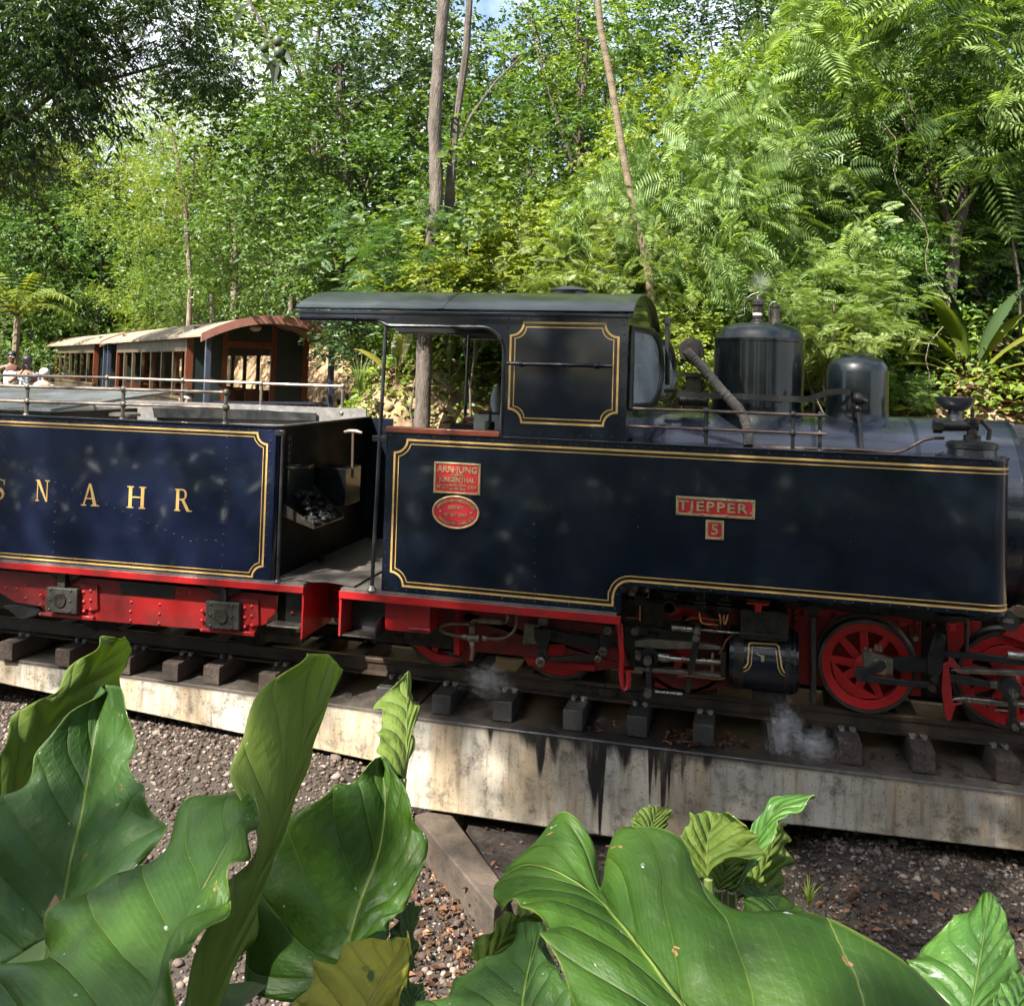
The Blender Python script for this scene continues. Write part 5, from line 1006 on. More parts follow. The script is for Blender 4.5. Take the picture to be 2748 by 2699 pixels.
def person(label, loc, H, face, skin, top, arms, hair, extra):
    t = thing('person', label, 'person', loc, face); k = H/1.75; ORG[t.name] = np.zeros(3)
    V = [(0, 0, .95), (0, 0, 1.12), (0, -.01, 1.30), (0, 0, 1.44), (0, .005, 1.50), (0, -.012, 1.575), (0, -.02, 1.64), (0, -.005, 1.70)]; Rr = [(.15, .11), (.135, .10), (.155, .105), (.09, .07), .05, (.062, .078), (.078, .095), (.06, .07)]
    E = [(a, a+1) for a in range(7)]
    for s, (el, wr, hd) in zip((-1, 1), arms):
        b = len(V); V += [(s*.17, 0, 1.41), el, wr, hd]; Rr += [.058, .042, .03, (.034, .02)]; E += [(3, b), (b, b+1), (b+1, b+2), (b+2, b+3)]
        d = Vector(hd)-Vector(wr); d.normalize(); sd_ = d.cross(Vector((0, 1, 0))).normalized() if abs(d.y) < .9 else Vector((1, 0, 0))
        for f in range(5):
            c = len(V); o0 = Vector(hd)+sd_*(.028-.014*f if f < 4 else -.034); o1 = o0+d*(.05 if f < 4 else .02)+Vector((0, -.02, 0)); o2 = o1+d*.03+Vector((0, -.03, 0)); V += [tuple(o1), tuple(o2)]; Rr += [.009, .008]; E += [(b+3, c), (c, c+1)]
    for s in (-1, 1):
        b = len(V); V += [(s*.09, 0, .88), (s*.10, -.01, .48), (s*.10, .02, .09), (s*.11, -.13, .04)]; Rr += [.085, .058, .04, (.04, .03)]; E += [(0, b), (b, b+1), (b+1, b+2), (b+2, b+3)]
    V = [tuple(c*k for c in v) for v in V]; Rr = [tuple(c*k for c in r) if isinstance(r, tuple) else r*k for r in Rr]
    skin_obj('body', V, E, Rr, skin, t)
    # clothing, hair and face
    sv = [V[0], V[1], V[2], (V[3][0], V[3][1], V[3][2]-.05*k)]; 
    ee = [(0, 1), (1, 2), (2, 3)]; rr2 = [(.165*k, .125*k), (.150*k, .115*k), (.172*k, .120*k), (.13*k, .085*k)]
    if top is not WHITEC:
        for s, (el, wr, hd) in zip((-1, 1), arms): b = len(sv); sv += [(s*.17*k, 0, 1.40*k), tuple(c*k for c in (Vector((s*.17, 0, 1.40)).lerp(Vector(el), .75)))]; ee += [(3, b), (b, b+1)]; rr2 += [.075*k, .066*k]
    skin_obj('top', sv, ee, rr2, top, t)
    skin_obj('trousers', [V[0], (-.09*k, 0, .86*k), (-.10*k, 0, .2*k), (.09*k, 0, .86*k), (.10*k, 0, .2*k)], [(0, 1), (1, 2), (0, 3), (3, 4)], [(.165*k, .12*k), .1*k, .06*k, .1*k, .06*k], TROU, t)
    m = MB().ball((0, .012*k, 1.70*k), .108*k, 14, 9, (.86, 1.0, .80)); zc = 1.665*k; m.v = [(x, y if z > zc or y > -.03*k else max(y, -.04*k), max(z, zc-.02*k) if y < -.01*k else z) for x, y, z in m.v]; m.build('hair', hair, t)
    f = MB(); f.ball((0, -.112*k, 1.605*k), .014*k, 6, 4, (.8, 1, 1.3)); f.build('nose', skin, t); MB().ball((0, -.098*k, 1.565*k), .02*k, 8, 4, (1.2, .3, .35)).build('mouth', pm('lips', (.30, .09, .08), .5) if 'lips' not in MATS else MATS['lips'], t)
    for s in (-1, 1): MB().ball((s*.082*k, .0, 1.62*k), .022*k, 6, 5, (.4, .8, 1.2)).build('ear', skin, t)
    extra(t, k); return t
def shades(t, k):
    for s in (-1, 1): MB().ball((s*.034*k, -.102*k, 1.635*k), .029*k, 10, 6, (1, .3, .8)).build('sunglass_lens', SUNGL, t)
def pos(px, py, d, eyez): v = at(px, py, d); return v
def place(px, depth, eye_y, H):
    e = at(px, eye_y, depth); return (float(e[0]), float(e[1]), float(e[2]-H*.93))
face_cam = lambda l: math.atan2(l[1]-CAM[1], l[0]-CAM[0])+math.pi/2-math.pi
fc = lambda l: math.atan2(CAM[1]-l[1], CAM[0]-l[0])+math.pi/2
hang = [((-.27, .03, 1.15), (-.25, -.08, .93), (-.24, -.11, .84)), ((.27, .03, 1.15), (.25, -.08, .93), (.24, -.11, .84))]
akim = [((-.36, .03, 1.26), (-.2, -.06, 1.06), (-.15, -.09, 1.03)), ((.36, .03, 1.26), (.2, -.06, 1.06), (.15, -.09, 1.03))]
phon = [((-.30, -.10, 1.25), (-.12, -.26, 1.42), (-.05, -.27, 1.52)), ((.27, -.05, 1.20), (.12, -.22, 1.30), (.06, -.26, 1.38))]
l = place(32, 19.5, 960, 1.66)
person('person in a white strappy top and mirrored sunglasses, standing beside the carriages', l, 1.66, fc(l), SKIN_D, WHITEC, akim, HAIR, shades)
l = place(73, 17.6, 975, 1.70)
def ph_extra(t, k):
    o = MB().box(-.085*k, .07*k, -.315*k, -.300*k, 1.50*k, 1.72*k).build('phone', BLACK, None, bevel=.004); o.location = t.location; o.rotation_euler = t.rotation_euler; tag(o, 'black smartphone held up by the person in the patterned shirt', 'phone')
    MB().lathe([(.036, 0), (.036, .03)], (-.12*k, -.26*k, 1.385*k)).build('wristband', pm('yellow_band', (.75, .55, .08), .5), t)
person('person in a dark patterned shirt holding a phone up to photograph', l, 1.70, fc(l), SKIN_M, PRINT, phon, HAIR, ph_extra)
l = place(119, 16.8, 1006, 1.36)
def cap(t, k):
    m = MB().ball((0, .005*k, 1.675*k), .125*k, 16, 9, (.92, 1.02, .95)); m.v = [(x, y, max(z, 1.645*k)) for x, y, z in m.v]; m.build('cap', WHITEC, t); MB().ball((0, -.115*k, 1.675*k), .03*k, 8, 5, (1, .2, .5)).build('cap_badge', HAIR, t); shades(t, k)
person('small person in a pale cap and pale green shirt beside the phone holder', l, 1.36, fc(l), SKIN_L, PALEG, hang, HAIR, cap)
l = place(500, 10.8, 1072, 1.62)
person('person in sunglasses, only the head showing above the tender', l, 1.62, fc(l), SKIN_L, TROU, hang, HAIR, shades)
l = LF.W((1336, 1075), 1.0); m = MB().ball(l, .10, 14, 10, (.55, .7, 1.25)); m.box(l[0]-.03, l[0]+.03, .97, 1.03, .66, l[2]-.08); tag(m.build('cloth_sack', CLOTHG, None), 'grey cloth sack propped inside the cab by the side sheet', 'sack')

# ------------------------------------------------------------------ vegetation templates
def sprays(C, g, twigs, leaves, L0, wr, spread, out, droop=.15, twl=.35, up=.5):
    """leafy twigs around clump centres C (k,3); out = outward directions"""
    k = len(C); n = k*twigs; base = np.repeat(C, twigs, 0)+g.normal(0, 1, (n, 3))*spread; o = np.repeat(out, twigs, 0)
    T = o*.9+unit(n, g)*.9+np.array([0, 0, .15]); T /= np.linalg.norm(T, axis=1, keepdims=True)
    m = n*leaves; u = np.tile(np.linspace(.1, 1, leaves), n); Tt = np.repeat(T, leaves, 0); P = np.repeat(base, leaves, 0)+Tt*(u*twl)[:, None]-np.array([0, 0, 1])*(u**2*twl*.3)[:, None]
    S = np.cross(Tt, np.array([0, 0, 1.0])); S /= np.linalg.norm(S, axis=1, keepdims=True)+1e-6; sgn = np.where(np.arange(m) % 2, 1, -1)[:, None]
    D = Tt*.55+S*sgn*.8+g.normal(0, .28, (m, 3)); Nn = np.array([0, 0, up])+unit(m, g)*.75+np.repeat(o, leaves, 0)*.35
    l = L0*g.uniform(.6, 1.2, m); return kites(P, D, Nn, l, l*wr*g.uniform(.8, 1.2, m), .3, droop)
def crown_pts(g, n, shell=.55):
    d = unit(n, g); r = shell+(1-shell)*g.random(n)**.6; lob = 1+.22*np.sin(d[:, 0]*5+1)*np.sin(d[:, 1]*4)+.15*np.sin(d[:, 2]*6+2)
    return d*(r*lob)[:, None], d
def crown_mesh(name, seed, clumps=85, twigs=9, leaves=9, L0=.115, wr=.48, radii=(1.6, 1.6, 1.2), spread=.17, shell=.45, **kw):
    g = np.random.default_rng(seed); C, d = crown_pts(g, clumps, shell); C = C*np.array(radii); V, Fq = sprays(C, g, twigs, leaves, L0, wr, spread, d, **kw); return np_mesh(name, V, Fq)
def frond_mesh(name, seed, tips=70, fr=11, pin=11, Lr=.34, radii=(1.25, 1.25, 1.0), shell=.35):
    g = np.random.default_rng(seed); C, d = crown_pts(g, tips, shell); C = C*np.array(radii)+np.array([0, 0, .0]); n = tips*fr
    base = np.repeat(C, fr, 0)+g.normal(0, .07, (n, 3)); a = g.uniform(0, 6.28, n); o = np.repeat(d, fr, 0)
    T = np.stack([np.cos(a), np.sin(a), g.normal(.15, .6, n)], 1)+o*.6; T /= np.linalg.norm(T, axis=1, keepdims=True); L = Lr*g.uniform(.65, 1.2, n)
    m = n*pin*2; u = np.tile(np.repeat(np.linspace(.14, 1, pin), 2), n); Tt = np.repeat(T, pin*2, 0); Ll = np.repeat(L, pin*2); P = np.repeat(base, pin*2, 0)+Tt*(u*Ll)[:, None]-np.array([0, 0, 1])*(u**2*Ll*.30)[:, None]
    S = np.cross(Tt, np.array([0, 0, 1.0])); S /= np.linalg.norm(S, axis=1, keepdims=True)+1e-6; sgn = np.where(np.arange(m) % 2, 1, -1)[:, None]
    B_ = np.cross(S, Tt); ph2 = np.repeat(g.normal(0, .75, n), pin*2)[:, None]; S2 = S*np.cos(ph2)+B_*np.sin(ph2); N2 = B_*np.cos(ph2)-S*np.sin(ph2)
    D = S2*sgn+Tt*.38-np.array([0, 0, .18]); Nn = N2+g.normal(0, .2, (m, 3)); l = Ll*.36*(1.05-.55*np.abs(u-.45)*1.6)
    V, Fq = kites(P, D, Nn, l, np.full(m, .017), .1, .12); return np_mesh(name, V, Fq)
TPL = {
 'broad': [crown_mesh('broad_crown', s, clumps=70, twigs=19, leaves=8, L0=.085, twl=.26, spread=.15, shell=.5) for s in (1, 2, 3)],
 'tall': [crown_mesh('tall_crown', s, clumps=85, twigs=19, leaves=8, L0=.09, radii=(1.5, 1.5, 1.9), spread=.17, twl=.26) for s in (11, 12)],
 'loose': [crown_mesh('loose_crown', s, clumps=55, twigs=12, leaves=8, L0=.080, wr=.5, spread=.17, shell=.3, radii=(1.6, 1.6, 1.3), twl=.26) for s in (21, 22)],
 'far': [crown_mesh('far_crown', s, clumps=85, twigs=17, leaves=8, L0=.060, wr=.5, spread=.15, shell=.4, radii=(1.6, 1.6, 1.3), twl=.2) for s in (71, 72)],
 'farl': [crown_mesh('far_loose_crown', s, clumps=55, twigs=14, leaves=9, L0=.058, wr=.5, spread=.15, shell=.3, radii=(1.6, 1.6, 1.3), twl=.2) for s in (73, 74)],
 'mango': [crown_mesh('mango_crown', s, clumps=70, twigs=7, leaves=9, L0=.15, wr=.27, radii=(1.6, 1.6, 1.1), spread=.2, droop=.75, up=.1) for s in (31, 32)],
 'fern': [frond_mesh('feathery_crown', s, tips=95, fr=10, pin=11, Lr=.30) for s in (41, 42, 43)],
 'wisp': [crown_mesh('wispy_crown', s, clumps=80, twigs=14, leaves=11, L0=.11, wr=.05, radii=(1.2, 1.2, 2.2), spread=.2, droop=.7, up=.1) for s in (51,)],
 'bush': [crown_mesh('bush_crown', s, clumps=52, twigs=15, leaves=8, L0=.095, wr=.55, radii=(1.2, 1.2, .85), spread=.15, shell=.5, twl=.28) for s in (61, 62)],
}
def limb_mesh(seed, h, r, lean=(0, 0), top=(1.3, 1.3, 1.0), nb=6, curve=.06):
    g = random.Random(seed); m = MB(); P = [(0, 0, -.25)]+[(lean[0]*t+g.uniform(-curve, curve), lean[1]*t+g.uniform(-curve, curve), h*t) for t in np.linspace(.14, 1, 8)]
    m.tube(P, [r*(1.25 if i == 0 else 1-.055*i) for i in range(9)], 10)
    for k in range(nb):
        b = P[4+k % 5]; a = g.uniform(0, 6.28); q = g.uniform(.5, .9); e = (P[-1][0]+math.cos(a)*top[0]*q, P[-1][1]+math.sin(a)*top[1]*q, h+g.uniform(-.3, .7)*top[2]); mid = tuple((b[i]+e[i])/2+g.uniform(-.12, .12) for i in range(3))
        m.tube([b, mid, e], [r*.45, r*.28, r*.10], 6)
    return m
CNT = [0]
def plant(name, label, cat, kind, mat, px, depth, zc, sc=1.0, sq=(1, 1, 1), group=None, bark=None, tr_=.045, lean=0.0, base=None, dz=0, rot=None, curve=.06):
    """a tree or shrub: its crown centre shows at photograph row zc, at px and depth; its foot stands on the ground below"""
    CNT[0] += 1; k = CNT[0]; c = at(px, zc, depth); f = c.copy() if base is None else at(base, 900, depth); zg = float(ground_z(f[0], f[1])); h = max(.35, float(c[2])-zg)
    t = thing(name, label, cat, (float(f[0]), float(f[1]), zg), 0, group); ORG[t.name] = np.zeros(3)
    lx, ly = float(c[0]-f[0]), float(c[1]-f[1]); lm = limb_mesh(k, h, tr_, (lx, ly), (1.3*sc*sq[0], 1.3*sc*sq[1], sc*sq[2]), nb=6 if cat == 'tree' else 2, curve=curve)
    lm.build('trunk' if cat == 'tree' else 'stem', bark or BARKD, t)
    T = TPL[kind]; me = T[k % len(T)]
    if not me.materials: me.materials.append(mat)
    o = bpy.data.objects.new('crown', me); COL.objects.link(o); o.parent = t; o.location = (lx, ly, h); o.scale = (sc*sq[0], sc*sq[1], sc*sq[2]); o.rotation_euler = (0, 0, rot if rot is not None else k*2.4)
    o.material_slots[0].link = 'OBJECT'; o.material_slots[0].material = mat; o['kind'] = 'stuff'; return t
HG = 'shrubs and trees on the slope'
# slope right of the cab: feathery shrubs and broadleaf trees
for a in [
 ('shrub', 'tall feathery light green shrub just above the turbo generator', 'shrub', 'fern', F_FERN, 1840, 9.0, 610, 1.05, (.8, .8, 1.25)),
 ('shrub', 'feathery shrub with light fronds right behind the cab roof front', 'shrub', 'fern', F_FERN, 1720, 8.8, 780, .7, (1, 1, .9)),
 ('shrub', 'feathery pale shrub directly above the steam dome', 'shrub', 'fern', F_FERN, 2030, 9.2, 660, .9, (1, 1, 1.1)),
 ('shrub', 'spreading feathery shrub between steam dome and slope top', 'shrub', 'fern', F_FERN2, 2270, 10.0, 500, 1.2, (1, 1, 1)),
 ('shrub', 'feathery tree-like shrub reaching the top edge above the sand dome', 'shrub', 'fern', F_FERN, 2480, 9.8, 160, 1.45, (1.1, 1, 1.1)),
 ('shrub', 'feathery shrub in the top corner right of the tall feathery one', 'shrub', 'fern', F_FERN2, 2740, 9.2, 60, 1.1, (1, 1, 1)),
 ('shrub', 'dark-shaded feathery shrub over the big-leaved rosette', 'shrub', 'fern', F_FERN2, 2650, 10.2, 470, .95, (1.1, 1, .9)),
 ('shrub', 'low feathery sprays drooping just above the big-leaved rosette', 'shrub', 'fern', F_FERN, 2480, 9.8, 650, .6, (1.2, 1, .7)),
 ('shrub', 'low feathery bush between the steam dome and sand dome', 'shrub', 'fern', F_FERN, 2230, 8.3, 800, .5, (1.2, 1, .8)),
 ('shrub', 'small feathery bush right behind the sand dome', 'shrub', 'fern', F_FERN, 2270, 8.2, 900, .40, (1.2, 1, .8)),
 ('shrub', 'feathery bush beside the lower palm trunk, over the cab roof', 'shrub', 'fern', F_FERN, 1560, 9.2, 720, .6, (1.3, 1, .8)),
 ('shrub', 'feathery grey-green bush over the cab roof, below the big trunk', 'shrub', 'fern', F_FERN2, 1130, 9.8, 690, .62, (1.2, 1, .9)),
 ('broadleaf_tree', 'bright lime broadleaf tree high on the slope, right of the palm trunk', 'tree', 'broad', F_LIME, 2160, 12.0, 330, .95, (1, 1, .9)),
 ('broadleaf_tree', 'dark broadleaf tree at the top edge above the steam dome', 'tree', 'tall', F_DARK, 2010, 14.5, 90, 1.05, (1, 1, .8)),
 ('broadleaf_tree', 'dark broadleaf tree at the top edge right of the lime tree', 'tree', 'tall', F_DARK, 2290, 14.5, 60, 1.0, (1, 1, .8)),
 ('broadleaf_tree', 'mid green broadleaf tree behind the feathery shrubs in the top corner', 'tree', 'broad', F_MID, 2700, 12.0, 300, 1.15, (1, 1, 1.1)),
 ('broadleaf_tree', 'dark tangled broadleaf thicket above the sand dome', 'tree', 'broad', F_DARK, 2420, 10.8, 560, .95, (1.1, 1, 1)),
 ('broadleaf_tree', 'dark tangled thicket behind the big-leaved rosette', 'tree', 'broad', F_DARK, 2720, 12.2, 700, .8, (1.2, 1, 1)),
 ('broadleaf_tree', 'mid green thicket behind the steam dome', 'tree', 'broad', F_MID, 2080, 10.8, 480, .85, (1.2, 1, 1)),
 ('broadleaf_tree', 'dark green tree behind the leaning palm trunk', 'tree', 'tall', F_MID, 1640, 14.0, 170, 1.0, (1, 1, .9)),
 ('bush', 'leafy lime bush just right of the leaning palm trunk', 'shrub', 'bush', F_LIME, 1790, 10.6, 420, .75, (1, 1, 1.2)),
 ('bush', 'leafy green bush low behind the safety valves', 'shrub', 'bush', F_MID, 2140, 9.6, 870, .75, (1.2, 1, .9)),
 ('bush', 'dark leafy bush low at the edge above the smokebox', 'shrub', 'bush', F_DARK, 2700, 11.0, 930, .6, (1.2, 1, .9)),
 ('bush', 'leafy green bush seen between the cab front and generator', 'shrub', 'bush', F_LIME, 1800, 8.6, 930, .5, (1, 1, 1)),
 ('shrub', 'low feathery bush right behind the steam dome base', 'shrub', 'fern', F_FERN, 2190, 8.7, 985, .34, (1.2, 1, .8)),
 ('shrub', 'low feathery bush showing between generator and steam dome', 'shrub', 'fern', F_FERN, 1890, 8.8, 990, .36, (1.2, 1, .9)),
 ('shrub', 'low feathery bush behind the boiler right of the sand dome', 'shrub', 'fern', F_FERN, 2420, 8.7, 1050, .25, (1.2, 1, .7)),
 ('bush', 'rounded leafy bush among the feathery sprays left of the sand dome top', 'shrub', 'bush', F_MID, 2330, 9.0, 740, .55, (1, 1, 1.1)),
 ('bush', 'leafy bush between the palm trunk foot and the steam dome', 'shrub', 'bush', F_MID, 1950, 9.0, 800, .5, (1, 1, 1)),
 ('broadleaf_tree', 'loose-leaved tree among the feathery shrubs in the upper right', 'tree', 'loose', F_MID, 2570, 9.3, 330, .6, (1, 1, 1)),
 ('broadleaf_tree', 'loose lime-leaved tree above the steam dome, left of the feathery ones', 'tree', 'loose', F_LIME, 2010, 10.6, 330, .6, (1, 1, .9)),
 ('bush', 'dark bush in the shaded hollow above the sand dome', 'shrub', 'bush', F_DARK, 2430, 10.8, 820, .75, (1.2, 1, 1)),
 # middle: behind the cab
 ('broadleaf_tree', 'tall dark broadleaf tree left of the big grey trunk, reaching the top edge', 'tree', 'tall', F_MID, 900, 13.5, 170, 1.15, (1.1, 1, 1)),
 ('broadleaf_tree', 'dense mid green tree halfway up, left of the big grey trunk', 'tree', 'broad', F_MID, 860, 12.8, 490, 1.0, (1.1, 1, 1)),
 ('broadleaf_tree', 'dark green tree behind the big grey trunk', 'tree', 'tall', F_DARK, 1080, 14.2, 350, 1.05, (1, 1, 1)),
 ('broadleaf_tree', 'dark tree with sky gaps between the big trunk and the palm', 'tree', 'loose', F_DARK, 1370, 14.0, 150, 1.15, (1.1, 1, 1)),
 ('broadleaf_tree', 'green tree below the sky gap between the two trunks', 'tree', 'broad', F_MID, 1420, 12.5, 440, .85, (1.1, 1, .9)),
 ('broadleaf_tree', 'bright green leafy tree leaning over the palm trunk top', 'tree', 'loose', F_LIME, 1570, 12.5, 110, .85, (1, 1, .9)),
 ('bush', 'broad green bush over the cab roof, right of the big trunk', 'shrub', 'bush', F_MID, 1300, 10.4, 600, .95, (1.1, 1, 1)),
 ('bush', 'bright lime bush over the middle of the cab roof', 'shrub', 'bush', F_LIME, 1450, 9.8, 690, .70, (1.2, 1, .9)),
 ('bush', 'lime green bush over the rear of the cab roof', 'shrub', 'bush', F_LIME, 1270, 9.6, 760, .55, (1.3, 1, .8)),
 ('bush', 'mid green bush left of the big trunk foot, over the roof end', 'shrub', 'bush', F_MID, 1010, 12.4, 700, .85, (1.2, 1, 1)),
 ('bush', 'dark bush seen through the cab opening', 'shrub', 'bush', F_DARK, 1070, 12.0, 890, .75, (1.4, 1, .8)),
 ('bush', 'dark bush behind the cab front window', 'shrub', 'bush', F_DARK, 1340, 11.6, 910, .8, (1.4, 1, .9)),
 ('bush', 'bright bush right of the carriage roof, under the cab roof end', 'shrub', 'bush', F_LIME, 1050, 12.6, 890, .45, (1.2, 1, 1)),
 # left: beyond the carriages
 ('broadleaf_tree', 'bright yellow-green tree top beside the slender pale trunk', 'tree', 'farl', F_LIME, 640, 26.0, 420, 1.7, (1, 1, .7)),
 ('broadleaf_tree', 'pale green tree top under the dark overhanging foliage', 'tree', 'farl', F_LIME, 330, 29.0, 420, 1.8, (1, 1, .8)),
 ('broadleaf_tree', 'mid green tree beyond the nearest carriage roof', 'tree', 'far', F_MID, 640, 22.0, 640, 1.5, (1.1, 1, 1.1)),
 ('broadleaf_tree', 'dense green tree between carriage roof and cab roof', 'tree', 'far', F_MID, 790, 19.0, 690, 1.4, (1, 1, 1.1)),
 ('broadleaf_tree', 'dark green tree behind the farthest carriage', 'tree', 'far', F_MID, 270, 27.0, 690, 1.9, (1, 1, 1)),
 ('broadleaf_tree', 'shaded green tree at the left edge behind the visitors', 'tree', 'far', F_MID, 20, 27.0, 640, 2.0, (1, 1, 1)),
 ('wispy_tree', 'wispy grey-green tree with forked trunk behind the farthest carriage', 'tree', 'wisp', F_OLIVE, 230, 28.5, 520, 1.5, (1, 1, 1)),
 ('wispy_tree', 'wispy olive tree at the left edge', 'tree', 'wisp', F_OLIVE, 90, 28.0, 520, 1.5, (1.2, 1, .8)),
 ('bush', 'bright round bush against the middle carriage roof', 'shrub', 'far', F_LIME, 420, 24.0, 800, .9, (1, 1, .9)),
 ('bush', 'leafy green bush behind the visitors', 'shrub', 'far', F_MID, 90, 25.5, 900, 1.2, (1.2, 1, 1)),
 ('bush', 'green bush at the foot of the slender pale trunk', 'shrub', 'far', F_MID, 570, 23.0, 790, 1.1, (1.2, 1, .9)),
 ('broadleaf_tree', 'high green tree top at the top edge left of the big trunk', 'tree', 'far', F_MID, 850, 19.0, 60, 1.3, (1, 1, .9)),
]:
    plant(*a[:9], sq=a[9], group=HG, bark=BARKL if 'slender pale' in a[1] else None, tr_=.11 if ('slender' in a[1]) else .075 if a[2] == 'tree' else .015, base=507 if 'on a slender' in a[1] else 1030 if 'left of the big grey trunk' in a[1] else None)
# overhanging dark tree in the top left corner (its trunk stands beyond the frame)
mt = thing('mango_tree', 'dark overhanging tree filling the top left corner', 'tree', (-13.2, 5.2, float(ground_z(-13.2, 5.2)))); ORG[mt.name] = np.array(mt.location)
m = MB(); b0 = np.array(mt.location); m.tube([tuple(b0), tuple(b0+(.2, .1, 2.5)), tuple(b0+(.8, .3, 4.6)), tuple(b0+(1.6, .5, 6.2))], [.30, .25, .2, .12], 12)
for px, py, d in ((70, 250, 13), (190, 60, 13), (420, 110, 12.5), (560, 140, 12.5), (60, 480, 14)):
    e = at(px, py, d); s = b0+np.array((.8, .3, 4.6)); m.tube([tuple(s), tuple((s+e)/2+(0, 0, .5)), tuple(e)], [.07, .035, .012], 7)
m.build('trunk', BARKD, mt)
for k, (px, py, d, sc, sq) in enumerate(((70, 230, 13.0, .78, (1, 1, 1)), (180, 180, 12.4, .5, (1, 1, 1)), (60, 60, 12.2, .6, (1, 1, .9)), (-90, 420, 13.5, .8, (1, 1, .8)), (150, 10, 12.6, .62, (1, 1, .8)), (440, 60, 12.2, .46, (1, 1, .9)), (530, 190, 12.4, .36, (1, 1, 1)), (0, 90, 13.5, .85, (1, 1, 1)), (320, -90, 12.0, .6, (1, 1, .7)))):
    me = TPL['mango'][k % 2]
    if not me.materials: me.materials.append(F_DARK)
    o = bpy.data.objects.new('crown', me); COL.objects.link(o); o.parent = mt; o.location = tuple(at(px, py, d)-b0); o.scale = tuple(sc*q for q in sq); o.rotation_euler = (0, 0, k*1.9); o['kind'] = 'stuff'
# big grey double trunk, leaning palm trunk and other bare trunks
def trunk_tree(name, label, cat, pts, depth, r0, r1, bark, rings=False, extra=()):
    P = [at(px, py, depth) for px, py in pts]; f = P[0].copy(); zg = float(ground_z(f[0], f[1])); P = [np.array((f[0], f[1], zg-.1))]+P if f[2] > zg else P
    t = thing(name, label, cat, tuple(map(float, P[0]))); ORG[t.name] = P[0].copy(); n = len(P)
    V = [Vector(p) for p in P]; fine = []
    for i in range(n-1):
        for k in range(10): fine.append(V[i].lerp(V[i+1], k/10))
    fine.append(V[-1]); N_ = len(fine); g = random.Random(len(label))
    if rings: rr = [(r0+(r1-r0)*i/N_)*(1.0+.09*(i % 2)) for i in range(N_)]
    else: rr = [(r0+(r1-r0)*i/N_)*(1+.06*g.uniform(-1, 1)) for i in range(N_)]
    MB().tube(fine, rr, 12).build('trunk', bark, t)
    for e, ra, rb in extra: MB().tube([at(px, py, depth+.15) for px, py in e], [ra+(rb-ra)*i/(len(e)-1) for i in range(len(e))], 8).build('limb', bark, t)
    return t
trunk_tree('grey_tree', 'tall grey double trunk rising behind the cab roof', 'tree', [(1138, 985), (1140, 850), (1155, 700), (1172, 520), (1166, 330), (1178, 150), (1195, -40)], 9.7, .088, .062, BARK, extra=(([(1200, 640), (1210, 480), (1222, 330), (1250, 150), (1262, -30)], .062, .035), ([(1222, 400), (1265, 310), (1330, 220), (1400, 150)], .022, .008)))
pt = trunk_tree('palm_tree', 'slim ringed palm trunk leaning over the cab roof front', 'palm', [(1748, 800), (1735, 690), (1708, 600), (1675, 430), (1640, 220), (1612, 80), (1598, -60)], 8.35, .036, .027, PALMB, rings=True)
lt = trunk_tree('broadleaf_tree', 'lime tree on a slender pale trunk beyond the carriage roofs', 'tree', [(506, 890), (512, 760), (502, 640), (498, 560), (478, 430), (455, 330)], 19.0, .058, .035, BARKL, extra=(([(500, 600), (520, 480), (522, 400)], .032, .02), ([(478, 430), (440, 400), (410, 330)], .035, .015)))
for px, py, d, sc in ((420, 420, 20.0, 1.0), (560, 370, 20.0, .9), (480, 310, 19.0, .9), (390, 560, 20.5, .9), (600, 560, 20.0, .8), (470, 480, 18.6, .7)):
    me = TPL['farl'][len(lt.children) % 2]
    if not me.materials: me.materials.append(F_LIME)
    o = bpy.data.objects.new('crown', me); COL.objects.link(o); o.parent = lt; o.location = tuple(at(px, py, d)-ORG[lt.name]); o.scale = (sc, sc, sc); o.rotation_euler = (0, 0, px*.1); o.material_slots[0].link = 'OBJECT'; o.material_slots[0].material = F_LIME; o['kind'] = 'stuff'
trunk_tree('branching_tree', 'forked grey-brown trunk behind the farthest carriage', 'tree', [(165, 880), (205, 800), (225, 740), (240, 640), (236, 520), (262, 400)], 29.0, .19, .07, BARKD, extra=(([(205, 790), (188, 700), (180, 600)], .08, .04), ([(240, 560), (290, 530), (350, 545)], .06, .03), ([(225, 650), (150, 590), (70, 620)], .05, .02)))
for k, pts in enumerate(([(2140, 900), (2120, 800), (2090, 690), (2050, 600)], [(2520, 960), (2470, 800), (2420, 640), (2380, 580)], [(2680, 900), (2600, 740), (2560, 560), (2550, 480)], [(2748, 800), (2700, 640), (2660, 480)])):
    trunk_tree('sapling', ['thin tan sapling stem right of the safety valves', 'thin reddish sapling stem above the sand dome', 'slender leaning stem above the big-leaved rosette', 'slender stem at the edge above the rosette'][k], 'tree', pts, 9.8, .022, .010, BARKD)
g = np.random.default_rng(77)
for k in (0, 3, 6):                               # hanging vines
    px, py = [(2370, 330), (2385, 620), (2520, 480), (2525, 880), (1815, 60), (2640, 210), (2450, 560)][k]; P = [at(px+20*math.sin(q*1.3+k)+14*q*(-1)**k, py+42*q, 8.5) for q in range(7)]
    tag(MB().tube([tuple(p) for p in P], .004, 5).build('hanging_vine', ROOTM, None), 'thin pale vine hanging ' + ['beside the feathery shrub top', 'over the dark thicket above the sand dome', 'in front of the dark thicket', 'straight down above the big-leaved rosette', 'next to the palm trunk', 'high at the edge of the slope', 'over the shaded undergrowth'][k], 'vine')
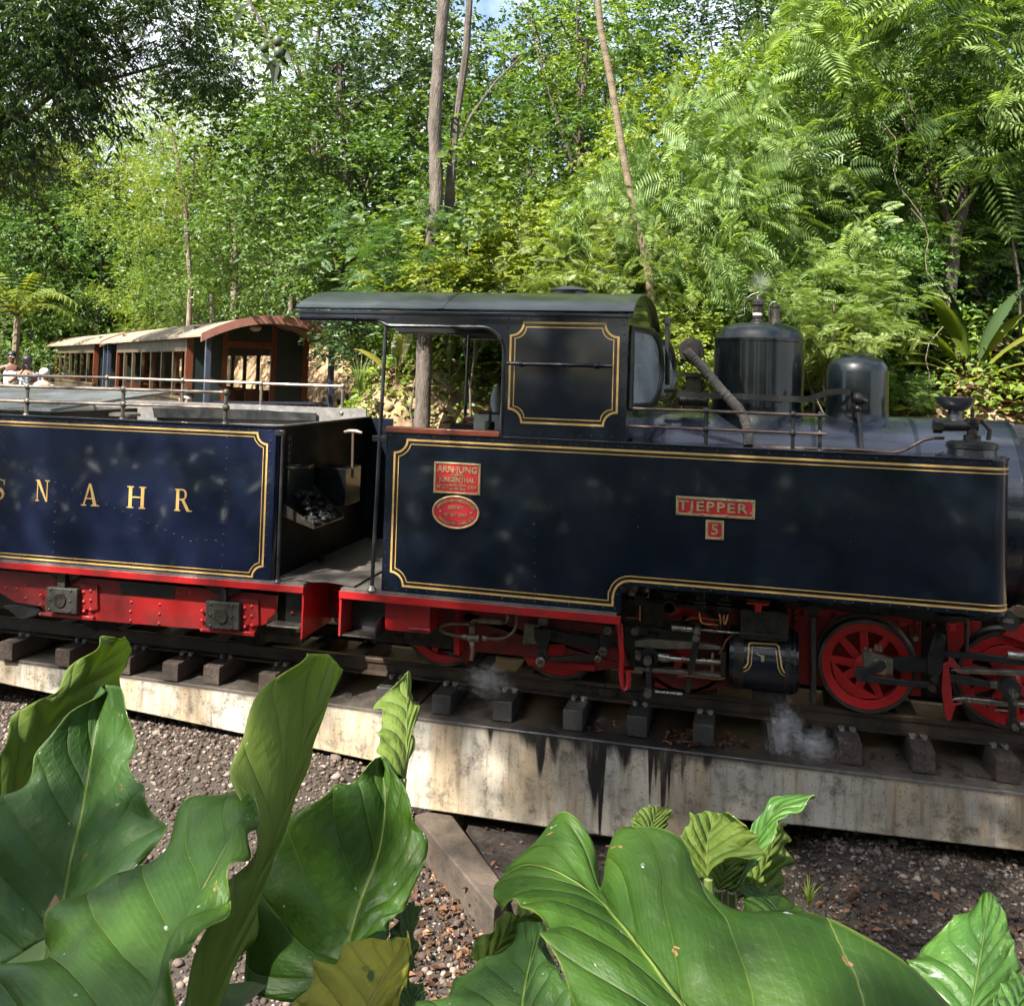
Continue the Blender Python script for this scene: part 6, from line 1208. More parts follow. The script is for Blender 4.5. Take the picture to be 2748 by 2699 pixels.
# undergrowth carpet and distant wood
def carpet(name, n, xr, yr, cond, L0, mat, label, hmax, seed):
    g = np.random.default_rng(seed); x = g.uniform(*xr, n*3); y = g.uniform(*yr, n*3); k = cond(x, y); x, y = x[k][:n], y[k][:n]; n = len(x)
    cl = np.sin(x*2.3)*np.sin(y*2.9)+.6*np.sin(x*5.1+y*3); h = hmax*(.35+.4*np.clip(cl+.6, 0, 1.6))*g.random(n)**.7; P = np.stack([x, y, ground_z(x, y)+h], 1)
    a = g.uniform(0, 6.28, n); D = np.stack([np.cos(a), np.sin(a), g.normal(.0, .4, n)], 1); Nn = np.array([0, -.35, 1.0])+unit(n, g)*.7; l = L0*g.uniform(.5, 1.3, n)
    V, Fq = kites(P, D, Nn, l, l*g.uniform(.35, .6, n), .3, .2); o = link(name, np_mesh(name, V, Fq), mat, kind='stuff'); tag(o, label, 'undergrowth'); return o
hc = lambda lo, hi: (lambda x, y: (lambda s: (s > lo) & (s < hi) & (y > 2.6))(hill_s(x, y)))
carpet('undergrowth', 30000, (-7, 6.5), (3, 13), hc(1.9, 8), .12, F_MID, 'green undergrowth covering the slope behind the locomotive', .9, 1)
carpet('undergrowth', 9000, (-7, 6.5), (3, 9), hc(1.7, 5), .12, F_LIME, 'bright green seedlings among the undergrowth on the slope', .7, 2)
carpet('bank_plants', 9000, (-8, 5), (-9, -3.3), lambda x, y: (np.hypot(x, y+6) > .75), .36, F_DARK, 'low dark plants on the slope at the photographer\'s feet', .5, 4)
carpet('bank_weeds', 9000, (-5.4, 5), (2.7, 7), hc(.3, 2.0), .09, F_MID, 'small green weeds growing on the earth bank', .32, 3)
carpet('bank_seedlings', 5000, (-5.4, 5), (2.7, 7), hc(.8, 2.2), .10, F_LIME, 'bright seedlings along the top of the earth bank', .45, 6)
def mass(name, n, box, L0, mat, label, seed, cond=None, clump=60):
    g = np.random.default_rng(seed); C = g.uniform(box[0], box[1], (n//clump, 3))
    if cond is not None: C = C[cond(C)]
    P = np.repeat(C, clump, 0)+g.normal(0, 1, (len(C)*clump, 3))*.75; m = len(P); l = L0*g.uniform(.5, 1.2, m); V, Fq = kites(P, unit(m, g), np.array([0, -.4, .9])+unit(m, g)*.8, l, l*.5, .3, .15)
    o = link(name, np_mesh(name, V, Fq), mat, kind='stuff'); tag(o, label, 'wood'); return o
mass('distant_wood', 44000, (-34, 28, .3), L0=.34, mat=F_MID, label='far wood beyond the carriages, seen as one green mass', seed=8, cond=None) if False else None
def back_wood(name, mat, label, seed, pxr, dr, top):
    g = np.random.default_rng(seed); n = 420; px = g.uniform(*pxr, n); d = g.uniform(*dr, n); t = np.interp(px, *top); py = t+(1000-t)*g.random(n)**.8; C = np.stack([at(a, b, c) for a, b, c in zip(px, py, d)]); C = C[C[:, 2] > ground_z(C[:, 0], C[:, 1])]
    P = np.repeat(C, 70, 0)+g.normal(0, 1, (len(C)*70, 3))*(.038*np.repeat(np.linalg.norm(C-CAM, axis=1), 70))[:, None]*.75; m = len(P); l = .011*np.linalg.norm(P-CAM, axis=1)*g.uniform(.6, 1.3, m); V, Fq = kites(P, unit(m, g), np.array([0, -.4, .9])+unit(m, g)*.8, l, l*.5, .3, .15)
    o = link(name, np_mesh(name, V, Fq), mat, kind='stuff'); tag(o, label, 'wood')
back_wood('distant_wood', F_MID, 'far green wood beyond the carriages, reading as one mass', 8, (-250, 900), (27, 36), ([-250, 100, 300, 500, 700, 900], [420, 470, 560, 520, 420, 260]))
back_wood('distant_wood', F_DARK, 'dark wood on the hilltop behind the slope trees', 9, (820, 2900), (15.5, 20), ([820, 1000, 1250, 1400, 1500, 1700, 1850, 1950, 2100, 2900], [60, 0, 180, 380, 150, 80, 320, 150, 0, -80]))

# ------------------------------------------------------------------ big-leaved rosettes, palm, grass, roots on the bank
BL = foliage('rosette_leaf', [(.10, .16, .03), (.16, .20, .035), (.20, .20, .035)], trans=.45, spec=.5, rough=.35); BLY = foliage('rosette_leaf_yellow', [(.17, .18, .03), (.22, .20, .035)], trans=.4, spec=.5); BLD = foliage('rosette_leaf_dark', [(.03, .06, .022), (.05, .085, .03)], trans=.3, spec=.5)
def blade(L, Wd, bend, g, n=12):
    V = []; 
    for i in range(n+1):
        t = i/n; wv = Wd*math.sin(math.pi*(t*.96+.03))**.85*(1.12-.45*t)*.5*(1+.06*math.sin(26*t))+.003; z = L*(t-bend*t*t*.5); y = L*bend*t*t*.75
        for s in (-1, -.5, 0, .5, 1): V.append((s*wv, y+.12*Wd*(1-abs(s))*-1+.02*Wd*math.sin(9*t+3*s), z))
    return V, [(i*5+a, i*5+a+1, i*5+a+6, i*5+a+5) for i in range(n) for a in range(4)]
def ground_hit(px, py, d0):                      # where the sight line meets the ground beyond d0
    for d in np.arange(d0, 16, .05):
        b = at(px, py, d)
        if b[2] <= ground_z(b[0], b[1]): return b
    return at(px, py, d0)
def rosette(label, px, py, d, leaves, mats, petL=.25):
    b = ground_hit(px, py, d); zg = float(ground_z(b[0], b[1])); t = thing('rosette_plant', label, 'plant', (float(b[0]), float(b[1]), zg)); ORG[t.name] = np.zeros(3); lift = min(.04, float(b[2])-zg); gq = random.Random(int(px))
    if lift > .05: MB().tube([(0, 0, -.05), (0, 0, lift)], [.05, .04], 8).build('stem', ROOTM, t)
    for k, (az, tilt, L, Wd, bend) in enumerate(leaves):
        V, Fq = blade(L, Wd, bend, gq); M = Matrix.Translation((0, 0, lift))@Matrix.Rotation(math.radians(az), 4, 'Z')@Matrix.Rotation(-math.radians(tilt), 4, 'X')
        p1 = M@Vector((0, 0, petL)); m = MB().add([tuple(M@(Vector(v)+Vector((0, 0, petL)))) for v in V], Fq); m.build('leaf', mats[k % len(mats)], t, ang=80)
        MB().tube([(0, 0, lift), tuple(p1)], [.012, .008], 6).build('leaf_stalk', BLY, t)
rosette('big-leaved yellow-green rosette plant on the bank above the smokebox', 2610, 1030, 8.2, [(105, 38, 1.0, .27, .4), (120, 20, .95, .26, .35), (-70, 16, 1.0, .26, .35), (-85, 40, .9, .22, .45), (98, 66, .78, .22, .5), (95, 56, .85, .2, .55), (-100, 62, .75, .2, .5), (100, 9, .9, .2, .25), (-60, 28, .9, .2, .4)], [BL, BL, BLD, BL, BL])
rosette('rosette plant with broad dark leaves between the two domes', 2330, 980, 8.3, [(80, 35, .6, .2, .5), (-60, 35, .65, .2, .4), (20, 15, .55, .18, .4), (-80, 62, .55, .18, .5), (120, 60, .5, .18, .5)], [BLD, BL, BLD])
rosette('yellow rosette plant on the bank seen left in the cab opening', 1062, 1035, 9.2, [(70, 45, .62, .17, .4), (85, 68, .55, .16, .4), (-40, 30, .7, .17, .4), (-62, 45, .75, .16, .35), (20, 12, .5, .15, .3), (-20, 14, .6, .15, .3)], [BLY, BL, BLY])
rosette('small rosette plant on the bank right of the trunk foot', 1205, 1030, 9.2, [(60, 40, .45, .12, .4), (-50, 35, .55, .13, .4), (10, 10, .4, .11, .3), (-75, 55, .45, .12, .4)], [BL, BLY])
rosette('low rosette plant beside the carriage end railing', 935, 1045, 9.6, [(60, 45, .5, .15, .4), (-50, 45, .5, .15, .4), (10, 15, .45, .13, .3)], [BL, BLY])
rosette('broad-leaved ground plant behind the boiler beside the cup', 2440, 1130, 8.2, [(70, 65, .32, .3, .6), (-60, 60, .32, .3, .6), (10, 40, .3, .28, .6), (150, 50, .3, .28, .6)], [BL], .1)
def fern_tuft(label, px, py, d, n, L, mat, cat='grass', wd=.012):
    b = at(px, py, d); zg = float(ground_z(b[0], b[1])); t = thing('grass_tuft', label, cat, (float(b[0]), float(b[1]), zg)); ORG[t.name] = np.zeros(3); g = random.Random(int(px)); m = MB(); up_ = max(0, float(b[2])-zg)
    for k in range(n):
        a = g.uniform(0, 6.28); ti = g.uniform(.1, .8); l = L*g.uniform(.6, 1.1); P = [Vector((math.cos(a)*ti*l*q**1.5, math.sin(a)*ti*l*q**1.5, up_+l*q*(1-.45*ti*q))) for q in (0, .35, .7, 1)]; s = Vector((-math.sin(a), math.cos(a), 0))*wd
        V = [];  [V.extend((tuple(p-s*(1-i*.3)), tuple(p+s*(1-i*.3)))) for i, p in enumerate(P)]; m.add(V, [(2*i, 2*i+1, 2*i+3, 2*i+2) for i in range(3)])
    m.build('blades', mat, t, kind='stuff')
fern_tuft('tall pale grass tuft on the bank beside the near carriage post', 965, 1055, 10.3, 45, .5, F_FERN, 'grass', .008)
fern_tuft('weed tuft growing from the gravel right of the young leaves', 2170, 2430, 5.0, 26, .16, F_LIME, 'grass', .006)
fern_tuft('thin grass sprig in the sunlit gravel behind the big leaf', 505, 2170, 5.4, 8, .14, F_LIME, 'grass', .004)
# palm at the left edge
pb_ = at(40, 905, 21.0); zg = float(ground_z(pb_[0], pb_[1])); pal = thing('small_palm', 'small palm with arching yellow-green fronds at the left edge', 'palm', (float(pb_[0]), float(pb_[1]), zg)); ORG[pal.name] = np.zeros(3); ph_ = at(45, 850, 21.0)[2]-zg
MB().tube([(0, 0, 0), (.05, 0, ph_)], [.09, .07], 8).build('trunk', PALMB, pal); gq = random.Random(9)
for k in range(16):
    a = k*2.4+.3; ti = gq.uniform(.35, 1.1); L = gq.uniform(1.3, 1.9); pts = [Vector((math.cos(a)*L*ti*q, math.sin(a)*L*ti*q, ph_+L*(q*1.0-ti*.95*q*q))) for q in np.linspace(0, 1, 12)]; m = MB().tube([tuple(p) for p in pts], [.016-.001*i for i in range(12)], 5); sd_ = Vector((-math.sin(a), math.cos(a), 0))
    for i in range(1, 12):
        for s in (-1, 1):
            tip = pts[i]+sd_*s*.34*(1.1-.5*i/12)+(pts[i]-pts[i-1]).normalized()*.14-Vector((0, 0, .16)); dv = (pts[i]-pts[i-1]).normalized()*.03; m.add([tuple(pts[i]-dv), tuple(pts[i]+dv), tuple(tip)], [(0, 1, 2)])
    m.build('frond', [BL, F_LIME, BLD, BL, BLY][k % 5], pal, ang=80)
# roots and earth on the bank
gq = random.Random(21)
for k in range(9):
    px = 1090+k*24; P = []
    for q in range(7):
        v = at(px+gq.uniform(-14, 14)+(k-4)*7*q, 1000+26*q, 9.9-.12*q); P.append((float(v[0]), float(v[1]), float(ground_z(v[0], v[1]))+.05))
    tag(MB().tube(P, [.045-.005*i for i in range(7)], 7).build('tree_root', ROOTM, None), 'gnarled pale root running down the bank, number %s from the carriage side' % ['one', 'two', 'three', 'four', 'five', 'six', 'seven', 'eight', 'nine'][k], 'root', 'roots on the earth bank')
n = 420; g = np.random.default_rng(31); x = g.uniform(-4.5, 4.5, n); y = g.uniform(2.7, 4.0, n); V, Fq = stones(x, y, ground_z(x, y), g.gamma(2, .012, n)+.01, 9)
tag(link('bank_clods', np_mesh('bank_clods', V, Fq), foliage('clod', [(.12, .078, .045), (.24, .165, .095), (.34, .25, .15)], trans=0, rough=.95, spec=.1), kind='stuff'), 'clods and stones of the earth bank behind the cab', 'stones')

# shade tree: the canopy over the photographer that throws the dappled shade
shd = thing('shade_tree', 'tall shade tree behind the photographer, canopy overhead', 'tree', (3.4, -9.5, .5)); ORG[shd.name] = np.array((3.4, -9.5, .5))
m = MB().tube([(3.4, -9.5, .4), (3.2, -9.2, 3), (2.6, -8.0, 5.5), (1.8, -6.8, 7.0)], [.35, .3, .22, .1], 12)
for e in ((-2.5, -5.0, 6.6), (0, -4.2, 6.4), (3.0, -4.0, 6.6), (4.6, -6.0, 7)): m.tube([(2.6, -8.0, 5.5), ((2.6+e[0])/2, (-8+e[1])/2, 6.6), e], [.14, .09, .03], 7)
m.build('trunk', BARK, shd)
def canopy(lst, par, base):
    for k, (x, y, z, sc) in enumerate(lst):
        me = TPL['loose'][k % 2] if (par is shd and k % 3) else TPL['broad'][k % 3]; o = bpy.data.objects.new('crown', me); COL.objects.link(o); o.parent = par; o.location = (x-base[0], y-base[1], z-base[2]); o.scale = (sc, sc, sc*.75); o.rotation_euler = (0, 0, k*1.7); o.material_slots[0].link = 'OBJECT'; o.material_slots[0].material = F_MID; o['kind'] = 'stuff'
SHADE = []
for tx, tz, tt in [(-1.5, 1.0, 8.0), (-.9, 2.3, 7.0), (-.6, .9, 8.2), (-.2, 1.5, 7.2), (.6, .8, 8.4), (1.0, 1.9, 7.0), (1.7, 1.1, 8.0), (2.4, 1.8, 7.4), (-.1, .1, 9.2), (1.3, -.3, 9.4), (.3, -.9, 9.8), (-1.3, .2, 9.0), (3.0, .2, 9.0)]:
    p = np.array((tx, 0.0, tz))+SDIR*tt*1.6; SHADE.append((p[0], p[1], p[2], .82))
for tx, tz, tt, sc in [(-3.5, 1.3, 8.0, .45), (-4.4, 1.0, 8.6, .42), (-5.2, 1.5, 8.0, .42), (-6.1, 1.1, 8.5, .4), (-4.0, 2.2, 7.4, .35), (-5.6, .75, 8.9, .3), (-3.3, .6, 9.0, .3)]:
    p = np.array((tx, 0.0, tz))+SDIR*tt*1.75; SHADE.append((p[0], p[1], p[2], sc*1.15))
for lx, ly, lz, tt, sc in [(-1.7, -4.2, .9, 7.0, .40), (-.9, -4.0, .7, 8.0, .42), (.3, -4.3, .8, 7.2, .42), (1.0, -4.5, .8, 8.0, .42), (1.7, -4.2, .8, 7.6, .35)]:
    p = np.array((lx, ly, lz))+SDIR*tt*1.3; SHADE.append((p[0], p[1], p[2], sc))
canopy(SHADE, shd, (3.4, -9.5, .5))
hed = thing('hedge_tree', 'leafy tree standing well behind the photographer', 'tree', (-4, -14, .5)); ORG[hed.name] = np.array((-4, -14, .5)); MB().tube([(-4, -14, .4), (-4, -14, 4)], [.3, .2], 10).build('trunk', BARK, hed)
canopy([(-13+2.6*k, -14.5+(k % 2)*1.5, z_, 1.7) for k in range(11) for z_ in (1.6, 4.4+.5*(k % 3), 7.2-.6*(k % 2))], hed, (-4, -14, .5))

# ------------------------------------------------------------------ foreground plants: each leaf shaped row by row
def bigleaf_mat(name, c0, c1, vein, trans, rough=.3, coat=.25, spots=None):
    m = bpy.data.materials.new(name); m.use_nodes = True; t = m.node_tree; t.nodes.clear(); N = t.nodes.new; L = t.links.new
    o = N('ShaderNodeOutputMaterial'); uv = N('ShaderNodeUVMap'); uv.uv_map = 'UVMap'; sp = N('ShaderNodeSeparateXYZ'); L(uv.outputs['UV'], sp.inputs['Vector'])
    def M(op, a, b=None, c=None):
        q = N('ShaderNodeMath'); q.operation = op
        for k, v in enumerate((a, b, c)):
            if v is None: continue
            if isinstance(v, (int, float)): q.inputs[k].default_value = v
            else: L(v, q.inputs[k])
        return q.outputs[0]
    def ss(v, a, b):
        r = N('ShaderNodeMapRange'); r.interpolation_type = 'SMOOTHSTEP'; r.inputs['From Min'].default_value = a; r.inputs['From Max'].default_value = b; L(v, r.inputs['Value']); return r.outputs['Result']
    def noise(sc, st=(1, 1, 1)):
        mp = N('ShaderNodeMapping'); L(uv.outputs['UV'], mp.inputs['Vector']); mp.inputs['Scale'].default_value = st; n = N('ShaderNodeTexNoise'); n.inputs['Scale'].default_value = sc; n.inputs['Detail'].default_value = 5; L(mp.outputs['Vector'], n.inputs['Vector']); return n.outputs['Fac']
    def mix(f, a, b):
        q = N('ShaderNodeMix'); q.data_type = 'RGBA'
        if isinstance(f, (int, float)): q.inputs['Factor'].default_value = f
        else: L(f, q.inputs['Factor'])
        for v, i in ((a, 'A'), (b, 'B')):
            if isinstance(v, tuple): q.inputs[i].default_value = (*v, 1)
            else: L(v, q.inputs[i])
        return q.outputs['Result']
    au = M('ABSOLUTE', M('SUBTRACT', sp.outputs['X'], .5)); w_ = M('MULTIPLY', M('SUBTRACT', noise(3), .5), .05)
    lat = M('ADD', M('SUBTRACT', sp.outputs['Y'], M('MULTIPLY', M('POWER', au, .8), .62)), w_); fr = M('PINGPONG', M('MULTIPLY', lat, 5.6), .5)
    fine = M('PINGPONG', M('MULTIPLY', M('ADD', lat, M('MULTIPLY', w_, .6)), 46), .5)
    mid = M('SUBTRACT', 1, ss(au, .005, .014)); side = M('MULTIPLY', M('SUBTRACT', 1, ss(fr, .004, .016)), .6); edge = M('MULTIPLY', ss(au, .485, .5), .7); fn = M('MULTIPLY', M('SUBTRACT', 1, ss(fine, .0, .10)), .13)
    col = mix(ss(noise(2.5), .35, .65), c0, c1); col = mix(M('MULTIPLY', ss(noise(30), .55, .75), .25), col, tuple(x*.7 for x in c0)); ve = M('MAXIMUM', M('MAXIMUM', mid, side), M('MAXIMUM', edge, fn)); col = mix(ve, col, vein)
    if spots: col = mix(ss(noise(4.2, (1.3, .8, 1)), .60, .66), col, spots)
    # dried splashes and small blemishes
    col = mix(M('MULTIPLY', ss(noise(7.3, (1, 1.5, 1)), .68, .70), ss(noise(60), .42, .55)), col, (.55, .58, .55)); col = mix(ss(noise(11.7, (1.2, 1, 1)), .715, .725), col, (.30, .16, .06))
    p = N('ShaderNodeBsdfPrincipled'); L(col, p.inputs['Base Color']); p.inputs['Specular IOR Level'].default_value = .34; p.inputs['Coat Weight'].default_value = coat; p.inputs['Coat Roughness'].default_value = .25
    rr = N('ShaderNodeMapRange'); rr.inputs['To Min'].default_value = rough-.08; rr.inputs['To Max'].default_value = rough+.22; L(noise(9), rr.inputs['Value']); L(rr.outputs['Result'], p.inputs['Roughness'])
    hgt = M('ADD', M('MULTIPLY', M('POWER', M('MULTIPLY', fr, 2), .45), .8), M('ADD', M('MULTIPLY', fine, .03), M('ADD', M('MULTIPLY', mid, .5), M('MULTIPLY', noise(14), .5)))); bp = N('ShaderNodeBump'); bp.inputs['Strength'].default_value = .8; bp.inputs['Distance'].default_value = .016; L(hgt, bp.inputs['Height']); L(bp.outputs['Normal'], p.inputs['Normal'])
    tl = N('ShaderNodeBsdfTranslucent'); L(mix(.55, col, (.32, .42, .02)), tl.inputs['Color']); ms = N('ShaderNodeMixShader'); ms.inputs['Fac'].default_value = trans; L(p.outputs['BSDF'], ms.inputs[1]); L(tl.outputs['BSDF'], ms.inputs[2]); L(ms.outputs['Shader'], o.inputs['Surface']); return m
LDARK = bigleaf_mat('leaf_upper_dark', (.022, .064, .005), (.045, .104, .009), (.17, .24, .04), .32, rough=.44, coat=.03)
LBLUE = bigleaf_mat('leaf_upper_bluish', (.030, .082, .014), (.048, .108, .020), (.18, .27, .05), .26, rough=.46, coat=.03)
LPALE = bigleaf_mat('leaf_underside_pale', (.14, .21, .034), (.175, .24, .045), (.24, .29, .075), .5, rough=.55, coat=.0)
LOLIV = bigleaf_mat('leaf_underside_olive', (.095, .155, .024), (.125, .18, .03), (.17, .22, .045), .48, rough=.55, coat=.0)
LYELL = bigleaf_mat('leaf_yellowing', (.48, .42, .04), (.38, .36, .035), (.52, .47, .1), .45, rough=.5, coat=.05, spots=(.10, .14, .03))
LGLOS = bigleaf_mat('leaf_upper_glossy', (.045, .125, .018), (.070, .16, .025), (.15, .24, .05), .22, rough=.3, coat=.2)
STALK = pm('leaf_stalk', (.10, .15, .04), .45, col2=(.14, .16, .05), scale=6)
def cr(P, n):                                    # Catmull-Rom through the rows
    P = np.asarray(P, float); m = len(P); out = []
    for s in np.linspace(0, m-1, n):
        i = min(int(s), m-2); t = s-i; a, b, c, d = P[max(i-1, 0)], P[i], P[i+1], P[min(i+2, m-1)]
        out.append(.5*((2*b)+(-a+c)*t+(2*a-5*b+4*c-d)*t*t+(-a+3*b-3*c+d)*t**3))
    return np.array(out)
def bigleaf(parent, mat, R, mid, left, right, d0, d1, dl=0.0, dr=0.0, cup=.03, ruf=.012, seed=0, label=None, nr=46, nc=11, stalk=True):
    """mid/left/right: outline rows base to tip in photograph pixels; d0..d1 distance at base and tip; dl/dr: how far each edge stands nearer (-) or farther (+)"""
    g = random.Random(seed); n = len(mid); dd = np.linspace(d0, d1, n)
    A = cr([at(*p, q) for p, q in zip(R(*mid), dd)], nr); Lf = cr([at(*p, q+dl) for p, q in zip(R(*left), dd)], nr); Rg = cr([at(*p, q+dr) for p, q in zip(R(*right), dd)], nr); V = []; uv = []; f1, f2, ph = g.uniform(14, 20), g.uniform(24, 34), g.uniform(0, 6)
    for i in range(nr):
        t = i/(nr-1); nrm = np.cross(Lf[i]-Rg[i], A[min(i+1, nr-1)]-A[max(i-1, 0)]); nl = np.linalg.norm(nrm); nrm = nrm/nl if nl > 1e-9 else np.zeros(3)
        nrm = nrm if nrm@(CAM-A[i]) > 0 else -nrm; wd = np.linalg.norm(Lf[i]-Rg[i])
        for j in range(2*nc+1):
            u = j/nc-1; e = Lf[i] if u < 0 else Rg[i]; a = abs(u); p = A[i]+(e-A[i])*a
            p = p+nrm*(cup*wd*math.sin(a*math.pi)*1.0+1.1*ruf*a**3*(math.sin(f1*t+ph+2*u)+.6*math.sin(f2*t+ph))+.018*wd*math.cos(30*(t-.3*a)+1)*a*(1-a)*2)+(e-A[i])*a**6*.05*math.sin(f2*t*.9+ph)
            V.append(p); uv.append((.5+u*.5, t))
    k = 2*nc+1; Fq = np.array([(i*k+j, i*k+j+1, (i+1)*k+j+1, (i+1)*k+j) for i in range(nr-1) for j in range(2*nc)]); O = ORG[parent.name]
    me = np_mesh('leaf', np.array(V)-O, Fq); ul = me.uv_layers.new(name='UVMap'); uv = np.array(uv, np.float32); ul.data.foreach_set('uv', uv[Fq.ravel()].ravel()); me.materials.append(mat); me.shade_smooth()
    o = bpy.data.objects.new('leaf', me); COL.objects.link(o); o.parent = parent
    s = o.modifiers.new('thick', 'SOLIDIFY'); s.thickness = .0016; s.offset = 0
    if label: o['label'] = label
    if stalk:
        b = A[0]; f = np.array(O)+np.array((g.uniform(-.05, .05), g.uniform(-.05, .05), -.03)); m_ = (b+f)/2+np.array((0, .05, .06)); MB().tube([tuple(b), tuple(b*.7+m_*.3), tuple(m_), tuple(f)], [.010, .012, .014, .02], 8).build('leaf_stalk', STALK, parent)
    return o
def aroid(label, px, d):
    b = at(px, 2900, d); z = float(ground_z(b[0], b[1])); z = min(z, float(at(px, 2850, d)[2])); return thing('elephant_ear_plant', label, 'plant', (float(b[0]), float(b[1]), z))
pa = aroid('large elephant-ear plant with upright ruffled leaves below the tender', 420, 1.95)
bigleaf(pa, LBLUE, B2, [(260, 1560), (310, 1400), (350, 1180), (395, 1000), (425, 830), (450, 680), (480, 500), (512, 338)], [(-60, 1750), (-200, 1450), (-230, 1180), (-110, 960), (75, 830), (195, 680), (335, 500), (480, 352)], [(330, 1480), (570, 1330), (775, 1080), (748, 945), (690, 830), (618, 690), (655, 530), (590, 352)], 1.95, 2.35, -.06, -.10, .03, .016, 1, 'broad bluish green upright leaf, its pale midrib facing the camera')
bigleaf(pa, LOLIV, B2, [(60, 960), (130, 740), (250, 520), (400, 330), (520, 200), (608, 104)], [(-90, 860), (15, 610), (140, 430), (285, 362), (450, 140), (560, 112)], [(160, 1020), (300, 740), (450, 520), (560, 400), (615, 260), (620, 140)], 2.5, 2.75, -.05, .1, .04, .014, 2, 'yellow-green leaf tip behind the bluish leaf')
bigleaf(pa, LDARK, B2, [(640, 2150), (760, 1880), (840, 1650), (950, 1420), (1075, 1190), (1185, 990), (1240, 892)], [(-160, 2100), (-60, 1760), (150, 1605), (400, 1385), (650, 1215), (900, 975), (1150, 862)], [(800, 2150), (870, 1830), (925, 1610), (1075, 1400), (1205, 1240), (1195, 1050), (1268, 930)], 1.3, 1.75, .16, -.06, .05, .02, 3, 'dark green folded leaf lying towards the camera')
bigleaf(pa, LPALE, B2, [(980, 2000), (1090, 1700), (1180, 1480), (1260, 1270), (1350, 1060), (1420, 840), (1482, 620), (1545, 420), (1598, 190)], [(850, 2000), (935, 1620), (1095, 1400), (1195, 1250), (1185, 1000), (1148, 750), (1205, 560), (1300, 320), (1480, 186)], [(1060, 2000), (1145, 1700), (1202, 1490), (1292, 1270), (1372, 1060), (1442, 830), (1510, 620), (1608, 470), (1626, 260)], 1.62, 2.05, -.10, .08, .05, .016, 4, 'tall folded leaf showing its pale yellow-green underside')
pb2 = aroid('elephant-ear plant with a drooping dark leaf and a yellowing leaf, mid picture', 950, 2.15)
bigleaf(pb2, LDARK, B3, [(440, 1680), (452, 1590), (490, 1440), (540, 1300), (605, 1130), (638, 900), (630, 760), (612, 628)], [(150, 1890), (-80, 1760), (-90, 1380), (20, 1130), (190, 920), (365, 783), (480, 740), (590, 640)], [(520, 1690), (640, 1560), (668, 1450), (760, 1375), (848, 1070), (770, 930), (735, 780), (640, 640)], 2.2, 2.5, -.05, -.05, .04, .016, 5, 'wide dark green leaf with white splashes and pale midrib')
bigleaf(pb2, LPALE, B3, [(730, 740), (745, 600), (748, 480), (748, 385), (748, 300), (753, 190)], [(640, 700), (612, 600), (592, 520), (628, 450), (592, 378), (690, 250)], [(742, 730), (768, 530), (802, 430), (800, 365), (765, 322), (758, 200)], 2.5, 2.75, -.05, .05, .05, .012, 6, 'small twisted upright leaf against the concrete')
bigleaf(pb2, LYELL, B3, [(500, 2020), (570, 1870), (640, 1740), (700, 1650), (748, 1560)], [(100, 2020), (225, 1800), (330, 1672), (480, 1590), (650, 1552)], [(700, 2020), (738, 1780), (758, 1700), (768, 1610), (762, 1548)], 1.8, 2.05, .05, .0, .04, .012, 7, 'yellowing leaf with brown blotches')
bigleaf(pb2, LDARK, B3, [(735, 1780), (752, 1620), (752, 1490), (768, 1370)], [(680, 1740), (672, 1560), (690, 1450), (745, 1378)], [(758, 1800), (780, 1640), (806, 1440), (792, 1370)], 2.3, 2.45, .0, .05, .04, .012, 8)
bigleaf(pb2, LGLOS, B3, [(760, 1980), (765, 1870), (790, 1792)], [(670, 1960), (695, 1850), (760, 1788)], [(830, 1980), (838, 1830), (825, 1792)], 1.9, 2.0, 0, 0, .05, .006, 9)
pc = aroid('elephant-ear plant with one huge deeply notched leaf, nearest the camera', 1900, 1.6)
M8 = [(1000, 1500), (880, 1290), (770, 1140), (680, 1030), (610, 930), (560, 865), (510, 800), (470, 755), (440, 715), (415, 690), (380, 660), (320, 620), (240, 580), (150, 562), (70, 600)]
U8 = [(1900, 1230), (1600, 950), (1320, 845), (1090, 735), (920, 685), (770, 605), (700, 490), (600, 428), (480, 450), (428, 640), (412, 580), (388, 470), (292, 392), (185, 482), (85, 585)]
D8 = [(650, 1500), (540, 1290), (420, 1180), (340, 1065), (275, 965), (238, 890), (216, 820), (206, 780), (190, 742), (165, 727), (130, 716), (100, 706), (75, 700), (50, 692), (36, 686)]
bigleaf(pc, LDARK, B4, M8, D8, U8, 1.25, 1.85, -.04, .10, .05, .010, 10, 'huge dark green notched leaf across the lower picture', nr=90, nc=14)
bigleaf(pc, LBLUE, B4, [(140, 1250), (140, 1060), (165, 910), (195, 770)], [(-420, 1250), (-220, 1060), (-20, 930), (150, 775)], [(380, 1250), (310, 1020), (245, 890), (212, 775)], 1.7, 2.0, .08, -.02, .05, .012, 11, 'bluish leaf tucked under the huge notched leaf')
bigleaf(pc, LOLIV, B4, [(10, 920), (70, 830), (130, 760), (190, 735)], [(-60, 890), (20, 790), (90, 730), (150, 722)], [(60, 960), (120, 850), (170, 790), (210, 760)], 2.05, 2.1, 0, .05, .05, .008, 12)
py_ = aroid('young elephant-ear plant with curled bright leaves against the concrete face', 1930, 2.1)
bigleaf(py_, LOLIV, B4, [(805, 610), (800, 530), (810, 450), (850, 378)], [(770, 610), (700, 490), (735, 400), (765, 374)], [(850, 545), (992, 525), (965, 440), (875, 384)], 1.95, 2.05, .0, -.08, .06, .008, 13, 'curled young leaf with an olive underside')
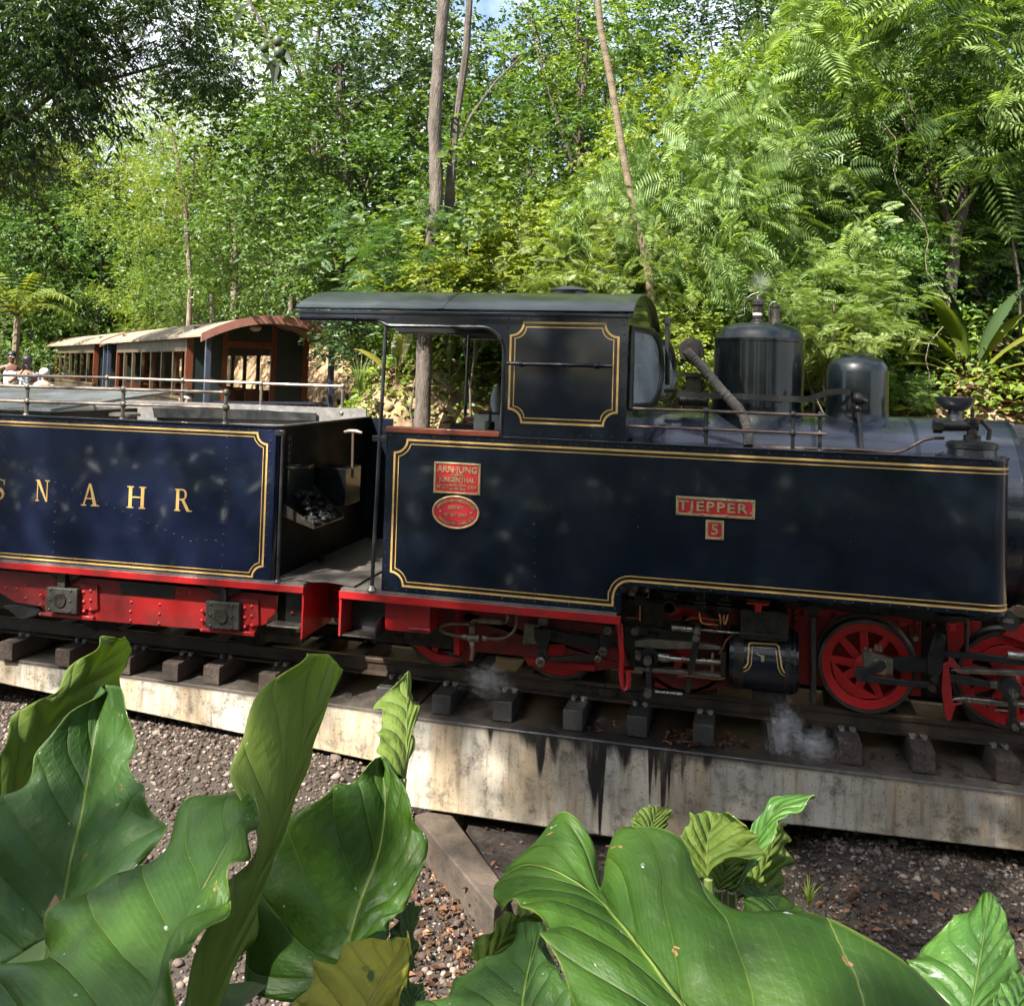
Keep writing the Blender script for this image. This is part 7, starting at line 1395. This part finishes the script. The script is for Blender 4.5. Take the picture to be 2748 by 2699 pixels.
bigleaf(py_, LGLOS, B4, [(890, 660), (955, 545), (1000, 440), (1055, 362), (1190, 320)], [(850, 650), (930, 520), (965, 420), (1030, 330), (1178, 317)], [(930, 660), (988, 540), (1060, 420), (1105, 374), (1193, 323)], 2.1, 2.15, .02, -.05, .06, .006, 14, 'narrow rolled bright leaf with a pointed tip')
bigleaf(py_, LPALE, B4, [(960, 660), (1005, 570), (1040, 480), (1062, 412)], [(915, 630), (940, 540), (965, 470), (1040, 408)], [(1050, 655), (1092, 562), (1086, 470), (1074, 412)], 2.2, 2.25, 0, .05, .05, .010, 15)
bigleaf(py_, LOLIV, B4, [(590, 455), (605, 410), (625, 356)], [(522, 425), (548, 372), (600, 348)], [(632, 450), (672, 376), (645, 352)], 2.15, 2.2, 0, .04, .06, .005, 16)
bigleaf(py_, LPALE, B4, [(840, 650), (860, 590), (885, 525)], [(775, 610), (800, 560), (850, 522)], [(900, 650), (932, 570), (938, 525)], 2.06, 2.1, 0, 0, .05, .005, 17)
bigleaf(py_, LDARK, B4, [(1110, 860), (1055, 730), (975, 636)], [(960, 800), (925, 690), (915, 642)], [(1260, 850), (1165, 762), (1065, 655)], 1.85, 2.0, .03, .05, .05, .008, 18)
pd_ = aroid('elephant-ear plant with a glossy bright leaf in the lower right corner', 2650, 1.95)
bigleaf(pd_, LGLOS, B4, [(1745, 1110), (1765, 1000), (1785, 880), (1803, 770), (1818, 660)], [(1590, 1110), (1530, 960), (1550, 880), (1690, 760), (1795, 668)], [(1850, 1060), (1925, 985), (1910, 870), (1882, 770), (1840, 680)], 1.9, 2.1, .04, .0, .05, .010, 19, 'glossy bright green pointed leaf')
bigleaf(pd_, LGLOS, B4, [(1900, 1140), (1925, 1040), (1955, 955)], [(1800, 1130), (1850, 1010), (1900, 958)], [(2020, 1130), (2010, 1030), (1985, 958)], 1.75, 1.9, 0, 0, .05, .008, 20)
v = at(*B2((283, 1440))[0], 1.94); m = MB(); a_, b_ = at(*B2((272, 1355))[0], 1.93), at(*B2((255, 1520))[0], 1.90); sd_ = RT*.018
m.add([tuple(a_), tuple((a_+b_)/2-sd_*.9), tuple(b_), tuple((a_+b_)/2+sd_*1.2)]+[tuple(np.array(q)+FW*.003) for q in (a_, (a_+b_)/2-sd_*.9, b_, (a_+b_)/2+sd_*1.2)], [(0, 1, 2), (0, 2, 3), (6, 5, 4), (7, 6, 4), (0, 4, 5, 1), (1, 5, 6, 2), (2, 6, 7, 3), (3, 7, 4, 0)])
tag(m.build('dead_leaf', F_DRY, None), 'small orange dead leaf caught on the bluish upright leaf', 'dead leaf')
# hanging mango branch at the top
br = thing('mango_branch', 'dark hanging branch with green fruit against the sky, top left', 'branch', tuple(map(float, at(680, -120, 6.6)))); ORG[br.name] = np.array(at(680, -120, 6.6))
Rm = reg(0, 0, .5157); bp_ = [(1330, -250), (1300, 10), (1345, 90), (1390, 190), (1440, 260), (1440, 330)]; MB().tube([tuple(at(*p, 6.6)) for p in Rm(*bp_)], [.02, .012, .009, .008, .007, .006], 7).build('twig', BARKD, br)
for k, (x, y, r) in enumerate(((1445, 215, .040), (1375, 250, .036), (1450, 275, .040))):
    MB().ball(tuple(at(*Rm((x, y))[0], 6.6)), r, 14, 9, (.9, .9, 1.1)).build('fruit', pm('green_fruit', (.045, .065, .03), .5, col2=(.07, .08, .035)) if 'green_fruit' not in MATS else MATS['green_fruit'], br)
gq = random.Random(4); MANGOL = foliage('mango_leaf_silhouette', [(.012, .022, .008), (.020, .034, .012)], trans=.12, spec=.3)  # leaf colour darkened to paint in the shade of a silhouette against the sky
for k, (x0, y0, x1, y1) in enumerate(((1440, 300, 1420, 470), (1450, 330, 1450, 440), (1430, 310, 1370, 390), (1450, 290, 1510, 350), (1470, 250, 1520, 330), (1390, 200, 1340, 180), (1300, 260, 1300, 320), (1250, 290, 1215, 350), (1330, 60, 1330, 115), (1260, 60, 1215, 130), (1240, 130, 1180, 170), (1225, 180, 1210, 270), (1290, 20, 1240, 60), (1010, 0, 985, 35), (1350, 280, 1420, 340))):
    a, b = at(*Rm((x0, y0))[0], 6.6+gq.uniform(-.1, .1)), at(*Rm((x1, y1))[0], 6.6+gq.uniform(-.1, .1)); d = b-a; s = np.cross(d, FW); s = s/np.linalg.norm(s)*np.linalg.norm(d)*.14; mm = (a+b)/2; n_ = -FW*np.linalg.norm(s)*.4
    m = MB().add([tuple(a), tuple(a*.6+b*.4+s+n_), tuple(b), tuple(a*.6+b*.4-s+n_), tuple(a*.6+b*.4)], [(0, 1, 4), (1, 2, 4), (2, 3, 4), (3, 0, 4)]); m.build('leaf', MANGOL, br)
# ------------------------------------------------------------------ steam
def steam(label, c, r, dens, seed):
    me = MB().ball((0, 0, 0), 1, 16, 10).mesh('steam'); o = bpy.data.objects.new('steam', me); COL.objects.link(o); o.location = c; o.scale = r; m = bpy.data.materials.new('steam'); m.use_nodes = True; t = m.node_tree; t.nodes.clear(); N = t.nodes.new; L = t.links.new
    out = N('ShaderNodeOutputMaterial'); pv = N('ShaderNodeVolumePrincipled'); pv.inputs['Color'].default_value = (.95, .95, .95, 1); tcn = N('ShaderNodeTexCoord'); ln = N('ShaderNodeVectorMath'); ln.operation = 'LENGTH'; L(tcn.outputs['Object'], ln.inputs[0])
    n = N('ShaderNodeTexNoise'); n.inputs['Scale'].default_value = 3.4; n.inputs['Detail'].default_value = 6; n.inputs['Distortion'].default_value = 1.4; mp = N('ShaderNodeMapping'); mp.inputs['Location'].default_value = (seed, seed*2, 0); L(tcn.outputs['Object'], mp.inputs['Vector']); L(mp.outputs['Vector'], n.inputs['Vector'])
    a = N('ShaderNodeMath'); a.operation = 'MULTIPLY_ADD'; L(n.outputs['Fac'], a.inputs[0]); a.inputs[1].default_value = 2.2; a.inputs[2].default_value = -.55; b = N('ShaderNodeMath'); b.operation = 'SUBTRACT'; L(a.outputs[0], b.inputs[0]); L(ln.outputs['Value'], b.inputs[1])
    c_ = N('ShaderNodeMath'); c_.operation = 'MULTIPLY'; c_.use_clamp = False; mr = N('ShaderNodeMapRange'); mr.inputs['From Min'].default_value = 0; mr.inputs['From Max'].default_value = .6; L(b.outputs[0], mr.inputs['Value']); L(mr.outputs['Result'], c_.inputs[0]); c_.inputs[1].default_value = dens; L(c_.outputs[0], pv.inputs['Density']); L(pv.outputs['Volume'], out.inputs['Volume'])
    me.materials.append(m); tag(o, label, 'steam', kind='stuff'); return o
p = LF.W((2105, 1945), .22); steam('white steam puff rising from the slab below the cylinder', (p[0], .20, p[2]-.02), (.20, .12, .28), 10, 1.3)
p = LF.W((2170, 2000), .2); steam('low white steam drifting over the slab edge beside a sleeper', (p[0]+.03, .22, p[2]), (.26, .13, .17), 11, 4.1)
p = LF.W((1310, 1825), .35); steam('thin grey steam below the rear injector pipe', (p[0], .32, p[2]), (.28, .12, .22), 7, 7.7)
p = LF.W((2045, 765), .93); steam('faint steam wisp above the safety valve', (p[0], .93, p[2]+.02), (.12, .10, .14), 3.0, 2.2)
